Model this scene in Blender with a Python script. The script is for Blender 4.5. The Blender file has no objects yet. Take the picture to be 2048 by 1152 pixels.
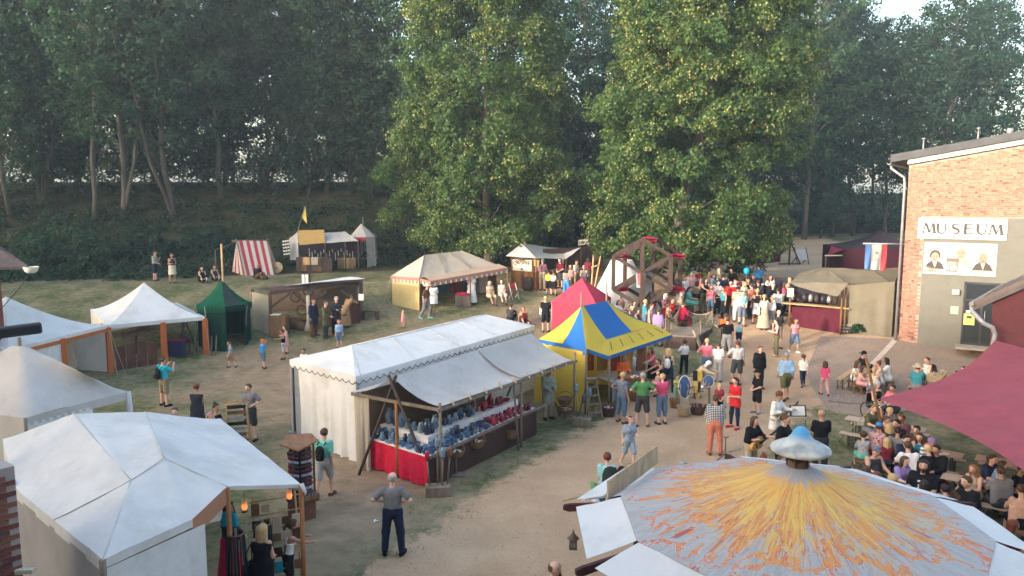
import bpy, math, random
import numpy as np
from mathutils import Vector, Matrix
R = math.radians
scene = bpy.context.scene
C = scene.collection
random.seed(7); rng = np.random.default_rng(7)

# ------------------------------------------------------------------ camera
CAMZ = 7.6; PITCH = R(7.0); FPX = 1550.0
cam_d = bpy.data.cameras.new('camera'); cam = bpy.data.objects.new('camera', cam_d); C.objects.link(cam)
cam.location = (0, 0, CAMZ); cam.rotation_euler = (R(90) - PITCH, 0, 0)
cam_d.sensor_width = 36; cam_d.lens = 36 * FPX / 2048; cam_d.clip_start = 0.05; cam_d.clip_end = 3000
scene.camera = cam
# ------------------------------------------------------------------ sky, sun, exposure
SUN_EL = R(11.0); SUN_DIR = Vector((-0.82, -0.57, 0)).normalized()      # horizontal direction towards the sun
world = bpy.data.worlds.new('World'); scene.world = world; world.use_nodes = True
wn = world.node_tree; bg = wn.nodes['Background']
sky = wn.nodes.new('ShaderNodeTexSky'); sky.sky_type = 'NISHITA'; sky.sun_disc = False
sky.sun_elevation = R(11.0); sky.sun_rotation = math.atan2(SUN_DIR.x, SUN_DIR.y)
sky.air_density = 1.0; sky.dust_density = 3.0; sky.ozone_density = 0.6
wn.links.new(sky.outputs['Color'], bg.inputs['Color']); bg.inputs['Strength'].default_value = 0.15
sun_d = bpy.data.lights.new('sun', 'SUN'); sun_d.energy = 1.25; sun_d.angle = R(2.5); sun_d.color = (1.0, 0.91, 0.82)
sun = bpy.data.objects.new('sun', sun_d); C.objects.link(sun)
sv = Vector((SUN_DIR.x * math.cos(SUN_EL), SUN_DIR.y * math.cos(SUN_EL), math.sin(SUN_EL)))
sun.rotation_euler = sv.to_track_quat('Z', 'Y').to_euler(); sun.location = (-40, -30, 40)
vs = scene.view_settings
vs.view_transform = 'Standard'; vs.look = 'None'; vs.exposure = 2.5; vs.gamma = 1.0; vs.use_curve_mapping = False

# ------------------------------------------------------------------ terrain height and picture-to-place helpers
def sstep(t):
    t = np.clip(t, 0, 1); return t * t * (3 - 2 * t)
BX = [-200, -60, -25, -12, 0, 8, 16, 26, 60, 200]
BY = [30, 42, 47, 50, 54, 62, 76, 84, 88, 90]
def height(x, y):
    z = 2.4 * sstep((y - 29) / 17) + 0.02 * np.clip(y - 46, 0, 40)
    t = y - np.interp(x, BX, BY)
    return z + 5.6 * sstep(t / 17) * (1 - 0.25 * sstep((x - 10) / 20))
def hz(x, y): return float(height(np.float64(x), np.float64(y)))
def ray(px, py):
    xc = (px - 1024) / FPX; yc = (576 - py) / FPX
    return Vector((xc, math.cos(PITCH) + yc * math.sin(PITCH), -math.sin(PITCH) + yc * math.cos(PITCH)))
def W(px, py, z):                       # the point of height z seen at a pixel
    d = ray(px, py); t = (z - CAMZ) / d.z
    return Vector((d.x * t, d.y * t, z))
def P(px, py, y):                       # the point at distance y seen at a pixel
    d = ray(px, py); t = y / d.y
    return Vector((d.x * t, y, CAMZ + d.z * t))
def G(px, py):                          # the ground point seen at a pixel
    d = ray(px, py); t = 5.0
    while t < 400:
        if CAMZ + d.z * t <= hz(d.x * t, d.y * t): break
        t += 0.25
    a, b = t - 0.25, t
    for _ in range(14):
        m = (a + b) / 2
        if CAMZ + d.z * m <= hz(d.x * m, d.y * m): b = m
        else: a = m
    return Vector((d.x * b, d.y * b, hz(d.x * b, d.y * b)))
def zrow(p, py):                        # height over p at which a vertical meets a picture row
    yc = (576 - py) / FPX
    return CAMZ + p.y * (yc * math.cos(PITCH) - math.sin(PITCH)) / (math.cos(PITCH) + yc * math.sin(PITCH))

# ------------------------------------------------------------------ materials
def _nodes(name):
    m = bpy.data.materials.new(name); m.use_nodes = True
    nt = m.node_tree; b = nt.nodes['Principled BSDF']
    return m, nt, b
def N(nt, typ, **kw):
    n = nt.nodes.new(typ)
    for k, v in kw.items():
        if k in n.inputs.keys(): n.inputs[k].default_value = v
        else: setattr(n, k, v)
    return n
def mixcol(nt, a, b, fac):
    m = nt.nodes.new('ShaderNodeMix'); m.data_type = 'RGBA'
    for i, v in ((0, fac), (6, a), (7, b)):
        if isinstance(v, (tuple, list)): m.inputs[i].default_value = (*v[:3], 1)
        elif isinstance(v, (int, float)): m.inputs[i].default_value = v
        else: nt.links.new(v, m.inputs[i])
    return m.outputs[2]
def ramp(nt, src, p0, p1, c0=(0, 0, 0, 1), c1=(1, 1, 1, 1)):
    r = nt.nodes.new('ShaderNodeValToRGB'); e = r.color_ramp.elements
    e[0].position = p0; e[1].position = p1; e[0].color = c0; e[1].color = c1
    nt.links.new(src, r.inputs[0]); return r.outputs[0]
MC = {}
def mat(name, col, rough=0.85, var=0.25, scale=3.0, bump=0.15, bscale=None, dirt=None, dscale=0.7, metal=0.0, trans=0.0, spec=0.3, island=0.0, stretch=None):
    """noise-mottled surface; dirt = a second colour in patches; island = brightness change from piece to piece"""
    if name in MC: return MC[name]
    m, nt, b = _nodes(name); L = nt.links.new
    tc = N(nt, 'ShaderNodeTexCoord'); co = tc.outputs['Object']
    if stretch:
        mp = N(nt, 'ShaderNodeMapping'); mp.inputs['Scale'].default_value = stretch; L(co, mp.inputs[0]); co = mp.outputs[0]
    n1 = N(nt, 'ShaderNodeTexNoise', Scale=scale, Detail=6.0, Roughness=0.65); L(co, n1.inputs['Vector'])
    lo = tuple(c * (1 - var) for c in col); hi = tuple(min(1, c * (1 + var)) for c in col)
    c = mixcol(nt, lo, hi, ramp(nt, n1.outputs[0], 0.3, 0.7))
    if dirt:
        n2 = N(nt, 'ShaderNodeTexNoise', Scale=dscale, Detail=5.0, Roughness=0.7); L(co, n2.inputs['Vector'])
        c = mixcol(nt, c, dirt, ramp(nt, n2.outputs[0], 0.48, 0.72, c1=(0.8, 0.8, 0.8, 1)))
    if island:
        g = N(nt, 'ShaderNodeNewGeometry'); mm = N(nt, 'ShaderNodeMath', operation='MULTIPLY_ADD')
        L(g.outputs['Random Per Island'], mm.inputs[0]); mm.inputs[1].default_value = 2 * island; mm.inputs[2].default_value = 1 - island
        hs = N(nt, 'ShaderNodeHueSaturation'); L(mm.outputs[0], hs.inputs['Value']); L(c, hs.inputs['Color']); c = hs.outputs[0]
    L(c, b.inputs['Base Color']); b.inputs['Roughness'].default_value = rough; b.inputs['Metallic'].default_value = metal
    b.inputs['Specular IOR Level'].default_value = spec
    if bump:
        n3 = N(nt, 'ShaderNodeTexNoise', Scale=bscale or scale * 6, Detail=4.0); L(co, n3.inputs['Vector'])
        bp = N(nt, 'ShaderNodeBump', Strength=bump, Distance=0.02); L(n3.outputs[0], bp.inputs['Height']); L(bp.outputs[0], b.inputs['Normal'])
    if trans:
        tr = N(nt, 'ShaderNodeBsdfTranslucent'); L(c, tr.inputs['Color'])
        mx = N(nt, 'ShaderNodeMixShader', Fac=trans); L(b.outputs[0], mx.inputs[1]); L(tr.outputs[0], mx.inputs[2])
        L(mx.outputs[0], nt.nodes['Material Output'].inputs[0])
    MC[name] = m; return m
def canvas(name, col, dirt=None, trans=0.25, var=0.08): 
    return mat(name, col, rough=0.9, var=var, scale=1.3, bump=0.95, bscale=4, dirt=dirt, dscale=0.9, trans=trans, spec=0.1)
def wood(name, col, var=0.35): 
    return mat(name, col, rough=0.8, var=var, scale=5, bump=0.3, bscale=40, spec=0.2, stretch=(1, 1, 0.25))
def cloth(col):
    k = 'cloth_%02x%02x%02x' % tuple(int(255 * min(1, c)) for c in col)
    return mat(k, col, rough=0.92, var=0.16, scale=6, bump=0.75, bscale=10, spec=0.08)

# ------------------------------------------------------------------ mesh builder
def xform(loc=(0, 0, 0), rz=0, rx=0, ry=0):
    return Matrix.Translation(loc) @ Matrix.Rotation(rz, 4, 'Z') @ Matrix.Rotation(rx, 4, 'X') @ Matrix.Rotation(ry, 4, 'Y')
class MB:
    def __init__(s): s.v = []; s.f = []; s.mi = []; s.sm = []
    def add(s, vs, fs, mi=0, M=None, smooth=False):
        o = len(s.v)
        for p in vs:
            p = Vector(p); s.v.append(M @ p if M else p)
        for q in fs: s.f.append([o + i for i in q]); s.mi.append(mi); s.sm.append(smooth)
        return s
    def box(s, c, d, M=None, mi=0):         # centre, full size
        x, y, z = (k / 2 for k in d); c = Vector(c)
        vs = [c + Vector((a * x, b * y, e * z)) for a in (-1, 1) for b in (-1, 1) for e in (-1, 1)]
        return s.add(vs, [(0, 1, 3, 2), (4, 6, 7, 5), (0, 4, 5, 1), (2, 3, 7, 6), (0, 2, 6, 4), (1, 5, 7, 3)], mi, M)
    def beam(s, a, b, w, h=None, mi=0, up=(0, 0, 1)):      # box from a to b
        a = Vector(a); b = Vector(b); h = h or w; d = (b - a).normalized(); u = Vector(up)
        if abs(d.dot(u)) > 0.97: u = Vector((1, 0, 0))
        r = d.cross(u).normalized() * w / 2; u = r.cross(d).normalized() * h / 2
        vs = [p + i * r + j * u for p in (a, b) for i, j in ((-1, -1), (1, -1), (1, 1), (-1, 1))]
        return s.add(vs, [(0, 3, 2, 1), (4, 5, 6, 7), (0, 1, 5, 4), (1, 2, 6, 5), (2, 3, 7, 6), (3, 0, 4, 7)], mi)
    def tube(s, pts, rad, n=6, mi=0, cap=True, smooth=True):
        pts = [Vector(p) for p in pts]
        if isinstance(rad, (int, float)): rad = [rad] * len(pts)
        o = len(s.v); pu = None
        for i, p in enumerate(pts):
            d = (pts[min(i + 1, len(pts) - 1)] - pts[max(i - 1, 0)]).normalized()
            if pu is None: pu = Vector((0, 0, 1)) if abs(d.z) < 0.9 else Vector((1, 0, 0))
            r = d.cross(pu).normalized(); u = r.cross(d).normalized(); pu = u
            for k in range(n):
                a = 2 * math.pi * k / n; s.v.append(p + (r * math.cos(a) + u * math.sin(a)) * rad[i])
        for i in range(len(pts) - 1):
            for k in range(n):
                k2 = (k + 1) % n; s.f.append([o + i * n + k, o + i * n + k2, o + (i + 1) * n + k2, o + (i + 1) * n + k]); s.mi.append(mi); s.sm.append(smooth)
        if cap:
            s.f.append([o + k for k in range(n)][::-1]); s.mi.append(mi); s.sm.append(False)
            s.f.append([o + (len(pts) - 1) * n + k for k in range(n)]); s.mi.append(mi); s.sm.append(False)
        return s
    def lathe(s, prof, n=12, M=None, mi=0, smooth=True, arc=(0, 2 * math.pi), sx=1, sy=1):
        full = abs(arc[1] - arc[0] - 2 * math.pi) < 1e-6; m = n if full else n + 1
        vs = []; fs = []
        for r, z in prof:
            for k in range(m):
                a = arc[0] + (arc[1] - arc[0]) * k / n; vs.append((r * math.cos(a) * sx, r * math.sin(a) * sy, z))
        for i in range(len(prof) - 1):
            for k in range(n):
                k2 = (k + 1) % m; fs.append((i * m + k, i * m + k2, (i + 1) * m + k2, (i + 1) * m + k))
        return s.add(vs, fs, mi, M, smooth)
    def poly(s, pts, mi=0, M=None): return s.add(pts, [tuple(range(len(pts)))], mi, M)
    def prism(s, pts, d, mi=0, M=None):     # polygon pushed along vector d
        n = len(pts); pts = [Vector(p) for p in pts]; d = Vector(d)
        return s.add(pts + [p + d for p in pts], [tuple(range(n))[::-1], tuple(range(n, 2 * n))] + [(i, (i + 1) % n, n + (i + 1) % n, n + i) for i in range(n)], mi, M)
    def patch(s, A, B, Cc, D, nu=10, nv=10, sag=0.0, fn=None, mi=0, wr=0.0, edge=0.0):
        """cloth between four corners A-B (u) and D-C; sag hangs the middle, edge lets the borders hang, wr = wrinkles"""
        A, B, Cc, D = map(Vector, (A, B, Cc, D)); o = len(s.v)
        sd = random.uniform(0, 50)
        nrm = (B - A).cross(D - A).normalized()
        for j in range(nv + 1):
            v = j / nv
            for i in range(nu + 1):
                u = i / nu
                p = A * (1 - u) * (1 - v) + B * u * (1 - v) + Cc * u * v + D * (1 - u) * v
                p = p - Vector((0, 0, 1)) * (sag * 16 * u * (1 - u) * v * (1 - v))
                if edge: p.z -= edge * 4 * u * (1 - u) * (1 - min(1, 4 * v * (1 - v))) * (1 if v > .5 else 0)
                if wr: p = p + nrm * wr * (math.sin(7 * u + 3 * v + sd) * .5 + math.sin(15 * u - 9 * v + 2 * sd) * .3 + math.sin(23 * v + 5 * u + sd) * .3)
                if fn: p = fn(u, v, p)
                s.v.append(p)
        for j in range(nv):
            for i in range(nu):
                a = o + j * (nu + 1) + i; s.f.append([a, a + 1, a + nu + 2, a + nu + 1]); s.sm.append(True)
                s.mi.append(mi(i / nu, j / nv) if callable(mi) else mi)
        return s
    def mesh(s, name):
        me = bpy.data.meshes.new(name); me.from_pydata([tuple(v) for v in s.v], [], s.f)
        me.polygons.foreach_set('material_index', s.mi); me.polygons.foreach_set('use_smooth', s.sm)
        return me
    def weld(s, it=3, dist=.03, wr=.012):                # joins cloth patches along their borders and eases the creases
        import bmesh
        bm = bmesh.new(); vs = [bm.verts.new(v) for v in s.v]
        for f in s.f:
            try: bm.faces.new([vs[i] for i in f])
            except ValueError: pass
        bmesh.ops.remove_doubles(bm, verts=bm.verts[:], dist=dist)
        for _ in range(it): bmesh.ops.smooth_vert(bm, verts=[v for v in bm.verts if not v.is_boundary], factor=.5, use_axis_x=True, use_axis_y=True, use_axis_z=True)
        for v in bm.verts: x, y = v.co.x, v.co.y; v.co.z += wr * (math.sin(3.1 * x + 1.3 * y) + .7 * math.sin(5.7 * y - 2.2 * x) + .5 * math.sin(11 * x + 7 * y))
        bmesh.ops.recalc_face_normals(bm, faces=bm.faces[:]); bm.verts.index_update(); s.v = [v.co.copy() for v in bm.verts]; s.f = [[v.index for v in f.verts] for f in bm.faces]; s.mi = [0] * len(s.f); s.sm = [True] * len(s.f); bm.free(); return s
    def build(s, name, mats, parent=None, world=False, bevel=0.0):
        """ONE mesh object; world=True when the points are world points of a parent that is only moved"""
        if world and parent is not None:
            o = parent.location; q = parent.parent
            while q is not None: o = o + q.location; q = q.parent
            s.v = [v - o for v in s.v]
        me = s.mesh(name)
        for m in (mats if isinstance(mats, (list, tuple)) else [mats]): me.materials.append(m)
        ob = bpy.data.objects.new(name, me); C.objects.link(ob); ob.parent = parent
        if bevel:
            b = ob.modifiers.new('b', 'BEVEL'); b.width = bevel; b.segments = 1; b.limit_method = 'ANGLE'
        return ob
def tag(o, label=None, cat=None, group=None, kind=None):
    for k, v in (('label', label), ('category', cat), ('group', group), ('kind', kind)):
        if v: o[k] = v
    return o
def thing(name, label, cat, loc=(0, 0, 0), rz=0, group=None):
    o = bpy.data.objects.new(name, None); C.objects.link(o); o.location = loc; o.rotation_euler = (0, 0, rz); o.empty_display_size = 0.2
    return tag(o, label, cat, group)
def part(name, me, mats, parent, loc=(0, 0, 0), rot=(0, 0, 0), sc=None):
    """an object of a shared mesh; its materials sit on the object"""
    ob = bpy.data.objects.new(name, me); C.objects.link(ob); ob.parent = parent; ob.location = loc; ob.rotation_euler = rot
    if sc: ob.scale = sc if isinstance(sc, (tuple, list)) else (sc,) * 3
    if mats:
        mats = mats if isinstance(mats, (list, tuple)) else [mats]
        while len(me.materials) < len(mats): me.materials.append(None)
        for i, m in enumerate(mats): ob.material_slots[i].link = 'OBJECT'; ob.material_slots[i].material = m
    return ob
def copy_tree(o, parent=None):
    c = o.copy(); C.objects.link(c); c.parent = parent
    for ch in list(o.children): copy_tree(ch, c)
    return c
def text_mesh(txt, size, extrude=0.004, **kw):
    cu = bpy.data.curves.new('t', 'FONT'); cu.body = txt; cu.size = size; cu.extrude = extrude; cu.align_x = 'CENTER'; cu.align_y = 'CENTER'
    for k, v in kw.items(): setattr(cu, k, v)
    ob = bpy.data.objects.new('t', cu); C.objects.link(ob)
    bpy.context.view_layer.update()
    me = bpy.data.meshes.new_from_object(ob.evaluated_get(bpy.context.evaluated_depsgraph_get()))
    bpy.data.objects.remove(ob); return me
# ================================================================== ground
def inpoly(x, y, poly):
    ins = np.zeros(x.shape, bool); n = len(poly)
    for i in range(n):
        x1, y1 = poly[i]; x2, y2 = poly[(i + 1) % n]
        if y1 == y2: continue
        c = ((y1 > y) != (y2 > y)) & (x < (x2 - x1) * (y - y1) / (y2 - y1) + x1); ins ^= c
    return ins
def polydist(x, y, poly):
    d = np.full(x.shape, 1e9); n = len(poly)
    for i in range(n):
        x1, y1 = poly[i]; x2, y2 = poly[(i + 1) % n]; dx, dy = x2 - x1, y2 - y1
        t = np.clip(((x - x1) * dx + (y - y1) * dy) / (dx * dx + dy * dy + 1e-9), 0, 1)
        d = np.minimum(d, np.hypot(x - x1 - t * dx, y - y1 - t * dy))
    return np.where(inpoly(x, y, poly), d, -d)
SAND = [(300, 1500), (560, 1300), (720, 1152), (830, 1075), (940, 1005), (1040, 935), (1120, 885), (1200, 845), (1270, 800), (1350, 765), (1430, 735), (1450, 690), (1440, 650),
        (1380, 612), (1280, 590), (1150, 590), (1030, 580), (1060, 560), (1200, 545), (1340, 525), (1375, 500), (1390, 482), (1640, 472), (1740, 500), (1800, 600), (1850, 700),
        (1720, 835), (1640, 810), (1570, 860), (1480, 960), (1420, 1152), (1500, 1500)]
sand_xy = [(G(a, b).x, G(a, b).y) for a, b in SAND]
WORN = [(250, 860), (420, 700), (640, 690), (900, 640), (1100, 600), (1200, 600), (1120, 700), (900, 1010), (700, 1152), (480, 1152), (560, 900), (420, 800)]
worn_xy = [(G(a, b).x, G(a, b).y) for a, b in WORN]
def axis(segs):
    out = [segs[0][0]]
    for a, b, st in segs: out += list(np.linspace(a, b, max(1, int(round((b - a) / st))) + 1)[1:])
    return np.array(out)
gx = axis([(-420, -60, 20), (-60, -28, 2), (-28, 26, 0.45), (26, 60, 2), (60, 420, 20)])
gy = axis([(-200, -10, 15), (-10, 6, 2), (6, 50, 0.45), (50, 92, 1.0), (92, 600, 25)])
X, Y = np.meshgrid(gx, gy); Z = height(X, Y)
far = np.hypot(X, Y - 40) > 90
bump = 0.012 * np.sin(X * 1.7 + 1.3 * np.sin(Y * .9)) * np.sin(Y * 1.9 + X * .4)
nxg, nyg = len(gx), len(gy)
V = np.stack([X, Y, Z], -1).reshape(-1, 3)
idx = np.arange(nxg * nyg).reshape(nyg, nxg)
F = np.stack([idx[:-1, :-1], idx[:-1, 1:], idx[1:, 1:], idx[1:, :-1]], -1).reshape(-1, 4)
def np_mesh(name, V, F, smooth=False):
    me = bpy.data.meshes.new(name); nv, nf, k = len(V), len(F), F.shape[1]
    me.vertices.add(nv); me.vertices.foreach_set('co', V.astype(np.float32).ravel())
    me.loops.add(nf * k); me.loops.foreach_set('vertex_index', F.astype(np.int32).ravel())
    me.polygons.add(nf); me.polygons.foreach_set('loop_start', np.arange(0, nf * k, k, dtype=np.int32))
    if smooth: me.polygons.foreach_set('use_smooth', np.ones(nf, bool))
    me.update(calc_edges=True); return me
me = np_mesh('ground', V, F, True)
def vattr(me, name, arr):
    a = me.attributes.new(name, 'FLOAT', 'POINT'); a.data.foreach_set('value', arr.astype(np.float32).ravel())
sd = polydist(X, Y, sand_xy); wd = polydist(X, Y, worn_xy)
vattr(me, 'sand', np.clip(sd / 1.8 + 0.5, 0, 1)); vattr(me, 'worn', np.clip(wd / 3.0 + 0.5, 0, 1))
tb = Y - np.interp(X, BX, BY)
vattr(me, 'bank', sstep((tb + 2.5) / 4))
m, nt, b = _nodes('ground_soil'); L = nt.links.new
tc = N(nt, 'ShaderNodeTexCoord'); co = tc.outputs['Object']
def nz(s, d=6.0, r=0.65):
    n = N(nt, 'ShaderNodeTexNoise', Scale=s, Detail=d, Roughness=r); L(co, n.inputs['Vector']); return n.outputs[0]
def at(nm):
    a = N(nt, 'ShaderNodeAttribute'); a.attribute_name = nm; return a.outputs['Fac']
def mth(op, a, b_):
    n = N(nt, 'ShaderNodeMath', operation=op)
    for i, v in enumerate((a, b_)):
        if isinstance(v, (int, float)): n.inputs[i].default_value = v
        else: L(v, n.inputs[i])
    return n.outputs[0]
grass = mixcol(nt, (0.085, 0.105, 0.045), (0.29, 0.235, 0.145), ramp(nt, mth('ADD', mth('MULTIPLY', nz(0.5), 0.7), mth('MULTIPLY', nz(4.0), 0.35)), 0.42, 0.62))
fine = nz(38, 3)
grass = mixcol(nt, mixcol(nt, grass, (0.05, 0.06, 0.02), 0.35), grass, ramp(nt, fine, 0.35, 0.6))
dirt = mixcol(nt, (0.22, 0.155, 0.10), (0.38, 0.275, 0.18), ramp(nt, nz(1.3), 0.3, 0.7))
sandc = mixcol(nt, (0.40, 0.265, 0.165), (0.54, 0.375, 0.245), ramp(nt, nz(0.6, 8), 0.3, 0.7))
sandc = mixcol(nt, mixcol(nt, sandc, (0.2, 0.14, 0.09), 0.4), sandc, ramp(nt, nz(14, 5, .75), 0.3, 0.52))
w = ramp(nt, mth('ADD', mth('MULTIPLY', at('worn'), 0.42), mth('MULTIPLY', nz(0.9), 0.75)), 0.52, 0.78)
c = mixcol(nt, grass, dirt, w)
sfac = ramp(nt, mth('ADD', at('sand'), mth('MULTIPLY', mth('SUBTRACT', nz(1.1, 8, 0.75), 0.5), 1.5)), 0.42, 0.62)
c = mixcol(nt, c, sandc, sfac)
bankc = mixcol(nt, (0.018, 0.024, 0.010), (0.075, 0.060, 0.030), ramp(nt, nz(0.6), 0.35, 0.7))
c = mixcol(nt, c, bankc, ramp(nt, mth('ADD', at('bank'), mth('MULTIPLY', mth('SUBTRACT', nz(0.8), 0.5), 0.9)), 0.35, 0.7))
L(c, b.inputs['Base Color']); b.inputs['Roughness'].default_value = 0.95; b.inputs['Specular IOR Level'].default_value = 0.1
bp = N(nt, 'ShaderNodeBump', Strength=0.5, Distance=0.05)
L(mth('ADD', mth('MULTIPLY', nz(3.0), 1.0), mth('MULTIPLY', fine, 0.4)), bp.inputs['Height']); L(bp.outputs[0], b.inputs['Normal'])
me.materials.append(m)
ground = bpy.data.objects.new('ground', me); C.objects.link(ground); tag(ground, kind='structure')

# short grass blades and weeds standing out of the lawn
def grass_tufts():
    n = 26000
    x = rng.uniform(-24, 4, n); y = 10 + 42 * rng.random(n) ** 1.3
    k2 = 6000; x[:k2] = rng.uniform(2, 18, k2); y[:k2] = rng.uniform(14, 34, k2)
    keep = (polydist(x, y, sand_xy) < 0.5) & (rng.random(n) < np.clip(0.35 + 0.5 * np.sin(x * .8 + np.sin(y * .7) * 2) * np.sin(y * .6 + 1), 0.04, 1)) & (np.abs(x) < y * 0.75 + 1)
    x, y = x[keep], y[keep]; k = len(x)
    base = np.stack([x, y, height(x, y) - 0.005], -1); V = []; 
    for j in range(4):
        off = rng.normal(0, 0.05, (k, 3)); off[:, 2] = 0; a = rng.uniform(0, 6.28, k); h = rng.uniform(0.03, 0.08, k)
        w = np.stack([np.cos(a) * .006, np.sin(a) * .006, 0 * a], -1); lean = rng.normal(0, 0.03, (k, 3)); lean[:, 2] = h
        b0 = base + off; V.append(np.stack([b0 - w, b0 + w, b0 + lean], 1))
    V = np.concatenate(V).reshape(-1, 3); F = np.arange(len(V)).reshape(-1, 3)
    me = np_mesh('grass', V, F); me.materials.append(mat('grass_blade', (0.12, 0.14, 0.045), var=0.3, bump=0, island=0.4, trans=0.3))
    o = bpy.data.objects.new('grass', me); C.objects.link(o); tag(o, 'short dry grass tufts on the worn lawn', 'grass', kind='stuff')
grass_tufts()
def gravel():
    n = 16000; x = rng.uniform(-6, 20, n); y = 9 + 32 * rng.random(n) ** 1.2; k = (polydist(x, y, sand_xy) > -.4) & (np.abs(x) < y * .72); x, y = x[k], y[k]; n = len(x)
    b0 = np.stack([x, y, height(x, y)], -1); r = rng.uniform(.008, .03, n)[:, None]; a = rng.uniform(0, 6.28, n)
    ring = [b0 + r * np.stack([np.cos(a + q), np.sin(a + q), -.1 + 0 * a], -1) for q in (0, 2.1, 4.2)]; top = b0 + r * np.stack([rng.normal(0, .3, n), rng.normal(0, .3, n), np.full(n, .7)], -1)
    V = np.stack(ring + [top], 1).reshape(-1, 3); i = np.arange(n)[:, None] * 4; F = np.concatenate([i + np.array([[0, 1, 3]]), i + np.array([[1, 2, 3]]), i + np.array([[2, 0, 3]])])
    me = np_mesh('gravel', V, F); me.materials.append(mat('pebble', (.34, .25, .17), var=.3, bump=0, island=.45)); o = bpy.data.objects.new('gravel', me); C.objects.link(o); tag(o, 'small stones and crumbs of earth on the sand path', 'gravel', kind='stuff')
gravel()

# paved forecourt in front of the museum, one sheet a little above the soil, with a pale drain line across it
def sheet(name, pxpoly, material, lift, st=0.5, world_pts=None):
    poly = world_pts or [(G(a, b_).x, G(a, b_).y) for a, b_ in pxpoly]
    import bmesh
    bm = bmesh.new(); vs = [bm.verts.new((x, y, 0)) for x, y in poly]; bm.faces.new(vs)
    xs = [p[0] for p in poly]; ys = [p[1] for p in poly]
    for ax, lo, hi in ((0, min(xs), max(xs)), (1, min(ys), max(ys))):
        k = math.ceil(lo / st) * st
        while k < hi:
            nrm = (1, 0, 0) if ax == 0 else (0, 1, 0); pt = (k, 0, 0) if ax == 0 else (0, k, 0)
            bmesh.ops.bisect_plane(bm, geom=bm.verts[:] + bm.edges[:] + bm.faces[:], plane_co=pt, plane_no=nrm); k += st
    for v in bm.verts: v.co.z = hz(v.co.x, v.co.y) + lift
    bmesh.ops.recalc_face_normals(bm, faces=bm.faces[:])
    me = bpy.data.meshes.new(name); bm.to_mesh(me); bm.free(); me.materials.append(material)
    if me.polygons[0].normal.z < 0: me.flip_normals()
    o = bpy.data.objects.new(name, me); C.objects.link(o); return tag(o, kind='structure')
m, nt, b = _nodes('paver_blocks'); L = nt.links.new
tc = N(nt, 'ShaderNodeTexCoord'); co = tc.outputs['Object']
mp = N(nt, 'ShaderNodeMapping'); mp.inputs['Rotation'].default_value = (0, 0, R(-32)); L(co, mp.inputs[0])
br = N(nt, 'ShaderNodeTexBrick', Scale=1.0); L(mp.outputs[0], br.inputs['Vector'])
for k, v in (('Color1', (0.34, 0.245, 0.19, 1)), ('Color2', (0.27, 0.20, 0.16, 1)), ('Mortar', (0.16, 0.125, 0.10, 1)), ('Mortar Size', 0.012), ('Brick Width', 0.21), ('Row Height', 0.105)): br.inputs[k].default_value = v
n1 = N(nt, 'ShaderNodeTexNoise', Scale=0.8, Detail=7.0); L(co, n1.inputs['Vector'])
c = mixcol(nt, br.outputs[0], (0.36, 0.27, 0.19), ramp(nt, n1.outputs[0], 0.4, 0.75, c1=(0.7, 0.7, 0.7, 1)))
L(c, b.inputs['Base Color']); b.inputs['Roughness'].default_value = 0.9
bp = N(nt, 'ShaderNodeBump', Strength=0.4, Distance=0.01); L(br.outputs[1], bp.inputs['Height']); bp.invert = True; L(bp.outputs[0], b.inputs['Normal'])
sheet('paving', [(1640, 672), (1796, 678), (2048, 706), (2300, 740), (2300, 800), (2000, 800), (1715, 832), (1652, 818), (1610, 745)], m, 0.006)
a = G(1791, 679); b_ = G(1690, 775); dv = (b_ - a).normalized(); sv_ = Vector((-dv.y, dv.x, 0)) * 0.11
sheet('drain_line', None, mat('drain_stone', (0.5, 0.43, 0.36), var=0.15), 0.012, world_pts=[((a + sv_).x, (a + sv_).y), ((b_ + sv_).x, (b_ + sv_).y), ((b_ - sv_).x, (b_ - sv_).y), ((a - sv_).x, (a - sv_).y)])
# ================================================================== museum
M_ = lambda *a, **k: mat(*a, **k)
mortar = mat('mortar', (0.40, 0.30, 0.25), var=0.2, scale=6)
BRICKS = [mat('brick_%s' % n, c, var=0.22, scale=9, bump=0.4, bscale=40) for n, c in
          (('red', (0.34, 0.17, 0.12)), ('orange', (0.37, 0.195, 0.14)), ('pale', (0.39, 0.22, 0.16)), ('rust', (0.32, 0.15, 0.105)), ('dark', (0.19, 0.10, 0.075)))]
brick_mix = mat('brick_mixed', (0.41, 0.19, 0.105), var=0.22, scale=9, bump=0.4, bscale=40, island=0.25)
plaster = mat('olive_plaster', (0.165, 0.16, 0.135), var=0.08, scale=2, bump=0.15, bscale=60)
roofing = mat('roof_felt', (0.075, 0.078, 0.085), var=0.2, scale=2)
offwhite = mat('offwhite_paint', (0.74, 0.70, 0.62), var=0.06)
zinc = mat('zinc_pipe', (0.34, 0.33, 0.33), rough=0.5, metal=0.5, var=0.15)
darkmetal = mat('dark_metal', (0.05, 0.05, 0.055), rough=0.45, metal=0.3)
glassd = mat('door_glass', (0.03, 0.035, 0.04), rough=0.08, var=0.1, bump=0, spec=0.8)
KM = G(1797, 680); AM = R(-32)
mus = thing('museum_building', 'brick museum with olive plaster panel, grey felt roof and large sign', 'building', KM, AM)
uM = Vector((math.cos(AM), math.sin(AM), 0)); nM = Vector((math.sin(AM), -math.cos(AM), 0))     # along the wall, outwards
def onwall(px, py, K=KM, u=uM, n=nM):
    d = ray(px, py); o = Vector((0, 0, CAMZ)); t = (K - o).dot(n) / d.dot(n); p = o + d * t - K
    return p.dot(u), p.z
LM = 13.0; DM = 11.0
x0, h0 = onwall(1812, 334); x1, h1 = onwall(2048, 293); slope = (h1 - h0) / (x1 - x0); h00 = h0 - slope * x0 + 0.30
hR = lambda x: h00 + slope * x
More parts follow.
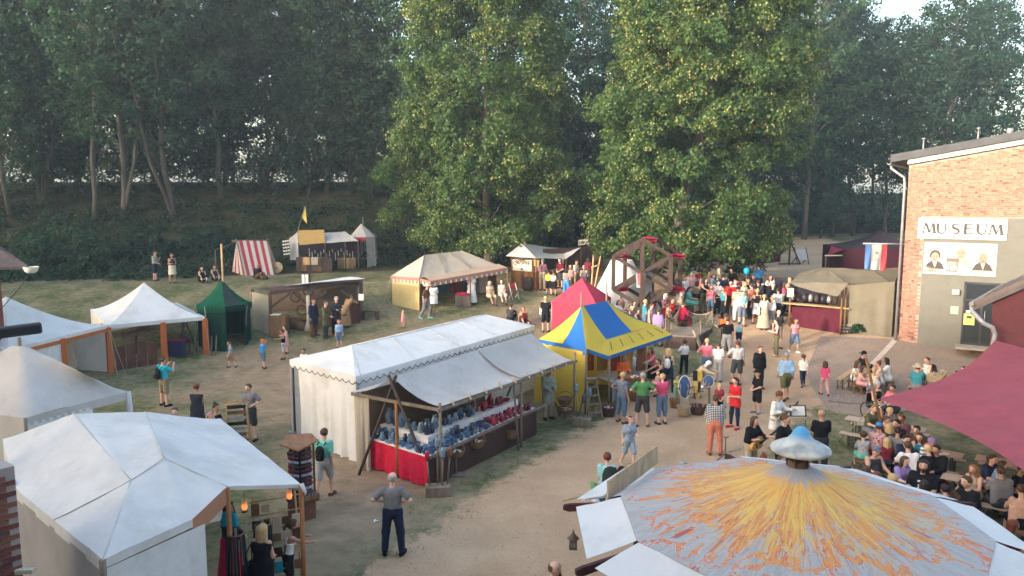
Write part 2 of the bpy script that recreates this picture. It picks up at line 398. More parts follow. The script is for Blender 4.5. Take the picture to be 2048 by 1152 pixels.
MB().prism([(0, 0.012, -0.4), (LM, 0.012, -0.4), (LM, 0.012, hR(LM)), (0, 0.012, hR(0))], (0, DM, 0)).build('wall', mortar, mus)
# bricks of the gable wall above and beside the plaster panel
ptop = onwall(1830, 434)[1]; pl = 0.78
bw, bh, gp = 0.25, 0.0835, 0.013
bm_ = MB().box((0, 0, 0), (bw - gp, 0.03, bh - gp)); brick_me = bm_.mesh('brick'); brick_me.materials.append(BRICKS[0])
hm_ = MB().box((0, 0, 0), (bw / 2 - gp, 0.03, bh - gp)); half_me = hm_.mesh('brick'); half_me.materials.append(BRICKS[0])
cells = []
for r in range(int(hR(LM) / bh)):
    z = r * bh + bh / 2; hdr = r % 2; x = 0.0
    while x < 8.2:
        w = bw / 2 if (hdr or x == 0.0) else bw
        if random.random() < 0.12 and x > 0: w = bw if w < bw else bw / 2
        xc = x + w / 2
        if z + bh / 2 < hR(x) - 0.28 and (x + w < pl + 0.02 or z > ptop + 0.02): cells.append((xc, z, w))
        x += w
sel = [c for c in cells if c[1] > ptop and c[2] == bw]; random.shuffle(sel); sel = sorted(sel, key=lambda c: c[0] > 6.2)[:300]; ss = set(sel)
for xc, z, w in sel:
    k = random.choices(range(5), (3, 5, 4, 2, 0.7))[0]
    part('brick', brick_me, BRICKS[k], mus, (xc, random.uniform(-0.002, 0.002), z))
bm_ = MB()
for xc, z, w in cells:
    if (xc, z, w) in ss: continue
    bm_.box((xc, random.uniform(-0.003, 0.002), z), (w - gp, 0.03, bh - gp), mi=random.choices(range(5), (3, 5, 4, 2, 0.6))[0])
tag(bm_.build('brickwork', BRICKS, mus), kind='stuff')
# plaster panel with the doorway cut out
dxl, dzt = onwall(1929, 563); dxr = dxl + 2.1
for a, b_, c, d in ((pl, dxl, -0.3, ptop), (dxr, LM, -0.3, ptop), (dxl, dxr, dzt, ptop)):
    MB().box(((a + b_) / 2, -0.005, (c + d) / 2), (b_ - a, 0.07, d - c)).build('plaster_panel', plaster, mus)
# roof
MB().prism([(-0.75, -0.35, hR(-0.75) + 0.02), (LM, -0.35, hR(LM) + 0.02), (LM, -0.35, hR(LM) + 0.36), (-0.75, -0.35, hR(-0.75) + 0.36)], (0, DM + 0.6, 0)).build('roof', roofing, mus)
MB().prism([(-0.05, -0.20, hR(-0.05) - 0.2), (LM, -0.20, hR(LM) - 0.2), (LM, -0.20, hR(LM) + 0.01), (-0.05, -0.20, hR(-0.05) + 0.01)], (0, 0.18, 0)).build('fascia', offwhite, mus)
gut = MB(); gut.lathe([(0.09, 0), (0.09, DM)], 8, xform((-0.8, -0.4, hR(-0.75)), 0, R(-90)), arc=(0, math.pi)); gut.lathe([(0.075, 0), (0.09, 0)], 8, xform((-0.8, -0.4, hR(-0.75)), 0, R(-90)), arc=(0, math.pi)); gut.build('gutter', zinc, mus)
MB().tube([(-0.72, -0.1, hR(-0.75) - 0.05), (-0.72, -0.1, hR(-0.75) - 0.25), (-0.5, -0.13, hR(0) - 0.55), (-0.16, -0.16, hR(0) - 0.8), (-0.12, -0.16, hR(0) - 1.1), (-0.12, -0.16, 0.0)], 0.06, 8).build('downpipe', zinc, mus)
for px, py in ((1844, 298), (1955, 278)):
    d = ray(px, py); xx, zz = onwall(px, py)
    MB().tube([(xx, 0.6, hR(xx) + 0.1), (xx, 0.6, hR(xx) + 0.85)], 0.03, 6).lathe([(0.0, 0.05), (0.08, 0.03), (0.08, -0.02), (0, -0.03)], 8, xform((xx, 0.6, hR(xx) + 0.87))).build('vent_pipe', zinc, mus)
MB().lathe([(0.0, 0.14), (0.12, 0.12), (0.14, 0), (0.1, -0.12)], 10, xform((onwall(2020, 262)[0], 0.7, hR(onwall(2020, 262)[0]) + 0.5))).build('roof_ventilator', zinc, mus)
# glazed door with side light and transom
dr = MB(); fr = 0.07
door = MB()
for a, b_, c, d in ((0, 2.1, dzt - 0.10, dzt), (0, 2.1, dzt - 0.86, dzt - 0.76), (0, 0.09, 0, dzt), (2.01, 2.1, 0, dzt), (0.68, 0.78, 0, dzt - .8), (0, 2.1, -0.05, 0.14)):
    door.box((dxl + (a + b_) / 2, -0.012, (c + d) / 2), (b_ - a, 0.05, d - c))
dob = door.build('door', darkmetal, mus)
for a, b_, c, d in ((0.09, 2.01, dzt - 0.76, dzt - 0.1), (0.09, 0.68, 0.14, dzt - 0.86), (0.78, 2.01, 0.14, dzt - 0.86)):
    MB().box((dxl + (a + b_) / 2, 0.0, (c + d) / 2), (b_ - a, 0.02, d - c)).build('pane', glassd, dob)
MB().tube([(dxl + 0.86, -.02, 1.0), (dxl + 0.86, -0.08, 1.03), (dxl + 0.86, -0.08, 1.6), (dxl + 0.86, -.02, 1.63)], 0.015, 6).build('handle', zinc, dob)
MB().box((dxl + 1.0, -0.5, 0.04), (2.3, 0.9, 0.08)).build('doorstep', mat('step_stone', (0.36, 0.31, 0.27)), mus)
def wallbox(name, pxa, pya, pxb, pyb, depth, material, parent, off=0.04, K=KM, u=uM, n=nM):
    xa, za = onwall(pxa, pya, K, u, n); xb, zb = onwall(pxb, pyb, K, u, n)
    return MB().box(((xa + xb) / 2, -off - depth / 2, (za + zb) / 2), (abs(xb - xa), depth, abs(za - zb))).build(name, material, parent)
lamp = wallbox('wall_lamp', 1905, 578, 1919, 589, 0.16, zinc, mus)
paper_y = mat('yellow_paper', (0.62, 0.60, 0.16), var=0.1); paper_g = mat('green_paper', (0.45, 0.58, 0.36), var=0.1); paper_w = mat('white_paper', (0.75, 0.74, 0.7), var=0.05)
wx, wz = onwall(1939, 626)
nt_ = MB().box((wx, -0.045, wz - 0.28), (0.42, 0.01, 0.5)).build('door_notice', paper_y, None); nt_.location = KM; nt_.rotation_euler[2] = AM
tag(nt_, 'yellow paper notice taped to the museum door', 'notice')
MB().box((wx, -0.052, wz - 0.18), (0.2, 0.012, 0.12)).build('print', mat('ink', (0.06, 0.06, 0.06)), nt_)
MB().box((wx, -0.045, wz + 0.06), (0.28, 0.012, 0.12)).build('header_sheet', paper_w, nt_)
gx_, gz_ = onwall(1909, 620)
nt_ = MB().box((gx_, -0.05, gz_), (0.3, 0.012, 0.34)).build('wall_notice', paper_g, None); nt_.location = KM; nt_.rotation_euler[2] = AM
tag(nt_, 'pale green paper notice on the olive plaster beside the door', 'notice')
# sign reading MUSEUM
sign = thing('museum_sign', 'long white board reading MUSEUM in dark serif capitals', 'sign', KM, AM)
sxa, sza = onwall(1838.5, 435.5); sxb, szb = onwall(2013, 481); sxa -= 0.02
MB().box(((sxa + sxb) / 2, -0.065, (sza + szb) / 2), (sxb - sxa, 0.05, sza - szb)).build('board', mat('sign_white', (0.64, 0.61, 0.57), var=0.03, rough=0.6), sign, bevel=0.006)
ink = mat('letter_ink', (0.075, 0.065, 0.065), var=0.1, rough=0.7)
fr_ = MB(); w_, h_ = sxb - sxa - 0.16, sza - szb - 0.16; cx_, cz_ = (sxa + sxb) / 2, (sza + szb) / 2
for dx, dz, ww, hh in ((0, h_ / 2, w_, .012), (0, -h_ / 2, w_, .012), (-w_ / 2, 0, .012, h_), (w_ / 2, 0, .012, h_)): fr_.box((cx_ + dx, -0.092, cz_ + dz), (ww, 0.004, hh))
fr_.build('border_line', mat('grey_line', (0.5, 0.48, 0.45)), sign)
def stroke(mb, x0, z0, x1, z1, w): mb.prism([(x0 - w / 2, 0, z0), (x0 + w / 2, 0, z0), (x1 + w / 2, 0, z1), (x1 - w / 2, 0, z1)], (0, -0.006, 0))
def ser(mb, x, z, w): mb.box((x, -0.003, z), (w, 0.0065, 0.045))
def letter(ch):
    m_ = MB(); H_ = 0.5
    if ch == 'M':
        stroke(m_, -.26, 0, -.17, H_, .055); stroke(m_, -.15, H_, .02, 0.03, .11); stroke(m_, .02, 0.03, .15, H_, .05); stroke(m_, .17, H_, .25, 0, .125)
        ser(m_, -.26, .016, .14); ser(m_, .25, .016, .2); ser(m_, -.17, H_ - .016, .16); ser(m_, .17, H_ - .016, .14)
    elif ch == 'U':
        stroke(m_, -.17, .16, -.17, H_, .12); stroke(m_, .17, .16, .17, H_, .055); ser(m_, -.17, H_ - .016, .2); ser(m_, .17, H_ - .016, .13)
        pts = [];  n_ = 10
        for i in range(n_ + 1):
            a = math.pi + math.pi * i / n_; pts.append((.17 * math.cos(a), .17 + .17 * math.sin(a), .06 - .032 * i / n_))
        for i in range(n_):
            (xa, za, wa), (xb, zb, wb) = pts[i], pts[i + 1]; k = lambda x, z, w: (x * (1 + w / .17), 0, .17 + (z - .17) * (1 + w / .17)); q = lambda x, z, w: (x * (1 - w / .17), 0, .17 + (z - .17) * (1 - w / .17))
            m_.prism([k(xa, za, wa * .6), k(xb, zb, wb * .6), q(xb, zb, wb), q(xa, za, wa)][::-1], (0, -0.006, 0))
    elif ch == 'E':
        stroke(m_, -.12, 0, -.12, H_, .125)
        for z, w in ((.018, .32), (.27, .22), (H_ - .018, .3)): m_.box((-.16 + w / 2 + .02, -0.0035, z), (w, 0.007, 0.055))
        m_.prism([(.14, 0, 0), (.19, 0, .13), (.165, 0, .13), (.10, 0, .03)], (0, -0.006, 0)); stroke(m_, .15, H_ - .12, .16, H_, .025); stroke(m_, .08, .2, .08, .34, .025)
    elif ch == 'S':
        pts = []
        for i in range(29):
            t = i / 28
            if t < .5: a = R(35) + t * 2 * R(235); c = (0, .375); r_ = (.135, .105)
            else: a = R(90) - (t - .5) * 2 * R(235); c = (0, .135); r_ = (.16, .118)
            pts.append((c[0] + r_[0] * math.cos(a), c[1] + r_[1] * math.sin(a)))
        for i in range(28):
            xa, za = pts[i]; xb, zb = pts[i + 1]; t = i / 28; w = .026 + .042 * max(0, math.sin(math.pi * t)) ** 2; w2 = .026 + .042 * max(0, math.sin(math.pi * (i + 1) / 28)) ** 2
            d = Vector((xb - xa, zb - za)).normalized(); nn = Vector((-d.y, d.x))
            m_.prism([(xa + nn.x * w, 0, za + nn.y * w), (xa - nn.x * w, 0, za - nn.y * w), (xb - nn.x * w2, 0, zb - nn.y * w2), (xb + nn.x * w2, 0, zb + nn.y * w2)], (0, -0.006, 0))
        stroke(m_, .12, .36, .135, .46, .02); stroke(m_, -.15, .05, -.14, .17, .02)
    return m_
xs_ = [-1.47, -0.90, -0.27, .30, .90, 1.52]; k_ = (sxb - sxa) / 4.0
for ch, xx in zip('MUSEUM', xs_):
    lt = letter(ch); Mx = xform((cx_ + xx * k_, -0.092, cz_ - 0.25 * 1.05 * k_)); lt.v = [Mx @ (v * 1.05 * k_) for v in lt.v]; lt.build('letter', ink, sign)
# picture board with three drawn heads and a machine
pic = thing('picture_board', 'white picture board with three sketched portraits and a machine drawing under the sign', 'picture', KM, AM)
pxa, pza = onwall(1849.5, 486); pxb, pzb = onwall(1991, 551); pw, ph = pxb - pxa, pza - pzb + 0.1; pcx, pcz = (pxa + pxb) / 2, (pza + pzb) / 2
MB().box((pcx, -0.055, pcz), (pw, 0.03, ph)).build('board', mat('board_cream', (0.60, 0.57, 0.51), var=0.05), pic)
sk = [ink, mat('sketch_skin', (0.36, 0.25, 0.19)), mat('sketch_pale', (0.44, 0.37, 0.31)), mat('sketch_grey', (0.25, 0.23, 0.22)), mat('sketch_brown', (0.19, 0.13, 0.115))]
def blob(mb, cx, cz, rx, rz, y, mi, n=14, a0=0, a1=2 * math.pi, jit=0.0):
    mb.prism([(cx + rx * math.cos(a0 + (a1 - a0) * i / n) * (1 + jit * math.sin(5.1 * i)), y, cz + rz * math.sin(a0 + (a1 - a0) * i / n)) for i in range(n)][::1], (0, -0.002, 0), mi=mi)
def portrait(cx, cz, s, hair, coat, bald=False):
    m_ = MB(); y = -0.071
    if bald: blob(m_, cx, cz + .02 * s, .2 * s, .25 * s, y, 1)
    else:
        blob(m_, cx, cz + .1 * s, .24 * s, .25 * s, y, hair, jit=.06); blob(m_, cx, cz, .17 * s, .23 * s, y - .003, 1)
    m_.prism([(cx - .42 * s, y, cz - .55 * s), (cx + .42 * s, y, cz - .55 * s), (cx + .3 * s, y, cz - .3 * s), (cx + .14 * s, y, cz - .17 * s), (cx - .14 * s, y, cz - .17 * s), (cx - .3 * s, y, cz - .3 * s)], (0, -0.002, 0), mi=coat)
    m_.prism([(cx - .1 * s, y - .004, cz - .2 * s), (cx + .02 * s, y - .004, cz - .54 * s), (cx + .1 * s, y - .004, cz - .2 * s)], (0, -0.002, 0), mi=2)
    for dx in (-.07, .07): m_.box((cx + dx * s, y - .006, cz + .05 * s), (.06 * s, .003, .022 * s), mi=0)
    m_.box((cx, y - .006, cz - .11 * s), (.1 * s, .003, .022 * s), mi=4 if not bald else 0)
    m_.build('portrait', sk, pic)
portrait(pcx - .34 * pw, pcz + .03 * ph, .95, 0, 0); portrait(pcx + .02 * pw, pcz + .17 * ph, 1.05, 2, 2); portrait(pcx + .32 * pw, pcz + .04 * ph, .95, 1, 0, True)
m_ = MB(); y = -0.082; ex = pcx - .09 * pw; ez = pcz - .12 * ph
m_.box((ex, y, ez + .12), (.5, .004, .16), mi=4)
for dx in (-.2, -.1, .14, .2): m_.box((ex + dx, y, ez - .16), (.035, .004, .42), mi=4)
m_.box((ex - .02, y, ez - .38), (.44, .004, .05), mi=0)
for i in range(9):
    a, c = R(100 - i * 13), R(87 - i * 13); o_ = Vector((ex + .2, 0, ez - .33)); 
    m_.prism([o_ + Vector((.42 * math.cos(a), y, .42 * math.sin(a))), o_ + Vector((.42 * math.cos(c), y, .42 * math.sin(c))), o_ + Vector((.405 * math.cos(c), y, .405 * math.sin(c))), o_ + Vector((.405 * math.cos(a), y, .405 * math.sin(a)))], (0, -0.003, 0), mi=0)
m_.build('machine_drawing', sk, pic)
for x_, y_, z_, w_, h_, k_ in ((-.38, .072, -.36, .55, .26, 2), (-.38, .074, -.4, .4, .12, 3), (.32, .072, -.36, .98, .26, 2), (.3, .0715, .3, .9, .2, 2)): MB().box((pcx + x_ * pw, -y_, pcz + z_ * ph), (w_, .002, h_)).build('caption_drawing', sk[k_], pic)
# flag on a pole from the corner
fl = thing('hanging_flag', 'blue, white and red striped flag with small crest on a pole beside the museum corner', 'flag', KM, 0)
pA = P(1731, 487, 35.4); pB = P(1806, 488, 36.0)
MB().tube([pA - Vector((.1, 0, 0)), pB + Vector((0.05, 0, 0))], 0.03, 6).build('pole', offwhite, fl, 1)
fm = [mat('flag_blue', (0.16, 0.30, 0.62), var=.05, trans=.3), mat('flag_white', (0.80, 0.78, 0.66), var=.03, trans=.3), mat('flag_red', (0.68, 0.09, 0.10), var=.05, trans=.3)]
f0 = P(1731, 489, 35.4); f1 = P(1775, 489, 35.75); f2 = P(1771, 541, 35.65); f3 = P(1729, 538, 35.35)
mbf = MB(); mbf.patch(f0, f1, f2, f3, 24, 14, mi=lambda u, v: 0 if u < .27 else (1 if u < .72 else 2), fn=lambda u, v, p: p + Vector((0, 0.05 * math.sin(u * 16 + v * 3) * v, 0))); fo = mbf.build('cloth', fm, fl, 1)
cr = MB(); ctr = P(1754, 506, 35.35); c2 = P(1751, 519, 35.35)
for i in range(7):
    a = i / 7 * 6.28; cr.add([ctr, ctr + Vector((.1 * math.cos(a), 0, .09 * math.sin(a))), ctr + Vector((.08 * math.cos(a + .6), 0, .07 * math.sin(a + .6)))], [(0, 1, 2)], 0)
    cr.add([c2, c2 + Vector((.18 * math.cos(a), 0, .13 * math.sin(a))), c2 + Vector((.1 * math.cos(a + .35), 0, .08 * math.sin(a + .35)))], [(0, 1, 2)], 1)
cr.build('crest', [ink, fm[2]], fl, 1)

# ================================================================== dark red house on the right
e0 = W(1946, 604, 4.0); eD = Vector((0.64, 0.77, 0)).normalized(); gD = Vector((0.77, -0.64, 0)).normalized()
hs = thing('red_house', 'dark red rendered house with moss-speckled roof and grey downpipe', 'building', (e0.x, e0.y, hz(e0.x, e0.y)))
hred = mat('dark_red_render', (0.145, 0.045, 0.052), var=0.12, scale=3, bump=0.6, bscale=30, dirt=(0.11, 0.035, 0.04))
m, nt, b = _nodes('old_tile'); L = nt.links.new; tc = N(nt, 'ShaderNodeTexCoord')
n1 = N(nt, 'ShaderNodeTexNoise', Scale=2.0, Detail=6.0); L(tc.outputs['Object'], n1.inputs[0]); vo = N(nt, 'ShaderNodeTexVoronoi', Scale=4.5); L(tc.outputs['Object'], vo.inputs['Vector'])
c = mixcol(nt, (0.15, 0.115, 0.105), (0.24, 0.19, 0.17), n1.outputs[0]); c = mixcol(nt, (0.62, 0.52, 0.42), c, ramp(nt, vo.outputs['Distance'], 0.09, 0.13)); L(c, b.inputs['Base Color']); b.inputs['Roughness'].default_value = .9
oldtile = m
tanr = 0.62; inset = 0.55
wa = e0 + gD * inset + eD * 0.12; zb = hz(e0.x, e0.y) - 0.5
def atz(p, z): return Vector((p.x, p.y, z))
pts = [atz(wa, zb), atz(wa + gD * 3.6, zb), atz(wa + gD * 3.6, e0.z - .16 + tanr * (3.6 + inset)), atz(wa, e0.z - .16 + tanr * inset)]
mbw = MB().prism(pts, eD * 6.2); mbw.build('wall', hred, hs, 1)
r0 = e0 + Vector((0, 0, 0)); top = r0 + gD * 4.3 + Vector((0, 0, tanr * 4.3))
rf = MB(); nrm = (top - r0).cross(eD).normalized(); nrm = nrm if nrm.z > 0 else -nrm
rf.prism([r0, top, top + eD * 6.6, r0 + eD * 6.6], nrm * -0.13); rfo = rf.build('roof', oldtile, hs, 1)
for k in range(1, 14):                       # courses of tiles lie one over the other
    a = r0 + (top - r0) * (k / 14)
    MB().beam(a + nrm * .012, a + eD * 6.6 + nrm * .012, .035, .03).build('tile_course', oldtile, rfo, 1)
MB().prism([r0 + Vector((0, 0, -.30)), top + Vector((0, 0, -.30)), top + Vector((0, 0, -.14)), r0 + Vector((0, 0, -.14))], eD * 0.05).build('verge_board', mat('grey_board', (0.16, 0.14, 0.14)), hs, 1)
g0 = e0 + Vector((-.06, -.02, -.06)) - eD * .03
MB().tube([g0, g0 + eD * 6.6], 0.075, 8).build('gutter', zinc, hs, 1)
MB().tube([g0 + eD * .1, g0 + eD * .1 + Vector((0.02, 0, -.25)), P(1953, 632, 25.1), P(1966, 646, 24.9), P(1985, 655, 24.8), P(1990, 668, 24.8), P(1986, 690, 24.8), P(1983, 760, 24.8)], 0.075, 8).build('downpipe', mat('pale_zinc', (0.42, 0.42, 0.44), rough=.5, metal=.3), hs, 1)

# ================================================================== brick wall beside the camera, bottom left
lw = thing('side_wall', 'dark red brick wall corner beside the big pale market tent', 'wall', (-6.9, 7.2, 0))
brickL = [mat('clinker_%s' % n, c, var=.2, scale=8, bump=.4, bscale=40) for n, c in (('red', (0.17, 0.055, 0.05)), ('brown', (0.13, 0.05, 0.045)), ('warm', (0.21, 0.085, 0.06)))]
ca = W(-6, 880, 3.5); 
wl = Vector((-0.62, -0.79, 0)); c0 = W(46, 1150, 1.9); c0.z = 0            # wall corner; the wall runs back towards the left of the camera
MB().prism([c0 + Vector((0, 0, -.2)), c0 + wl * 3.2 + Vector((0, 0, -.2)), c0 + wl * 3.2 + Vector((0, 0, 3.6)), c0 + Vector((0, 0, 3.6))], Vector((-0.79, 0.62, 0)) * 0.5).build('masonry', mat('pale_mortar', (0.33, 0.28, 0.27), var=.15), lw, 1)
bme = MB().box((0, 0, 0), (0.24, 0.04, 0.068)).mesh('brick'); bme.materials.append(brickL[0])
aw = math.atan2(wl.y, wl.x)
for r in range(5, 42):
    for k in range(8):
        p = c0 + wl * (0.125 + 0.25 * k + (0.125 if r % 2 else 0)) + Vector((0, 0, 0.04 + r * 0.083)) - lw.location
        part('brick', bme, random.choice(brickL), lw, p, (0, 0, aw))
MB().beam(c0 + wl * .1 + Vector((0.02, 0, 2.0)), c0 + wl * .1 + Vector((0.30, -.02, 2.02)), 0.09, 0.06).build('stone_bracket', mat('bracket_cream', (0.62, 0.56, 0.42)), lw, 1)

# ================================================================== the building behind the camera, and an unseen wing added to shade the yard
hb = thing('rear_building', 'tall brick building behind the viewpoint that shades the yard', 'building', (-10, -8, 0))
rearb = mat('rear_brick', (0.3, 0.14, 0.09), var=.2)
MB().box((-4, -9, 7.15), (64, 14, 14.3)).build('wall', rearb, hb, 1)
hb2 = thing('shade_wing', 'unseen lower brick wing added behind the viewpoint to shade the yard', 'building', (-56, -8, 0))
MB().box((-44.5, -9, 5.9), (16.9, 14, 11.8)).build('wall', rearb, hb2, 1); MB().box((-60.5, -9, 6.7), (14.9, 14, 13.4)).build('shade_block', rearb, hb2, 1); MB().box((-90, -9, 8.5), (43.9, 14, 17)).build('shade_block', rearb, hb2, 1)  # added blocks out of view, heights stepped to set where shade falls

# ================================================================== roof corner at the left edge, and the lamp arm
lr = thing('shed', 'dark shed with brown roof, white gutter end and rope at the left edge', 'shed', G(-60, 640))
brownroof = mat('brown_roof', (0.10, 0.075, 0.07), var=.25, scale=4)
q = P(58, 533, 27)
a1 = P(0, 492, 27.5); b1 = P(58, 533, 27); 
MB().prism([b1, a1, a1 + Vector((-3, .4, 2.0)), b1 + Vector((-2.6, -1.2, 0.1))], (0, 0, -.1)).build('roof', brownroof, lr, 1)
MB().box((q.x - 3.1, 26.9, (q.z + lr.location.z) / 2 - .1), (3.2, 1.6, q.z - lr.location.z - .25)).build('wall', mat('shed_red', (0.19, 0.065, 0.05), var=.2), lr, 1)
gt = MB(); g = P(62, 541, 26.9); gt.lathe([(0.0, -.1), (0.12, -.09), (0.2, -.02), (0.24, .1), (0.25, .13)], 12, xform(g)); gt.build('gutter_end', offwhite, lr, 1)
MB().tube([g, P(40, 575, 27), P(0, 620, 27), P(-30, 650, 27)], .015, 5).build('cable', darkmetal, lr, 1)
arm = thing('awning_case', 'black awning case sticking out at the left edge', 'awning', (-9.5, 13.2, 0))
ar = MB(); pa = P(-60, 673, 14); pb = P(84, 655, 14.6); ar.beam(pa, pb, .22, .2); ar.build('case', mat('black_case', (0.025, 0.026, 0.03), rough=.5), arm, 1, bevel=.03)
MB().beam(pa + Vector((0, 0, -.1)), (pa.x, pa.y, 0), .12).build('post', mat('black_case', (0.025,) * 3), arm, 1)
# ================================================================== trees
def leafmat(name, c1, c2, trans=0.4):
    m, nt, b = _nodes(name); L = nt.links.new
    g = N(nt, 'ShaderNodeNewGeometry'); tc = N(nt, 'ShaderNodeTexCoord')
    n1 = N(nt, 'ShaderNodeTexNoise', Scale=0.35, Detail=4.0); L(tc.outputs['Object'], n1.inputs[0])
    mx = N(nt, 'ShaderNodeMath', operation='MULTIPLY_ADD'); L(g.outputs['Random Per Island'], mx.inputs[0]); mx.inputs[1].default_value = 0.6
    s = N(nt, 'ShaderNodeMath', operation='MULTIPLY_ADD'); L(n1.outputs[0], s.inputs[0]); s.inputs[1].default_value = 1.2; s.inputs[2].default_value = -0.4; L(s.outputs[0], mx.inputs[2])
    c = mixcol(nt, c1, c2, mx.outputs[0]); L(c, b.inputs['Base Color']); b.inputs['Roughness'].default_value = 0.55; b.inputs['Specular IOR Level'].default_value = 0.35
    tr = N(nt, 'ShaderNodeBsdfTranslucent'); c3 = mixcol(nt, c, (0.20, 0.30, 0.04) if 'lime' in name else (0.06, 0.17, 0.05), 0.35); L(c3, tr.inputs['Color'])
    ms = N(nt, 'ShaderNodeMixShader', Fac=trans); L(b.outputs[0], ms.inputs[1]); L(tr.outputs[0], ms.inputs[2]); L(ms.outputs[0], nt.nodes['Material Output'].inputs[0])
    return m
lime_leaf = leafmat('lime_leaf', (0.030, 0.076, 0.022), (0.082, 0.15, 0.042))
lime_bract = leafmat('lime_bract', (0.20, 0.23, 0.065), (0.34, 0.34, 0.12))
wood_leaf = leafmat('forest_leaf', (0.010, 0.038, 0.024), (0.030, 0.076, 0.040))
wood_leaf2 = leafmat('forest_leaf_light', (0.020, 0.060, 0.030), (0.055, 0.115, 0.048))
under_leaf = leafmat('undergrowth_leaf', (0.010, 0.036, 0.022), (0.032, 0.070, 0.034))
bark_pale = mat('pale_bark', (0.095, 0.082, 0.066), var=.35, scale=3, bump=.7, bscale=14, stretch=(1, 1, .2))
bark_dark = mat('dark_bark', (0.065, 0.055, 0.045), var=.35, scale=3, bump=.7, bscale=14, stretch=(1, 1, .2))
def leaf_quads(pos, out, size, upb=0.5, droop=0.25):
    """rhombic leaves at pos, facing roughly out + up"""
    n = len(pos)
    nr = out * 0.6 + rng.normal(0, 0.55, (n, 3)); nr[:, 2] += upb; nr /= np.linalg.norm(nr, axis=1, keepdims=True) + 1e-9
    t = rng.normal(0, 1, (n, 3)); t[:, 2] -= droop * 2; t -= nr * np.sum(t * nr, 1, keepdims=True); t /= np.linalg.norm(t, axis=1, keepdims=True) + 1e-9
    s = np.cross(nr, t); sz = (size * rng.uniform(0.65, 1.3, n))[:, None]
    a = pos - t * sz * .5; c = pos + t * sz * .55 - nr * sz * .12; b = pos + s * sz * .38 - t * sz * .05; d = pos - s * sz * .38 - t * sz * .05
    return np.stack([a, b, c, d], 1).reshape(-1, 3)
def clusters(cent, rad, m, size, ctr, flat=0.7, upb=.5, droop=.25):
    n = len(cent); g = rng.normal(0, 1, (n, m, 3)); g /= np.linalg.norm(g, axis=2, keepdims=True) + 1e-9
    g *= rng.random((n, m, 1)) ** 0.45
    g[..., 2] *= flat; pos = cent[:, None] + g * rad[:, None, None]
    pos[..., 2] -= 0.35 * rad[:, None] * (g[..., 0] ** 2 + g[..., 1] ** 2)
    o = g + 0.35 * (cent - ctr)[:, None] / (np.linalg.norm(cent - ctr, axis=1)[:, None, None] + 1e-9)
    o /= np.linalg.norm(o, axis=2, keepdims=True) + 1e-9
    return pos.reshape(-1, 3), o.reshape(-1, 3)
def limb(mb, a, b, r0, r1, bend=.12, n=4, k=6):
    a = Vector(a); b = Vector(b); L_ = (b - a).length; pts = []; off = Vector((random.uniform(-1, 1), random.uniform(-1, 1), random.uniform(-.2, .6))) * L_ * bend
    for i in range(n + 1):
        t = i / n; pts.append(a.lerp(b, t) + off * math.sin(math.pi * t))
    mb.tube(pts, [r0 + (r1 - r0) * i / n for i in range(n + 1)], k, cap=False); return pts
def crown_mesh(name, V, mats, mi=None):
    F = np.arange(len(V)).reshape(-1, 4); me = np_mesh(name, V, F)
    for m in mats: me.materials.append(m)
    if mi is not None: me.polygons.foreach_set('material_index', mi.astype(np.int32))
    return me
def env_points(n, prof, lumps, seed, shell=0.45):
    """points in a crown whose radius over height follows prof, with big lumps and gaps"""
    r_ = np.random.default_rng(seed); out = []
    zs = np.array([p[0] for p in prof]); rs = np.array([p[1] for p in prof])
    while len(out) < n:
        z = r_.uniform(zs[0], zs[-1]); R0 = np.interp(z, zs, rs)
        if r_.random() > R0 / rs.max() + .15 or (shell < .3 and r_.random() > .35 + 1.1 * (z - zs[0]) / (zs[-1] - zs[0])): continue
        a = r_.uniform(0, 6.283); lump = 1 + lumps * (math.sin(3 * a + z * .9 + seed) * .5 + math.sin(5 * a - z * 1.4 + 2 * seed) * .35 + math.sin(z * 2.1 + a + seed) * .4)
        q = shell + (1 - shell) * r_.random() ** .6
        if math.sin(2.3 * z + 4 * a + seed) > .75 and r_.random() < .7: continue
        out.append((R0 * lump * q * math.cos(a), R0 * lump * q * math.sin(a), z))
    return np.array(out)
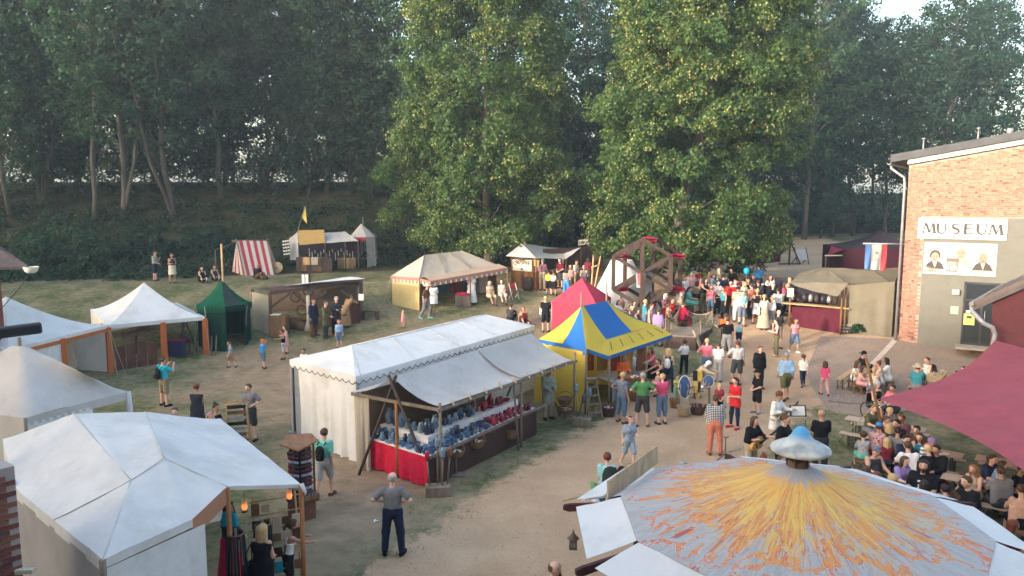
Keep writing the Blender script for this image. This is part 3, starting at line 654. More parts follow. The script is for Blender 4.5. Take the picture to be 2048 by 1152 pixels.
def lime(name, label, base, top_xy, prof, seed, nc, trunk_r):
    t = thing(name, label, 'tree', base); dx, dy = top_xy
    nl = nc // 11; lob = env_points(nl, prof, .16, seed, shell=.45); r_ = np.random.default_rng(seed); pick = r_.integers(0, nl, nc); dr = r_.normal(0, 1, (nc, 3)); dr[:, :2] += .9 * lob[pick, :2] / (np.linalg.norm(lob[pick, :2], axis=1, keepdims=True) + .1); dr /= np.linalg.norm(dr, axis=1, keepdims=True)
    cent = lob[pick] + dr * r_.uniform(.7, 1.5, (nc, 1)) * np.array([1, 1, .75]); cent[:, 2] -= .25 * np.hypot(dr[:, 0], dr[:, 1])
    zs = cent[:, 2]; k = np.clip(zs / 10, 0, 1); cent[:, 0] += dx * k; cent[:, 1] += dy * k
    rad = rng.uniform(.35, .75, nc); ctr = np.array([dx, dy, prof[len(prof) // 2][0]]); axis_c = np.stack([np.full(nc, dx), np.full(nc, dy), zs - 1.0], 1)
    pos, o = clusters(cent, rad, 62, .15, ctr); Vl = leaf_quads(pos, o, .18)
    keep = np.sin(pick * 2.4) + rng.normal(0, .4, nc) > -.1; cb = cent[keep] + (cent[keep] - axis_c[keep]) / np.linalg.norm(cent[keep] - axis_c[keep], axis=1, keepdims=True) * .35 * rad[keep, None]; cb[:, 2] -= .12
    pb, ob = clusters(cb, rad[keep] * .85, 24, .12, ctr, flat=.8); Vb = leaf_quads(pb, ob, .13, upb=.2, droop=1.2)
    V_ = np.concatenate([Vl, Vb]); mi = np.concatenate([np.zeros(len(Vl) // 4), np.ones(len(Vb) // 4)])
    me = crown_mesh('crown', V_, [lime_leaf, lime_bract], mi)
    tr = MB(); zt = prof[-1][0]; pts = [Vector((dx * min(1, z / 10) + .12 * math.sin(z * .7), dy * min(1, z / 10), z)) for z in np.linspace(-.3, zt * .85, 12)]
    tr.tube(pts, [trunk_r * (1.35 if i == 0 else 1) * (1 - .8 * i / 11) for i in range(12)], 10)
    for i in range(0, nc, max(1, nc // 26)):
        c_ = cent[i]; z0 = max(prof[0][0] - .6, c_[2] - 2.2); z0 = min(z0, zt * .8); pz = Vector((dx * min(1, z0 / 10), dy * min(1, z0 / 10), z0)); limb(tr, pz, c_, .07, .015)
    tro = tr.build('trunk', mat('lime_bark', (.10, .085, .07), var=.35, scale=3, bump=.7, bscale=14, stretch=(1, 1, .2)), t); cr = bpy.data.objects.new('crown', me); C.objects.link(cr); cr.parent = t
    return t
def gz(x, y): return Vector((x, y, hz(x, y)))
lime('lime_tree', 'big flowering lime tree behind the beige tent and the creperie stall', gz(-1.55, 50), (-.1, -.5), [(2.2, 3.2), (3.2, 4.9), (5.0, 5.7), (8, 4.9), (12, 4.0), (17, 3.6), (20, 3.0), (24, 1.2)], 3, 2800, .33)
lime('lime_tree', 'big flowering lime tree with low branches over the crowd behind the wooden wheel', gz(9.0, 45.5), (2.0, -1.0), [(1.7, 3.2), (2.6, 4.7), (4.6, 5.2), (8.5, 5.0), (12, 5.2), (16, 4.6), (19.5, 3.6), (23, 1.4)], 8, 3500, .42)
# a low hanging spray of lime leaves in front of the creperie roof
def forest_proto(seed, h, w, lowest, nc, leafm, bark, size=.24, per=42, trunk_r=.2, fork=False):
    prof = [(lowest, w * .45), (lowest + h * .15, w * .8), (h * .55, w), (h * .8, w * .85), (h, w * .3)]
    cent = env_points(nc, prof, .35, seed, shell=.25); rad = rng.uniform(.5, 1.1, nc); ctr = np.array([0, 0, h * .5])
    pos, o = clusters(cent, rad, per, size, ctr); me = crown_mesh('crown', leaf_quads(pos, o, size), [leafm])
    tr = MB(); lx, ly = random.uniform(-1.2, 1.2), random.uniform(-.6, .6)
    path = lambda z: Vector((lx * math.sin(z / h * 2.2) + .15 * math.sin(z * .8 + seed), ly * math.sin(z / h * 2), z))
    tr.tube([path(z) for z in np.linspace(-.6, h * .9, 10)], [trunk_r * (1.3 if i == 0 else 1) * (1 - .78 * i / 9) for i in range(10)], 8)
    if fork: tr.tube([path(z) + Vector((.25 + .16 * (z - 1), .1 * z, 0)) * min(1, z / 2) for z in np.linspace(-.4, h * .6, 7)], [trunk_r * .75 * (1 - .7 * i / 6) for i in range(7)], 7)
    for i in range(0, nc, max(1, nc // 36)):
        c_ = cent[i]; z0 = min(max(lowest * .7, c_[2] - 2.0), h * .85); limb(tr, path(z0), c_, .06, .015, k=5)
    tm = tr.mesh('trunk'); tm.materials.append(bark)
    return me, tm
PROT = [forest_proto(11, 19, 3.5, 4.0, 270, wood_leaf, bark_dark, fork=True), forest_proto(23, 22, 3.9, 5.0, 290, wood_leaf2, bark_pale), forest_proto(37, 17, 3.3, 3.0, 260, wood_leaf2, bark_pale, fork=True),
        forest_proto(41, 21, 4.2, 1.5, 330, wood_leaf, bark_dark), forest_proto(53, 12, 3.0, .6, 230, wood_leaf, bark_dark, trunk_r=.12)]
FL = ['dark slender forest tree with forked trunk', 'tall pale-barked forest tree', 'light green forest tree with forked pale trunk', 'broad dark forest tree leafy almost to the ground', 'small dark bushy tree leafy to its base']
FW = [' beside the yard', ' behind the shed and white tents', ' behind the striped tent', ' between workshop stall and lime tree', ' between the two lime trees', ' behind the black tent', ' behind the museum roof']
def forest_tree(x, y, k, s=1.0, rz=None):
    w_ = FW[sum(x > q for q in (-45, -27, -14, 0, 13, 27))]; t = thing('forest_tree', FL[k] + w_, 'tree', gz(x, y), random.uniform(0, 6.28) if rz is None else rz, 'trees of the wood: ' + ('forked dark', 'tall pale', 'light forked', 'broad dark', 'small dark')[k] + w_)
    sc = s * random.uniform(.92, 1.08); t.scale = (sc, sc, sc * random.uniform(.95, 1.1))
    for nm, me in zip(('crown', 'trunk'), PROT[k]): part(nm, me, None, t)
for px, py, k, s in ((188, 440, 1, 1.0), (250, 432, 2, 1.05), (345, 440, 0, 1.1), (618, 378, 1, 1.1), (655, 384, 2, 1.0), (745, 400, 4, .9), (90, 400, 0, 1.0), (445, 395, 1, 1.0), (530, 382, 0, 1.0), (20, 430, 2, .95), (700, 388, 0, 1.0),
                      (890, 468, 0, .8), (862, 455, 4, .9)):
    p = G(px, py); forest_tree(p.x, p.y, k, s)
random.seed(21)
for x, y, k in [(-44, 60, 0), (-39, 66, 1), (-35, 58, 3), (-33, 72, 0), (-29, 65, 2), (-26, 73, 1), (-23, 63, 0), (-19, 70, 1), (-16, 64, 0), (-13, 73, 2), (-10, 66, 0), (-7, 62, 1), (-4, 70, 3), (-1, 64, 3), (12, 74, 3), (18.5, 76, 3), (33, 80, 3), (29, 77, 1), (36, 82, 3), (22, 84, 3), (2.5, 69, 3), (5, 64, 3),
                (8, 72, 1), (11, 68, 3), (-48, 70, 3), (-42, 76, 0), (14, 76, 3), (17, 82, 3), (20, 79, 2), (23, 88, 3), (26, 83, 1), (29, 90, 3), (32, 84, 2), (36, 88, 3), (40, 83, 1), (45, 88, 3), (50, 84, 3), (21, 93, 1), (34, 96, 3), (44, 95, 1),
                (6.5, 60, 4), (-38, 63, 4), (-34, 61, 4), (-29, 64, 4), (-24.5, 62, 4), (-20, 65, 4), (-16, 61.5, 4), (-12, 65, 4), (-8.5, 62.5, 4), (-26, 67, 4), (-33, 66, 4), (-14, 68, 4), (-5.5, 63, 4), (48, 92, 3), (54, 90, 3), (38, 94, 3), (42, 78, 3), (31, 78, 4), (24, 80, 4), (46, 80, 3), (3, 59, 4), (14, 71, 4), (0.5, 59.5, 4), (19, 84, 4), (28, 86, 4), (-3.5, 58, 4)]:
    forest_tree(x, y, k, 1.12 if x > 12 else 1.0)
random.seed(5)
for x, y, k in ((-46, 38, 3), (-50, 30, 3), (-52, 46, 1), (-58, 22, 3), (-47, 50, 3), (-62, 34, 3), (-64, 12, 1)): forest_tree(x, y, k, 1.05)    # the wood goes on round the left of the yard
# undergrowth on the bank
def undergrowth():
    n = 3600; x = rng.uniform(-42, 16, n); t = np.concatenate([rng.uniform(-1.6, 19, 2400), rng.uniform(12, 26, 1200)]); y = np.interp(x, BX, BY) + t
    big = (rng.random(n) < .25) | (t > 12); rad = np.where(big, rng.uniform(.6, 1.3, n), rng.uniform(.3, .7, n)); z = height(x, y) + rad * rng.uniform(.2, .9, n) + np.where(t > 11, rng.uniform(0, 3.4, n), 0)
    ok = (x > -40) & ~((t < 1.0) & (np.abs(x + 11) < 7.5))
    n2 = 700; x2 = rng.uniform(14, 48, n2); t2 = rng.uniform(0, 16, n2); y2 = np.interp(x2, BX, BY) + t2; r2 = rng.uniform(.5, 1.3, n2)
    cent = np.concatenate([np.stack([x, y, z], -1)[ok], np.stack([x2, y2, height(x2, y2) + r2 * .5], -1)]); rad = np.concatenate([rad[ok], r2])
    pos, o = clusters(cent, rad, 34, .2, np.array([0, 60, -20.]), flat=.8); me = crown_mesh('undergrowth', leaf_quads(pos, o, .21, upb=.8), [under_leaf])
    ob = bpy.data.objects.new('undergrowth', me); C.objects.link(ob); tag(ob, 'dark ivy and low scrub covering the wooded bank', 'undergrowth', kind='stuff')
undergrowth()
def bush(px, py, label, s, n, leafm, flat=.8):
    b0 = G(px, py); t = thing('shrub', label, 'shrub', b0)
    cent = rng.normal(0, 1, (n, 3)); cent /= np.linalg.norm(cent, axis=1, keepdims=True); cent *= (rng.random((n, 1)) ** .4) * np.array(s); cent[:, 2] = np.abs(cent[:, 2]) + .15
    pos, o = clusters(cent, rng.uniform(.25, .5, n) * min(1, s[0]), 40, .2, np.array([0, 0, 0.]), flat=flat)
    me = crown_mesh('foliage', leaf_quads(pos, o, .19, upb=.6), [leafm]); part('foliage', me, None, t)
    st = MB()
    for i in range(6): limb(st, (random.uniform(-.1, .1), random.uniform(-.1, .1), -.1), cent[i] * .9, .03, .01, k=5)
    st.build('stem', bark_dark, t)
bush(130, 545, 'broad maple shrub at the foot of the bank beside the shed', (3.4, 1.4, 3.0), 190, wood_leaf2)
bush(300, 520, 'dark low shrub behind the two people standing on the bank edge', (2.2, .9, 1.7), 90, under_leaf)
bush(420, 505, 'dark green shrub left of the striped tent', (1.8, .8, 1.6), 90, wood_leaf)
bush(1712, 668, 'small potted shrub beside the chalkboard at the khaki stall', (.32, .3, .45), 16, wood_leaf2)
# ================================================================== tents and stalls
cWhite = canvas('white_canvas', (0.80, 0.80, 0.80), dirt=(0.62, 0.60, 0.57), trans=.25, var=.04)
cPale = canvas('pale_canvas', (0.74, 0.735, 0.73), dirt=(0.58, 0.57, 0.55))
cGrey = canvas('grey_canvas', (0.55, 0.53, 0.52), dirt=(0.42, 0.40, 0.38))
cLinen = canvas('linen_canvas', (0.50, 0.45, 0.37), dirt=(0.36, 0.31, 0.25))
cBeige = canvas('beige_canvas', (0.52, 0.45, 0.37), dirt=(0.42, 0.36, 0.29))
cYellowW = canvas('pale_yellow_canvas', (0.70, 0.55, 0.26), var=.06, trans=.3)
cYellow = canvas('yellow_canvas', (0.74, 0.55, 0.09), var=.06, trans=.3)
cBlue = canvas('blue_canvas', (0.035, 0.16, 0.46), var=.06, trans=.2)
cRed = canvas('red_tarp', (0.60, 0.075, 0.125), var=.1, trans=.3)
cSail = canvas('wine_red_sail', (0.43, 0.11, 0.14), dirt=(.38, .125, .15), var=.12, trans=.3)
cGreen = canvas('green_canvas', (0.012, 0.105, 0.060), var=.1)
cDkGreen = canvas('dark_green_canvas', (0.010, 0.050, 0.034), var=.1)
cGrGrey = canvas('faded_green_canvas', (0.045, 0.060, 0.055), var=.1)
cKhaki = canvas('khaki_canvas', (0.27, 0.235, 0.17), dirt=(0.21, 0.18, 0.13))
cMaroon = canvas('maroon_canvas', (0.085, 0.017, 0.03), var=.1, trans=.12)
cBlack = canvas('black_canvas', (0.035, 0.028, 0.042), var=.1, trans=.05)
cBrown = canvas('brown_canvas', (0.16, 0.115, 0.085), dirt=(0.11, 0.08, 0.06))
cTan = canvas('tan_canvas', (0.46, 0.31, 0.12), var=.08)
cOrange = canvas('orange_wrap', (0.50, 0.15, 0.05), var=.1, trans=.1)
cStripeR = canvas('stripe_red', (0.48, 0.07, 0.085), var=.08); cStripeW = canvas('stripe_white', (0.66, 0.60, 0.56), var=.06)
cRose = canvas('rose_canvas', (0.40, 0.22, 0.17), var=.08)
wDark = wood('dark_beam', (0.075, 0.05, 0.042)); wBrown = wood('brown_wood', (0.19, 0.105, 0.055)); wPole = wood('grey_pole', (0.20, 0.16, 0.125)); wPine = wood('pine_wood', (0.46, 0.30, 0.15)); wRed = wood('red_brown_wood', (0.22, 0.085, 0.04))
rope = mat('hemp_rope', (0.42, 0.36, 0.26), var=.15)
def lift(p, z): return Vector((p.x, p.y, p.z + z))
def gnd(p): return Vector((p.x, p.y, hz(p.x, p.y)))
def curtain(a, b, ztop, zbot=None, nu=18, nv=8, fold=.04, mi=0, swell=0.0, k=9, gather=0.0):
    """hanging cloth wall between ground points a and b; ztop may be a pair"""
    zt = ztop if isinstance(ztop, (tuple, list)) else (ztop, ztop); a = Vector(a); b = Vector(b)
    za = hz(a.x, a.y) + .02 if zbot is None else zbot; zb = hz(b.x, b.y) + .02 if zbot is None else zbot
    d = (b - a); d.z = 0; n = Vector((d.y, -d.x, 0)).normalized(); ph = random.uniform(0, 6)
    def fn(u, v, p):
        return p + n * (fold * v * (math.sin(k * u * 2 * math.pi + ph) * .6 + math.sin(k * 1.7 * u * 6 + ph) * .4) + swell * math.sin(math.pi * v) * math.sin(math.pi * u))
    return MB().patch((a.x, a.y, zt[0]), (b.x, b.y, zt[1]), (b.x, b.y, zb), (a.x, a.y, za), nu, nv, fn=fn, mi=mi)
def valance(mb, pts, drop, n=12, scallop=True, mi=0, mi2=None, out=0.0):
    """band hanging from a polyline, scalloped or cut in tabs; every second tab may take mi2"""
    for a, b in zip(pts[:-1], pts[1:]):
        a = Vector(a); b = Vector(b)
        for i in range(n):
            p = a.lerp(b, i / n); q = a.lerp(b, (i + 1) / n); m_ = p.lerp(q, .5); D = Vector((0, 0, -drop)); k = mi2 if (mi2 is not None and i % 2) else mi
            if scallop == 'tab':
                w = (q - p) * .12; mb.add([p, q, q + D * .5, p + D * .5], [(0, 1, 2, 3)], mi); mb.add([p + w + D * .5, q - w + D * .5, q - w + D, p + w + D], [(0, 1, 2, 3)], k)
            elif scallop: mb.add([p, q, q + D * .6, q.lerp(m_, .45) + D * .93, m_ + D, p.lerp(m_, .45) + D * .93, p + D * .6], [tuple(range(7))], k)
            else: mb.add([p, q, q + D, p + D], [(0, 1, 2, 3)], k)
def post(parent, p, ztop, r=.04, material=None, name='post', lean=(0, 0)):
    b_ = gnd(Vector(p)); return MB().tube([b_ + Vector((0, 0, -.05)), (b_.x + lean[0], b_.y + lean[1], ztop)], r, 7).build(name, material or wPole, parent, 1)
def ropes(parent, *segs, r=.012):
    for a, b in segs: MB().tube([a, Vector(a).lerp(Vector(b), .5) - Vector((0, 0, .05)), b], r, 4).build('guy_rope', rope, parent, 1)

# ---- white pagoda tents with orange posts
def pagoda(label, cor, ze, peak, posts, vmat=cWhite):
    t = thing('pagoda_tent', label, 'tent', gnd((cor[0] + cor[2]) / 2)); pk = Vector(peak)
    rf = MB()
    for i in range(4):
        a, b = cor[i], cor[(i + 1) % 4]; a = Vector((a.x, a.y, ze)); b = Vector((b.x, b.y, ze))
        def fn(u, v, p, a=a, b=b):
            base = a.lerp(b, u); q = base.lerp(pk, v); q.z = ze + (pk.z - ze) * (v ** 1.55) - .05 * math.sin(math.pi * u) * (1 - v) * 0; return q + Vector((0, 0, .025 * math.sin(u * 11 + i) * v * (1 - v)))
        rf.patch(a, b, pk, pk, 14, 12, fn=fn)
    rf.build('roof', cWhite, t, 1)
    vb = MB(); valance(vb, [Vector((c.x, c.y, ze)) for c in cor] + [Vector((cor[0].x, cor[0].y, ze))], .16, n=6, scallop=False); vb.build('valance', vmat, t, 1)
    for c in posts: MB().tube([lift(gnd(c), -.03), lift(gnd(c), .02), Vector((c.x, c.y, ze - .1))], [.16, .15, .13], 4, smooth=False).build('post', cOrange, t, 1)
    return t
F1 = G(222, 745); F2 = G(413, 708); ze = zrow(F1, 650); dF = (F2 - F1); dF.z = 0; wv = Vector((-dF.y, dF.x, 0)).normalized() * 5.4
pk = (F1 + F2) / 2 + wv / 2; pkz = zrow(pk, 565)
mid = F1.lerp(F2, .55)
pt = pagoda('white peaked tent on orange posts beside the green tent, dark fence panels inside', [F1, F2, F2 + wv, F1 + wv], ze, (pk.x, pk.y, pkz), [F1, F2, mid])
curtain(F1 + wv, F2 + wv, ze).build('side_wall', cPale, pt, 1)
curtain(F1 + wv, F1 + wv * .35, ze).build('side_wall', cPale, pt, 1)
ropes(pt, (Vector((F1.x, F1.y, ze)), G(236, 755)), (Vector((F1.x, F1.y, ze)), G(253, 752)))
L0 = F1 + Vector((-.9, -5.0, 0)); wl_ = Vector((-4.6, .8, 0)); pk = F1.lerp(L0, .5) + wl_ * .5; 
pt2 = pagoda('white peaked tent on orange posts at the left edge with black dress on display', [L0, F1, F1 + wl_, L0 + wl_], ze, (pk.x, pk.y, zrow(pk, 593)), [L0.lerp(F1, .5), L0])
MB().beam(L0 + Vector((0, 0, ze - .2 - L0.z)), Vector((F1.x, F1.y, ze - .2)), .05, .14).build('eave_beam', cOrange, pt2, 1)
curtain(F1 + wl_, L0 + wl_, ze).build('side_wall', cPale, pt2, 1); curtain(F1 + wl_, F1, ze).build('side_wall', cPale, pt2, 1)
curtain(L0.lerp(F1, .48), L0.lerp(F1, .25), ze - .15, zbot=.8, k=4, fold=.1).build('curtain', cWhite, pt2, 1)

# ---- grey canopy tent at the left
gt_ = thing('canopy_tent', 'grey weathered canopy tent with pointed pole between the white tents', 'tent', G(150, 860))
A_ = W(257, 783, 2.15); B_ = W(50, 836, 2.15); D_ = B_ + Vector((-3.6, 1.2, 0)); E_ = A_ + Vector((-3.4, 2.2, 0)); R1 = W(38, 679, 3.75); R2 = W(165, 746, 2.95); R0 = W(104, 722, 3.05)
rf = MB(); [rf.patch(*q, 12, 12, sag=.10) for q in ((B_, A_, R2, R1), (A_, E_, R1, R2), (D_, B_, R1, R1), (E_, D_, R1, R1))]; rf.weld(3, .015).build('roof', cGrey, gt_, 1)
vb = MB(); valance(vb, [D_, B_, A_, E_], .22, n=6, scallop=False); vb.build('valance', cGrey, gt_, 1)
for p in (A_, B_, D_, E_): post(gt_, p, p.z, .04)
post(gt_, R1, R1.z + .05, .05)
curtain(B_, B_.lerp(A_, .62), 2.0).build('side_wall', cPale, gt_, 1); curtain(D_, B_, 2.0).build('side_wall', cGrey, gt_, 1)
MB().tube([A_, lift(A_, -.5), gnd(A_) + Vector((0, 0, .02))], [.06, .09, .10], 8).build('tied_curtain', cPale, gt_, 1)

# ---- big pale market tent, bottom left
mt = thing('market_tent', 'large pale hipped market tent with leather goods under its open corner', 'tent', (-7.5, 13.5, 0))
a = W(5, 878, 2.65); b = W(145, 824, 3.2); c = W(290, 823, 3.0); d = W(602, 968, 2.3); e = W(455, 973, 2.5); f = W(385, 1038, 2.32); g = W(205, 1120, 2.3); h = W(28, 975, 2.3); i_ = W(262, 960, 2.82); j = W(328, 915, 3.0)
bk = Vector((-6.7, 17.3, 2.45)); 
rf = MB(); [rf.patch(*q, 14, 14, sag=.03) for q in ((h, i_, b, a), (h, g, i_, i_), (g, f, j, i_), (i_, j, c, b), (f, e, j, j), (e, d, c, j), (d, bk, c, c), (bk, a, b, c))]
rf.weld(2, .015, .006).build('roof', cPale, mt, 1)
vb = MB(); valance(vb, [a, h, g], .20, n=10, scallop=False); valance(vb, [g, f], .14, n=6, scallop=False); vb.build('valance', cPale, mt, 1); vb = MB(); valance(vb, [e, d], .07, n=8, scallop=False); vb.build('valance', cPale, mt, 1)
MB().patch(f + Vector((0, 0, -.0)), e, lift(e, -.30), lift(f, -.34), 6, 4).build('inner_lining', canvas('peach_lining', (0.44, 0.22, 0.14)), mt, 1)
def sw(u, v, p): return p
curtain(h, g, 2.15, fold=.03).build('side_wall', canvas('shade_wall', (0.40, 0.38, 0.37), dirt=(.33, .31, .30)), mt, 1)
curtain(g, f + (f - g) * .15, 2.15, fold=.09, k=4, swell=.12).build('side_wall', cPale, mt, 1)
curtain(a, bk, 2.4).build('side_wall', cPale, mt, 1); curtain(a, h, 2.4).build('side_wall', cPale, mt, 1)
for p in (d, e): post(mt, p, p.z - .02, .045, wood('amber_pole', (0.33, 0.15, 0.06)))
post(mt, h, h.z, .05); post(mt, g, g.z, .05); post(mt, bk, bk.z, .05)
MB().tube([d, d + Vector((.08, -.02, -.16)), d + Vector((.07, -.03, -.2))], [.05, .03, .01], 6).build('corner_tab', cPale, mt, 1)

seamc = mat('seam_grey', (.50, .49, .47), var=.1)
for p, q in ((i_, b), (i_, g), (i_, j), (j, c), (j, e), (h.lerp(g, .5), i_)): MB().tube([p.lerp(q, t_ / 6) + Vector((0, 0, -.012 if 0 < t_ < 6 else 0)) for t_ in range(7)], .011, 4).build('seam', seamc, mt, 1)
# ---- white pottery marquee
pm = thing('marquee', 'long white marquee with scalloped valance and drawn side wall', 'tent', (-3, 26, 0))
zE = 2.5; q0 = W(579, 719, zE); q1 = W(711, 753, zE); q2 = W(1070, 651, zE); q3 = q0 + (q2 - q1)
rA = (q0 + q1) / 2 + (q2 - q1).normalized() * 1.3 + Vector((0, 0, .42)); rB = (q2 + q3) / 2 - (q2 - q1).normalized() * 1.3 + Vector((0, 0, .42))
rf = MB(); rf.patch(q0, q1, rA, rA, 12, 8, wr=.008); rf.patch(q1, q2, rB, rA, 36, 8, wr=.008, sag=.02); rf.patch(q2, q3, rB, rB, 12, 8, wr=.008); rf.patch(q3, q0, rA, rB, 36, 8, wr=.008)
rf.build('roof', cWhite, pm, 1)
for t_ in (.0, .25, .5, .75, 1.0): MB().tube([q1.lerp(q2, .02 + .96 * t_) + Vector((0, 0, .004)), rA.lerp(rB, t_) + Vector((0, 0, .006)), q0.lerp(q3, .02 + .96 * t_) + Vector((0, 0, .004))], .009, 4).build('seam', seamc, pm, 1)
MB().tube([rA + Vector((0, 0, .01)), rB + Vector((0, 0, .01))], .012, 4).build('ridge_seam', seamc, pm, 1)
vb = MB(); valance(vb, [q0, q1], .26, n=11); valance(vb, [q1, q2], .26, n=34); valance(vb, [q2, q3], .26, n=11); valance(vb, [q3, q0], .26, n=34); vb.build('valance', cWhite, pm, 1)
dk = MB()
for A0, B0, n in ((q0, q1, 11), (q1, q2, 34)):
    o = (B0 - A0); o = Vector((o.y, -o.x, 0)).normalized() * .012; pts = []
    for i in range(n * 4 + 1):
        t_ = i / (n * 4); ph = (i % 4) / 4; s_ = .6 + .4 * math.sin(math.pi * ph); pts.append(A0.lerp(B0, t_) + o + Vector((0, 0, -.26 * s_ * .97)))
    dk.tube(pts, .012, 4)
dk.build('valance_trim', mat('grey_trim', (0.12, 0.12, 0.125)), pm, 1)
mc_ = (q0 + q2) / 2
for p in (q0, q1, q2, q3, q1.lerp(q2, .5), q0.lerp(q3, .5)): post(pm, p.lerp(mc_, .02), zE - .02, .035, darkmetal)
MB().box((gnd(q0).x, gnd(q0).y, .1), (.22, .22, .22)).build('ballast', zinc, pm, 1)
n_ = (q1 - q0).normalized()
curtain(q0 + n_ * .45, q1, zE - .05, fold=.10, k=6, nu=40, nv=12, gather=.2).build('side_wall', cWhite, pm, 1)
curtain(q1, q2, zE - .05, fold=.05, k=16, nu=60).build('side_wall', cPale, pm, 1); curtain(q2, q3, zE - .05).build('side_wall', cWhite, pm, 1); curtain(q3, q0, zE - .05, nu=40).build('side_wall', cWhite, pm, 1)

# ---- pottery stall in front of the marquee
ps = thing('pottery_stall', 'pole-framed pottery stall under grey canvas with white cloth table', 'stall', (-1, 22, 0))
eL = W(703, 784, 2.2); eF = W(880, 814, 2.12); eR = W(1143, 722, 2.12); rF = W(785, 753, 2.75); rR = W(1062, 669, 2.75); eBR = rR + (eL - rF)
rf = MB()
def sagfn(u, v, p): return p - Vector((0, 0, .13 * math.sin(math.pi * v) ))
rf.patch(rF, rR, eR, eF, 30, 14, sag=.06, wr=.012, fn=sagfn); rf.patch(rR, rF, eL, eBR, 24, 8, sag=.05, fn=sagfn); rf.build('roof', cGrey, ps, 1)
MB().patch(rF.lerp(rR, .55) + Vector((0, 0, .03)), rR + Vector((0, 0, .03)), eR + Vector((.02, 0, .03)), eF.lerp(eR, .55) + Vector((0, 0, .03)), 14, 14, sag=.05, wr=.012, fn=sagfn).build('second_cloth', canvas('grey_canvas_b', (0.50, 0.485, 0.47)), ps, 1)
ext = (eR - eF).normalized()
MB().beam(eF - ext * .1 + Vector((0, 0, -.08)), eR + ext * .35 + Vector((0, 0, -.06)), .06, .08).build('eave_rail', wPole, ps, 1)
MB().beam(eL + Vector((0, 0, -.05)), eF + Vector((0, 0, -.08)), .06, .08).build('end_rail', wPole, ps, 1)
for k in range(9):
    p = eF.lerp(eR, .08 + k * .108); MB().beam(p + Vector((-.06, .12, .08)), p + Vector((.03, -.09, -.06)), .04).build('rail_tie', wood('pale_tie', (0.42, 0.34, 0.25)), ps, 1)
post(ps, eF, eF.z + .1, .04); post(ps, eR + ext * .2, eR.z + .25, .04); post(ps, eF.lerp(eR, .56), 2.1, .035); post(ps, eL.lerp(eF, .52), 2.1, .045, wood('amber_pole', (0.3, 0.15, 0.07)))
top = rF + Vector((0, 0, -.12))
MB().tube([top + Vector((.1, 0, .15)), gnd(eL.lerp(eF, .05) + Vector((.1, -.35, 0)))], .045, 6).build('brace_pole', wDark, ps, 1)
MB().tube([top + Vector((-.1, 0, .15)), gnd(eL.lerp(eF, .98) + Vector((-.1, -.2, 0)))], .045, 6).build('brace_pole', wDark, ps, 1)
tR = rR + Vector((0, 0, -.1))
for k in (-1, 1): MB().tube([tR, gnd(tR + Vector((k * 1.0, k * -.5, 0)))], .04, 6).build('brace_pole', wPole, ps, 1)
s0 = eF.lerp(eR, .5); MB().tube([lift(s0, -.1), gnd(s0 + Vector((.15, .1, 0))).lerp(lift(s0, 0), .0)], .035, 6).build('strut', wPole, ps, 1)
curtain(eL + Vector((.05, .05, 0)), eL + Vector((.5, -.18, 0)), 2.1, fold=.08, k=3).build('tied_curtain', cLinen, ps, 1)
curtain(eL + Vector((.2, .3, 0)), eL.lerp(eBR, .9), 2.2, nu=30).build('back_cloth', cBrown, ps, 1)
# table
tA = W(729, 873, .86); tB = W(857, 914, .86); tC = W(1073, 816, .86); tw = (tA - tB)
tD = tC + tw.normalized() * 1.15
tt = MB(); nB = (tC - tB).normalized(); tw1 = tw.normalized()
inner = tB + tw1 * 1.15 + nB * 1.0
tt.prism([tA, tB, tC, tD, inner, tA + nB * 1.0], (0, 0, -.05)); tt.build('table_top', mat('white_tablecloth', (0.78, 0.76, 0.74), var=.05), ps, 1)
MB().prism([tA + nB * .55 - tw1 * .1 + Vector((0, 0, .004)), tB + nB * .65 + tw1 * .62 + Vector((0, 0, .004)), tC + tw1 * .62 - nB * .2 + Vector((0, 0, .004)), tD - nB * .2 + Vector((0, 0, .004)), inner + Vector((0, 0, .004)), tA + nB * 1.0 - tw1 * .1 + Vector((0, 0, .004))], (0, 0, .22)).build('display_step', mat('white_tablecloth', ()), ps, 1)
frn = MB(); off = Vector((nB.y, -nB.x, 0)) * 0.01
frn.patch(tB + Vector((0, 0, -.05)), tC + Vector((0, 0, -.05)), gnd(tC), gnd(tB), 24, 4, wr=.01); frn.build('front_cloth', canvas('brown_hessian', (0.085, 0.05, 0.042)), ps, 1)
frn = MB(); frn.patch(tC + Vector((0, 0, -.05)), tD + Vector((0, 0, -.05)), gnd(tD), gnd(tC), 6, 4, wr=.01); frn.build('front_cloth', canvas('brown_hessian', ()), ps, 1)
nA = (tB - tA).normalized()
curtain(tA - nB * .03, tB - nB * .03 + nA * .02, .85, zbot=.06, fold=.06, k=5, nu=40).build('red_cloth', cloth((0.50, 0.018, 0.05)), ps, 1)
MB().beam(tB + Vector((0, -.04, -.02)) , tC + nB * 1.2 + Vector((0, -.04, -.02)), .05, .07).build('table_rail', wPole, ps, 1)

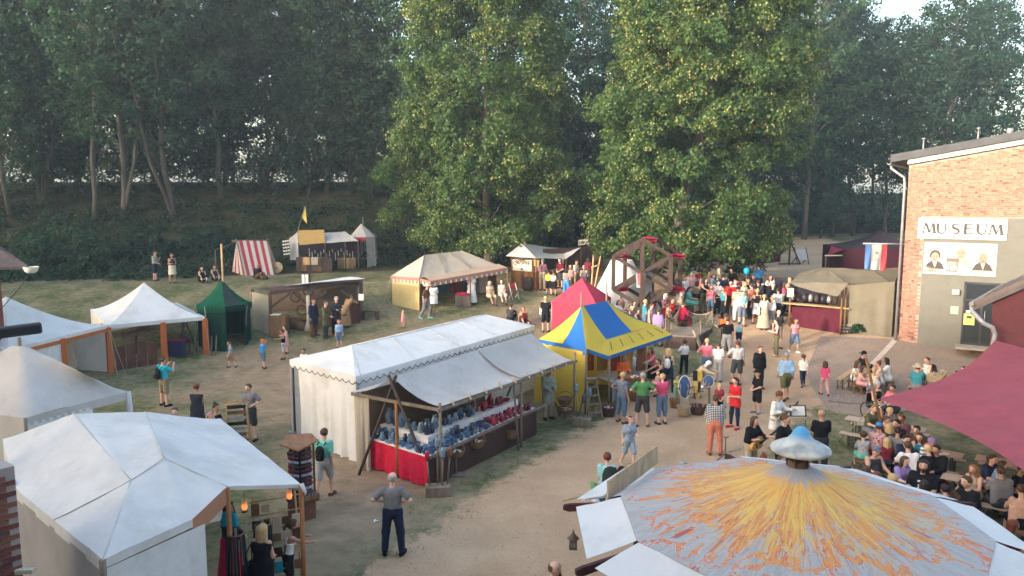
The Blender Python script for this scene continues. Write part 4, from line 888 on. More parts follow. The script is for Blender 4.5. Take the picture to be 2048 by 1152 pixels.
# ---- blue and yellow pavilion
by = thing('pavilion_stall', 'blue and yellow striped pavilion stall with tabbed valance and awning', 'stall', (2.5, 27, 0))
zl = 2.3; cL = W(1077, 678, zl); cF = W(1172, 697, zl); cR = W(1345, 669, 1.95); aF = W(1217, 712, 1.95); P1 = P(1163, 612, 28.2); P2 = P(1213, 602, 30.2)
cBk = cL + (P2 - P1) * 1.3; cBk.z = zl; cRb = cF + (P2 - P1) * 1.55; cRb.z = zl - .05
def pan(A0, B0, C0, D0, m_, nm='roof_panel', sg=.10, nu=8): 
    A0, B0, C0, D0 = map(Vector, (A0, B0, C0, D0))
    def fn(u, v, p): return p - Vector((0, 0, sg * math.sin(math.pi * v)))
    return MB().patch(A0, B0, C0, D0, nu, 12, fn=fn, wr=.006).build(nm, m_, by, 1)
L1 = cL.lerp(cF, .52)
pan(cL, L1, P1, P1, cYellow); pan(L1, cF, P1, P1, cBlue)
sA = cF.lerp(cRb, .40); s1 = P1
pan(cF, sA, P1.lerp(P2, .12), P1, cYellow)
lowb0 = W(1213, 679, 2.32); lowb1 = W(1264, 663, 2.32)
pan(lowb0, lowb1, P2, P1.lerp(P2, .08), cBlue, sg=.06); pan(cF, lowb0, P1.lerp(P2, .08), P1, cYellow, sg=.06)
ylo = W(1310, 650, 2.28)
pan(lowb1, ylo, P2, P2, cYellow, sg=.14)
for A0, B0, C0, D0 in ((cF, aF, lowb0, lowb0), (aF, cR, ylo, lowb0)): 
    MB().patch(A0, B0, C0, D0, 14, 8, wr=.008, sag=.03).build('awning', cYellow, by, 1)
MB().patch(lowb0, ylo, lowb1 + Vector((0, 0, .02)), lowb1, 6, 4).build('awning', cYellow, by, 1)
pan(cBk, cL, P1, P2, cYellow); pan(ylo, cBk, P2, P2, cBlue)
vb = MB(); valance(vb, [cL, cF], .26, n=13, scallop='tab', mi=0, mi2=1); vb.build('valance', [cBlue, cYellow], by, 1)
vb = MB(); valance(vb, [cF, aF], .13, n=3, scallop=False); valance(vb, [aF, cR], .13, n=8, scallop=False); vb.build('awning_trim', cBlue, by, 1)
for k in range(6):
    p = aF.lerp(cR, .06 + k * .17); q = lowb0.lerp(ylo, .05 + k * .17); m0 = p.lerp(q, .25) + Vector((0, 0, .03)); m1 = p.lerp(q, .75) + Vector((0, 0, .03)); MB().tube([m0, m0.lerp(m1, .5), m1], .012, 4).build('awning_tie', darkmetal, by, 1)
post(by, P1, P1.z + .5, .04, wPole, 'pole'); post(by, P2, P2.z + .75, .035, wPole, 'pole')
base_off = (cF - cL).normalized()
curtain(cL + Vector((-.15, -.1, 0)), cF + Vector((.05, 0, 0)), zl - .12, fold=.10, k=3, swell=.12, nu=30).build('side_wall', cYellow, by, 1)
curtain(cL, cBk, zl - .1).build('side_wall', cYellow, by, 1); curtain(cBk, cRb + Vector((.3, .5, 0)), zl - .1).build('side_wall', cYellow, by, 1)
for p in (cR + Vector((-.1, .1, 0)), aF + Vector((.05, .08, 0)), cF): post(by, p, p.z - .02, .035)
bx0 = aF + Vector((.25, .9, 0)); bx1 = cR + Vector((-1.0, .5, 0))
MB().prism([atz(bx0, .8), atz(bx1, .8), atz(bx1 + Vector((-.5, .9, 0)), .8), atz(bx0 + Vector((-.5, .9, 0)), .8)], (0, 0, -.05)).build('counter', mat('grey_cloth_top', (0.42, 0.41, 0.41)), by, 1)
curtain(bx0, bx1, .78, fold=.04).build('counter_cloth', canvas('counter_grey', (0.36, 0.36, 0.37)), by, 1)
for k in range(5): curtain(bx0 + Vector((-.9 + k * .5, 1.3, 0)), bx0 + Vector((-.5 + k * .5, 1.5, 0)), 1.9, zbot=.9, fold=.05, k=3, nu=8).build('hanging_cloth', cloth(((.42, .12, .03), (.35, .2, .05), (.3, .05, .03), (.45, .28, .1), (.2, .08, .04))[k]), by, 1)

# ---- red pop-up tent
rt = thing('popup_tent', 'closed bright red pop-up tent behind the blue and yellow pavilion', 'tent', G(1160, 660))
b0 = G(1102, 668); z1 = zrow(b0, 603)
c0_ = Vector((b0.x, b0.y, z1)); c1_ = W(1183, 607, z1) ; c2_ = W(1215, 583, z1); c3_ = c0_ + (c2_ - c1_); c1_ = c0_ + Vector((2.05, -.55, 0)); c2_ = c1_ + Vector((.95, 1.95, 0)); c3_ = c0_ + Vector((.95, 1.95, 0))
pkr = (c0_ + c1_ + c2_ + c3_) / 4; pkr.z = zrow(pkr, 556)
rf = MB()
for a_, b_ in ((c0_, c1_), (c1_, c2_), (c2_, c3_), (c3_, c0_)): rf.patch(a_, b_, pkr, pkr, 10, 8, wr=.008)
rf.build('roof', cRed, rt, 1)
vb = MB(); valance(vb, [c0_, c1_, c2_, c3_, c0_], .22, n=5, scallop=False); vb.build('valance', cRed, rt, 1)
for a_, b_ in ((c0_, c1_), (c1_, c2_), (c2_, c3_), (c3_, c0_)): curtain(a_ * .99 + pkr * .01, b_ * .99 + pkr * .01, z1 - .1, fold=.03, k=4).build('side_wall', cRed, rt, 1)
for a_ in (c0_, c1_, c2_, c3_): post(rt, a_.lerp(pkr, .02), z1, .025, zinc)

# ---- white tipi
tp = thing('tipi', 'white canvas tipi with crossed pole tips behind the red tent', 'tent', G(1245, 630))
tb_ = tp.location; tc_ = tb_ + Vector((.2, .9, 0)); apex = P(1243, 520, tc_.y + .2); rr = 1.9
rf = MB(); nseg = 24
for k in range(nseg):
    a0, a1 = 2 * math.pi * k / nseg, 2 * math.pi * (k + 1) / nseg
    g0_, g1_ = (Vector((tc_.x + rr * math.cos(x_), tc_.y + rr * math.sin(x_), hz(tc_.x + rr * math.cos(x_), tc_.y + rr * math.sin(x_)) + .03)) for x_ in (a0, a1)); apx = Vector((apex.x, apex.y, apex.z)); n0 = Vector((math.cos(a0), math.sin(a0), 0)) * .55; n1 = Vector((math.cos(a1), math.sin(a1), 0)) * .55
    rf.patch(g0_, g1_, apx + n1, apx + n0, 1, 8)
rf.build('cover', cWhite, tp, 1)
for k in range(6):
    a0 = k * 1.05; g_ = Vector((tc_.x + (rr - .15) * math.cos(a0), tc_.y + (rr - .15) * math.sin(a0), 0)); g_ = gnd(g_); tip = apex + (apex - g_) * .10 + Vector((0, 0, .1)); MB().tube([g_, tip], .035, 6).build('pole', wPine, tp, 1)
x0_ = G(1186, 600); 
for dx_ in (-1, 1): MB().tube([G(1183 + dx_ * 2, 598), P(1194 + dx_ * 7, 513, x0_.y)], .045, 6).build('cross_pole', wPine, tp, 1)
MB().tube([P(1183, 535, x0_.y), P(1197, 530, x0_.y)], .04, 6).build('cross_pole', wPine, tp, 1)

# ---- beige tent with striped valance
bt = thing('clothes_tent', 'beige hipped tent with yellow side wall and rose striped valance selling clothes', 'tent', G(900, 610))
Fb = G(840, 623); Bb = G(783, 610); zb_ = zrow(Fb, 556)
f0 = Vector((Fb.x, Fb.y, zb_)); l0 = Vector((Bb.x, Bb.y, zb_)) ; r0_ = P(992, 529, 42.3); b0_ = l0 + (r0_ - f0)
rg0 = P(849, 510, 40.9); rg1 = P(922, 502, 42.6)
rf = MB(); rf.patch(l0, f0, rg0, rg0, 10, 8, wr=.01, sag=.03); rf.patch(f0, r0_, rg1, rg0, 20, 10, wr=.01, sag=.05); rf.patch(r0_, b0_, rg1, rg1, 10, 8, wr=.01); rf.patch(b0_, l0, rg0, rg1, 16, 8, wr=.01); rf.build('roof', cBeige, bt, 1)
for t_ in (.0, .33, .66, 1.0): MB().tube([f0.lerp(r0_, t_) + Vector((0, 0, .02)), rg0.lerp(rg1, t_) + Vector((0, 0, .02))], .018, 4).build('seam', mat('seam_brown', (0.25, 0.2, 0.15)), bt, 1)
aw0 = P(862, 562, 38.9); aw1 = P(1015, 535, 41.3)
MB().patch(f0.lerp(r0_, .06), r0_ + (r0_ - f0) * .04, aw1, aw0, 20, 6, sag=.02).build('awning', canvas('rose_beige', (0.50, 0.37, 0.29)), bt, 1)
vb = MB(); valance(vb, [l0, f0], .30, n=16, scallop='tab', mi=0, mi2=1); valance(vb, [f0, aw0], .28, n=5, scallop='tab', mi=0, mi2=1); valance(vb, [aw0, aw1], .28, n=30, scallop='tab', mi=0, mi2=1); vb.build('valance', [cRose, cStripeW], bt, 1)
curtain(l0 + Vector((.03, 0, 0)), f0 + Vector((.0, .03, 0)), zb_ - .1, fold=.02, k=3).build('side_wall', cYellowW, bt, 1); curtain(b0_, l0, zb_ - .1).build('side_wall', cBrown, bt, 1); curtain(r0_, b0_, zb_ - .1).build('side_wall', cBrown, bt, 1)
for p in (aw0, aw1, aw0.lerp(aw1, .5), f0, r0_): post(bt, p, p.z - .02, .035, wBrown)
ropes(bt, (l0, G(766, 612)))

# ---- creperie
cp = thing('creperie_stall', 'wooden stall with lettered front board and grey canvas roof under the lime tree', 'stall', G(1090, 578))
k0 = G(1012, 566); k1 = G(1030, 577) ; k1 = G(1024, 576); k2 = G(1066, 580); 
zc = zrow(k2, 516); kd = Vector((k2.x - k1.x, k2.y - k1.y, 0)); kn = Vector((-kd.y, kd.x, 0)).normalized()
if kn.y < 0: kn = -kn
body = MB(); hgt = zrow(k1, 541) - k1.z
woodO = wood('orange_board', (0.30, 0.135, 0.045))
for n in range(9):
    a_ = k1.lerp(k2, n / 9); b_ = k1.lerp(k2, (n + .94) / 9); MB().prism([gnd(a_), gnd(b_), Vector((b_.x, b_.y, b_.z + hgt)), Vector((a_.x, a_.y, a_.z + hgt))], kn * .06).build('plank', woodO, cp, 1)
MB().prism([lift(k1, hgt), lift(k2, hgt), atz(k2, zc), atz(k1, zc)], kn * .05).build('front_frame', wDark, cp, 1)
for p in (k1, k2, k1.lerp(k2, .5)): MB().beam(lift(gnd(p) - kn * .04, 0), atz(p - kn * .04, zc), .09, .06).build('post', wRed, cp, 1)
sb = MB().prism([k1.lerp(k2, .06) - kn * .09 + Vector((0, 0, hgt + .03)), k1.lerp(k2, .95) - kn * .09 + Vector((0, 0, hgt + .03)), atz(k1.lerp(k2, .95) - kn * .09, zc - .12), atz(k1.lerp(k2, .06) - kn * .09, zc - .12)], kn * .03).build('name_board', mat('cream_board', (0.62, 0.58, 0.46), var=.05), cp, 1)
ang = math.atan2(kd.y, kd.x)
for n, ch in enumerate('CREPERIE'):
    tm = text_mesh(ch, .32, .004, offset=.008); tm.materials.append(mat('letter_brown', (0.13, 0.09, 0.05))); t_ = (n + .5) / 8
    p = k1.lerp(k2, .12 + .76 * t_) - kn * .105; p.z = (lift(k1, hgt).z + zc) / 2 + .06 + .09 * (1 - (2 * t_ - 1) ** 2) - .02
    o = bpy.data.objects.new('letter', tm); C.objects.link(o); o.parent = cp; o.location = p - cp.location; o.rotation_euler = (R(90), 0, ang); 
em = MB(); ec = k1.lerp(k2, .5) - kn * .105
for dz, s_ in ((.36, .09), (-.24, .09)):
    zc0 = (lift(k1, hgt).z + zc) / 2 + dz; em.prism([ec + kd.normalized() * -s_ + Vector((0, 0, 0)) * 1 + Vector((0, 0, zc0 - ec.z)), ec + Vector((0, 0, zc0 - ec.z - s_)), ec + kd.normalized() * s_ + Vector((0, 0, zc0 - ec.z)), ec + Vector((0, 0, zc0 - ec.z + s_ * .5))], kn * -.01)
em.build('emblem', mat('letter_brown', ()), cp, 1)
k3 = k2 + Vector((3.2, 2.2, 0)); k4 = k1 + kn * 3.0
MB().prism([lift(gnd(k2), .0), lift(gnd(k2.lerp(k3, .9)), 0), lift(k2.lerp(k3, .9), hgt), lift(k2, hgt)], kn * .05).build('counter_front', woodO, cp, 1)
MB().prism([lift(k2 - kn * .2, hgt), lift(k2.lerp(k3, .9) - kn * .2, hgt), lift(k2.lerp(k3, .9) + kn * .4, hgt), lift(k2 + kn * .4, hgt)], (0, 0, .05)).build('counter', wPine, cp, 1)
MB().prism([lift(gnd(k2) + kn * 1.6, 0), lift(gnd(k3) + kn * 1.2, 0), lift(k3 + kn * 1.2, 2.2), lift(k2 + kn * 1.6, 2.2)], kn * .05).build('back_wall', wDark, cp, 1)
pkc = P(1044, 486, k2.y + 1.2); rf = MB(); e1 = W(992, 521, zc + .05); e2 = W(1002, 530, zc + .0) ; e2 = atz(k1 + Vector((-.35, -.25, 0)), zc + .08); e3 = atz(k2 + Vector((.15, -.45, 0)), zc + .02); e4 = W(1132, 518, zc - .15); e5 = P(1162, 495, k3.y + .6); e6 = atz(k4, zc)
pk2 = P(1110, 497, k3.y + 1.0)
rf.patch(e2, e3, pkc, pkc, 12, 8, wr=.015, sag=.05); rf.patch(e3, e4, pk2, pkc, 14, 8, wr=.02, sag=.12); rf.patch(e4, e5, pk2, pk2, 8, 8, wr=.02, sag=.05); rf.patch(e6, e2, pkc, pkc, 8, 8); rf.patch(e5, e6, pkc, pk2, 8, 8); rf.build('roof', cGrey, cp, 1)
for p in (e3, e4, e5): post(cp, p, p.z, .04, wRed)
MB().patch(P(1067, 519, k2.y - .3), P(1079, 520, k2.y - .2), P(1077, 536, k2.y - .2), P(1068, 532, k2.y - .3), 4, 5).build('pennant', cloth((.6, .46, .17)), cp, 1)
MB().patch(P(1122, 518, k2.y + .8), P(1128, 517, k2.y + .9), P(1128, 531, k2.y + .9), P(1119, 534, k2.y + .8), 4, 5, wr=.03).build('hanging_cloth', cGrey, cp, 1)
br_ = thing('barrel', 'dark wooden barrel beside the creperie front', 'barrel', G(1056, 581)); MB().lathe([(0, 0), (.24, 0), (.30, .25), (.30, .5), (.24, .75), (0, .75)], 14).build('staves', wDark, br_); MB().lathe([(.305, .2), (.31, .24), (.305, .28)], 14).build('hoop', darkmetal, br_); MB().lathe([(.305, .48), (.31, .52), (.305, .56)], 14).build('hoop', darkmetal, br_)
# ---- coffee and cake stall
kc = thing('coffee_stall', 'wooden stall with corrugated roof and white fraktur sign behind the creperie', 'stall', G(1185, 552))
d0 = kc.location.y + .3
wL = P(1163, 505, d0); wR = P(1204, 498, d0 + .4); 
MB().prism([atz(wL, hz(wL.x, wL.y)), atz(wR, hz(wR.x, wR.y)), wR, wL], (0, .08, 0)).build('back_wall', wood('pinkish_board', (0.30, 0.22, 0.19)), kc, 1)
for p in (wL, wR): MB().beam(atz(p + Vector((0, -.1, 0)), hz(p.x, p.y)), p + Vector((0, -.1, .35)), .1).build('post', wDark, kc, 1)
rf = MB(); q_a = P(1118, 507, d0 + 1.0); q_b = P(1160, 496, d0 - .8); q_c = P(1213, 488, d0 - .6); q_d = P(1205, 489, d0 + 1.4)
rf.patch(q_b, q_c, q_d, q_a, 40, 4, fn=lambda u, v, p: p + Vector((0, 0, .03 * math.sin(u * 80)))); rf.build('roof', zinc, kc, 1)
MB().prism([atz(wL + Vector((.3, -1, 0)), hz(wL.x, wL.y)), atz(wR + Vector((0, -1, 0)), hz(wR.x, wR.y)), atz(wR + Vector((0, -1, 0)), hz(wR.x, wR.y) + .95), atz(wL + Vector((.3, -1, 0)), hz(wL.x, wL.y) + .95)], (0, .5, 0)).build('counter', wBrown, kc, 1)
sa = P(1157, 486, d0 - .4); sb_ = P(1195, 481, d0 - .4); sg = MB().prism([sa + Vector((0, 0, -.16)), sb_ + Vector((0, 0, -.16)), sb_ + Vector((0, 0, .18)), sa + Vector((0, 0, .18))], (0, .05, 0)).build('sign_board', offwhite, kc, 1)
tm = text_mesh('Kaffee und Kuchen', .2, .004, offset=.004); tm.materials.append(ink); o = bpy.data.objects.new('lettering', tm); C.objects.link(o); o.parent = kc; sm_ = (sa + sb_) / 2
wtx = max(v.co.x for v in tm.vertices) - min(v.co.x for v in tm.vertices); o.scale = ((sb_ - sa).length * .9 / wtx, 1.25, 1); o.location = sm_ - kc.location + Vector((0, -.012, .01)); dd = sb_ - sa; o.rotation_euler = (R(90), -math.atan2(dd.z, dd.x), 0)
for p in (sa, sb_): MB().beam(p + Vector((0, .08, -.3)), p + Vector((0, .08, .35)), .08).build('sign_post', wDark, kc, 1)
# ---- green pavilion
gp_ = thing('green_pavilion', 'small dark green pavilion tent with central pole beside the white tents', 'tent', G(443, 695))
gc = gp_.location + Vector((0, .55, 0)); zg = zrow(gc, 606); ap = P(443, 558, gc.y); rr = (493 - 388) / 2 / FPX * gc.y
K = 8; ring = [Vector((gc.x + rr * math.cos(2 * math.pi * (k + .5) / K), gc.y + rr * math.sin(2 * math.pi * (k + .5) / K), zg)) for k in range(K)]
for k in range(K):
    a_, b_ = ring[k], ring[(k + 1) % K]
    def fn(u, v, p, a_=a_, b_=b_): q = a_.lerp(b_, u).lerp(ap, v); q.z = zg + (ap.z - zg) * v ** 1.5; return q
    MB().patch(a_, b_, ap, ap, 6, 10, fn=fn).build('roof_panel', (cGreen, cGreen, cGrGrey, cGreen)[k % 4], gp_, 1)
    vb = MB(); valance(vb, [a_, b_], .28, n=6, scallop='tab', mi=0, mi2=0); vb.build('valance', (cGreen, cGreen, cDkGreen, cGreen)[k % 4], gp_, 1)
    if k != 6: curtain(a_.lerp(gc, .04), b_.lerp(gc, .04), zg - .05, fold=.05, k=2, nu=8).build('side_wall', cDkGreen, gp_, 1)
post(gp_, gc, zrow(gc, 488), .045, wPine, 'pole')
for px in (392, 434, 492, 425): p = G(px, 690); MB().tube([G(px - 3, 712 if px < 440 else 690), P(px + 2, 610, p.y)], .03, 6).build('tent_stake', wPole, gp_, 1)
ropes(gp_, (ring[4], G(370, 640)), (ring[7], G(505, 640)), (ring[5], G(420, 715)))

# ---- smithy / workshop stall
sm = thing('workshop_stall', 'dark timber workshop stall with translucent sheet wall and white roof strip', 'stall', G(620, 655))
a0 = G(508, 657); a1 = G(543, 672); a2 = G(722, 645); zt = zrow(a1, 586); zt2 = zrow(a2, 566)
u0 = a1 - a0; bk0 = a0 + Vector((0, 2.0, 0)); 
r_bl = P(501, 578, a0.y + .8); r_fl = atz(a1, zt + .1); r_fr = P(737, 560, a2.y - .2); r_br = P(700, 556, a2.y + 2.2)
MB().patch(r_fl, r_fr, r_br, r_bl, 20, 6, sag=.05, wr=.01).build('roof', wood('roof_board', (0.085, 0.06, 0.05)), sm, 1)
MB().patch(P(590, 569, a1.y + .4), P(731, 557, a2.y - .15), P(700, 553.5, a2.y + 2.2), P(565, 572, a0.y + .9), 20, 4, sag=-.02, wr=.015).build('roof_sheet', cWhite, sm, 1)
sheetm = mat('plastic_sheet', (0.62, 0.55, 0.43), rough=.4, var=.12, scale=1, trans=.45)
curtain(a0 + Vector((-.1, 0, 0)), a1, (zrow(a0, 583), zrow(a1, 592)), fold=.06, k=2).build('sheet_wall', sheetm, sm, 1)
pm_ = [a0, a1, a1.lerp(a2, .42), a1.lerp(a2, .98)]
for p in pm_: MB().beam(gnd(p), atz(p, zt + .05 + (zt2 - zt) * max(0, (p.x - a1.x) / (a2.x - a1.x))), .12).build('post', wDark, sm, 1)
for p, q in ((a1, .22), (a1.lerp(a2, .42), .62), (a1.lerp(a2, .98), .78), (a1.lerp(a2, .42), .25)): 
    o = a1.lerp(a2, q); MB().beam(atz(p, zt - .7), atz(o, zt - .05), .09).build('brace', wDark, sm, 1)
MB().beam(atz(a1, zt), atz(a2, zt2), .12, .16).build('lintel', wDark, sm, 1)
MB().prism([gnd(a0 + Vector((.2, 2.2, 0))), gnd(a2 + Vector((-.3, 2.2, 0))), atz(a2 + Vector((-.3, 2.2, 0)), zt2), atz(a0 + Vector((.2, 2.2, 0)), zt)], (0, .05, 0)).build('back_wall', canvas('drab_backcloth', (0.22, 0.165, 0.12), dirt=(.12, .09, .07)), sm, 1)
MB().prism([gnd(a1.lerp(a2, .60)), gnd(a1.lerp(a2, .97)), lift(gnd(a1.lerp(a2, .97)), .95), lift(gnd(a1.lerp(a2, .60)), .95)], (0, .7, 0)).build('counter', wood('maroon_counter', (0.12, 0.045, 0.035)), sm, 1)
MB().box(lift(a1 + Vector((.35, .1, 0)), .5), (.8, .6, 1.0)).build('side_table', wBrown, sm, 1); MB().box(lift(a1 + Vector((.25, .0, 0)), 1.03), (.45, .35, .03)).build('sheet_of_paper', paper_w, sm, 1)
wr_ = a1.lerp(a2, .42) + Vector((-.02, -.1, 0)); MB().tube([lift(gnd(wr_), .02), lift(wr_, .25), lift(wr_, .5), lift(wr_, 1.7)], [.26, .18, .1, .09], 8).build('wrapped_pillar', cLinen, sm, 1)
for k, (t_, h_) in enumerate(((.15, 1.5), (.3, 1.7), (.34, 1.1), (.22, .8))): MB().lathe([(.22, -.02), (.27, 0), (.22, .02)], 14, xform(lift(a1.lerp(a2, t_) + Vector((0, 1.9, 0)), h_), 0, R(90))).build('hanging_hoop', wDark, sm, 1)
MB().patch(P(717, 588, a2.y - .1), P(727, 588, a2.y - .1), P(727, 601, a2.y - .1), P(717, 601, a2.y - .1), 2, 2).build('price_sheet', paper_w, sm, 1)
MB().lathe([(0, 0), (.28, 0), (.36, .5), (.33, .5), (.26, .06)], 14, xform(gnd(a1.lerp(a2, .22) + Vector((0, .6, 0))))).build('wooden_tub', wBrown, sm, 1)
MB().lathe([(0, 0), (.24, 0), (.3, .4), (.28, .4)], 12, xform(gnd(a1.lerp(a2, .31) + Vector((0, .3, 0))))).build('wooden_tub', wBrown, sm, 1)
bn = thing('low_bench', 'low dark plank bench beside the workshop stall', 'bench', G(740, 640)); MB().box((0, 0, .42), (1.0, .25, .05)).build('seat', wDark, bn); [MB().beam((dx * .38, 0, 0), (dx * .33, 0, .4), .06, .2).build('leg', wDark, bn) for dx in (-1, 1)]
lb = thing('lantern_box', 'small dark box with two pale panes standing on the workshop roof ridge', 'lantern', P(612, 566, a1.y + 1.9)); MB().box((0, 0, .2), (.4, .3, .56)).build('box', wDark, lb); [MB().box((dx, -.155, .22), (.12, .02, .42)).build('pane', paper_w, lb) for dx in (-.09, .09)]

# ---- striped A-tent
st = thing('striped_tent', 'red and white striped ridge tent at the foot of the bank', 'tent', G(505, 552))
s0 = G(464, 543); s1 = G(489, 552); s2 = G(549, 549); ra = P(473, 482, s1.y + .9); rb = P(534, 480, s2.y + .9); bk = s0 + Vector((.1, .7, 0))
def stripe(n): return lambda u, v: int(u * n) % 2
MB().patch(s1, s2, rb, ra, 36, 8, mi=lambda u, v: 1 if (u * 9 + .35) % 2 > 1 else 0, sag=.03).build('roof_cloth', [cStripeW, cStripeR], st, 1)
MB().patch(s0, s1, ra, ra, 24, 8, mi=lambda u, v: 1 if (u * 6) % 2 > 1 else 0).build('end_cloth', [cStripeW, cStripeR], st, 1)
s3 = s2 + Vector((-.2, 1.9, 0)); s4 = s1 + Vector((-.6, 1.9, 0)); MB().patch(gnd(s3), gnd(s4), ra, rb, 12, 6).build('rear_cloth', cStripeW, st, 1)
MB().tube([ra + Vector((-.3, 0, 0)), rb + Vector((.2, 0, 0))], .04, 6).build('ridge_pole', wPole, st, 1)
for e_, s_ in ((ra, s1), (rb, s2)):
    MB().tube([e_ + Vector((0, 0, .12)), s_], .035, 6).build('frame_pole', wPole, st, 1); MB().tube([e_ + Vector((0, 0, .12)), gnd(s_ + Vector((-.2, 1.8, 0)))], .035, 6).build('frame_pole', wPole, st, 1)
ropes(st, (ra, P(430, 500, 47)))
MB().tube([gnd(P(430, 500, 47)), P(430, 500, 47)], .03, 5).build('rope_stake', wPole, st, 1)
sh = thing('round_shield', 'round pale wooden shield leaning beside the striped tent', 'shield', G(554, 547)); MB().lathe([(0, .06), (.1, .05), (.36, 0), (.38, -.02), (0, -.03)], 20, xform((0, 0, .38), 0, R(75))).build('disc', wPine, sh); MB().lathe([(0, .12), (.07, .1), (.09, .05)], 10, xform((0, 0, .38), 0, R(75))).build('boss', zinc, sh)

# ---- armour stall with tan cloth and yellow pennant
as_ = thing('armour_stall', 'dark armour stall under grey awning with tan roof cloth', 'stall', G(640, 541))
b0 = as_.location; dA = b0.y
aw = [P(647, 466, dA + .6), P(690, 463, dA + 1.2), P(717, 482, dA - .6), P(650, 486, dA - .4)]
MB().patch(aw[3], aw[2], aw[1], aw[0], 12, 6, sag=.08, wr=.02).build('roof', cGrey, as_, 1)
MB().patch(P(595, 461, dA), P(648, 459, dA), P(650, 486, dA - .5), P(599, 490, dA - .5), 10, 6, wr=.02).build('roof_cloth', cTan, as_, 1)
MB().patch(P(578, 478, dA + .3), P(595, 464, dA + .1), P(600, 520, dA - .3), P(580, 520, dA), 6, 6, wr=.03).build('side_cloth', cGrey, as_, 1)
MB().prism([gnd(P(590, 530, dA + 1.6)), gnd(P(722, 530, dA + 1.6)), P(720, 478, dA + 1.6), P(592, 470, dA + 1.6)], (0, .05, 0)).build('back_cloth', cBlack, as_, 1)
for px, py in ((597, 486), (650, 484), (716, 480), (690, 484)): p = P(px, py, dA - .4); MB().tube([gnd(p), p], .04, 6).build('post', wDark, as_, 1)
MB().tube([gnd(P(597, 520, dA)), P(597, 455, dA), P(611, 412, dA)], .03, 6).build('flag_pole', wPole, as_, 1)
MB().patch(P(611, 412, dA), P(609, 414, dA), P(603, 433, dA), P(614, 448, dA), 4, 8, wr=.02).build('pennant', cloth((.62, .50, .14)), as_, 1)
for n in range(7):
    p = gnd(P(600 + n * 10, 536, dA - .2)); MB().box(lift(p, .45), (.36, .5, .9)).build('weapon_chest', (wDark, wBrown, wDark, cBrown, wBrown, wDark, wDark)[n], as_, 1)
for n in range(2): p = P(613 + 16 * n, 522, dA - .75); MB().box(p, (.42, .04, .5)).build('picture_panel', (wPine, cLinen)[n], as_, 1)
mw = mat('bright_steel', (.5, .5, .5), rough=.3, metal=.8)
for n in range(16): p = P(618 + n * 5.8, 497 + (n * 7) % 11, dA - .2); MB().beam(p, p + Vector((.02, 0, -.5 + .15 * (n % 3))), .035).build('hanging_blade', mw, as_, 1)
for n in range(3): p = G(675 + n * 12, 538); curtain(p, p + Vector((.42, .05, 0)), p.z + .75, fold=.06, k=2, nu=8).build('hessian_cover', cTan if n == 1 else canvas('sackcloth', (.26, .19, .12)), as_, 1)
bl = MB(); bp_ = [P(564, 480, dA - .3), P(578, 478, dA - .3), P(581, 510, dA - .5), P(567, 512, dA - .5)]; bl.patch(*bp_, 4, 6); bo = bl.build('printed_banner', cBlack, as_, 1)
pr = MB()
for n in range(5):
    for k in range(3):
        u_, v_ = (k + .5) / 3, (n + .5) / 5; c_ = bp_[0].lerp(bp_[1], u_).lerp(bp_[3].lerp(bp_[2], u_), v_) + Vector((0, -.03, 0)); pr.box(c_, (.1 + .03 * ((n + k) % 2), .01, .10))
pr.build('print', offwhite, bo, 1); bo.location = (0, 0, 0)
# ---- small grey pavilion with dagged edge
gv = thing('small_pavilion', 'small grey round pavilion with red trimmed dagged edge beside the armour stall', 'tent', G(728, 528))
gc = gv.location; zg = zrow(gc, 473); ap = P(722, 447, gc.y); rr = .92; K = 8
ring = [Vector((gc.x + rr * math.cos(2 * math.pi * (k + .5) / K), gc.y + rr * math.sin(2 * math.pi * (k + .5) / K), zg)) for k in range(K)]
for k in range(K):
    a_, b_ = ring[k], ring[(k + 1) % K]; MB().patch(a_, b_, ap, ap, 4, 6).build('roof_panel', cGrey, gv, 1)
    vb = MB(); valance(vb, [a_, b_], .28, n=3, scallop='tab'); vb.build('valance', (cStripeR if k in (4, 5) else cGrey), gv, 1)
    if k not in (5,): curtain(a_.lerp(gc, .0), b_.lerp(gc, .0) if k != 4 else b_.lerp(a_, .6), zg, fold=.04, k=2, nu=8).build('side_wall', cGrey if k != 4 else cMaroon, gv, 1)
post(gv, gc, ap.z + .45, .035, wPole, 'pole')

# ---- khaki stall beside the museum
kh = thing('khaki_stall', 'khaki canvas stall with maroon counter front beside the museum corner', 'stall', G(1690, 668))
q_l = G(1578, 652); q_m = G(1693, 668); q_r = G(1783, 675); zk = zrow(q_m, 570); zk2 = zrow(q_r, 563)
kl = atz(q_l + Vector((-.05, 0, 0)), zrow(q_l, 566)); km = atz(q_m, zk + .05); kr = atz(q_r, zk + .05); ridge0 = P(1650, 535, 39.5); ridge1 = P(1745, 540, 38.6); bkl = P(1600, 545, 41); bkr = P(1800, 535, 40)
rf = MB(); rf.patch(km, kr, ridge1, ridge0, 14, 10, wr=.03, sag=.06); rf.patch(kl, km, ridge0, ridge0, 14, 10, wr=.03, sag=.05); rf.patch(kr, bkr, ridge1, ridge1, 8, 8, wr=.02); rf.patch(bkl, kl, ridge0, ridge0, 8, 8, wr=.02); rf.patch(bkr, bkl, ridge0, ridge1, 8, 8, wr=.02); rf.build('roof', cKhaki, kh, 1)
MB().patch(kl + Vector((0, 0, .02)), km + Vector((-.05, 0, .03)), P(1674, 594, q_m.y - .6), P(1590, 572, q_l.y - .3), 14, 6, wr=.03).build('awning', cKhaki, kh, 1)
curtain(q_m + Vector((.05, 0, 0)), q_r, (zk, zk2), fold=.05, k=2, nu=20).build('side_wall', cKhaki, kh, 1)
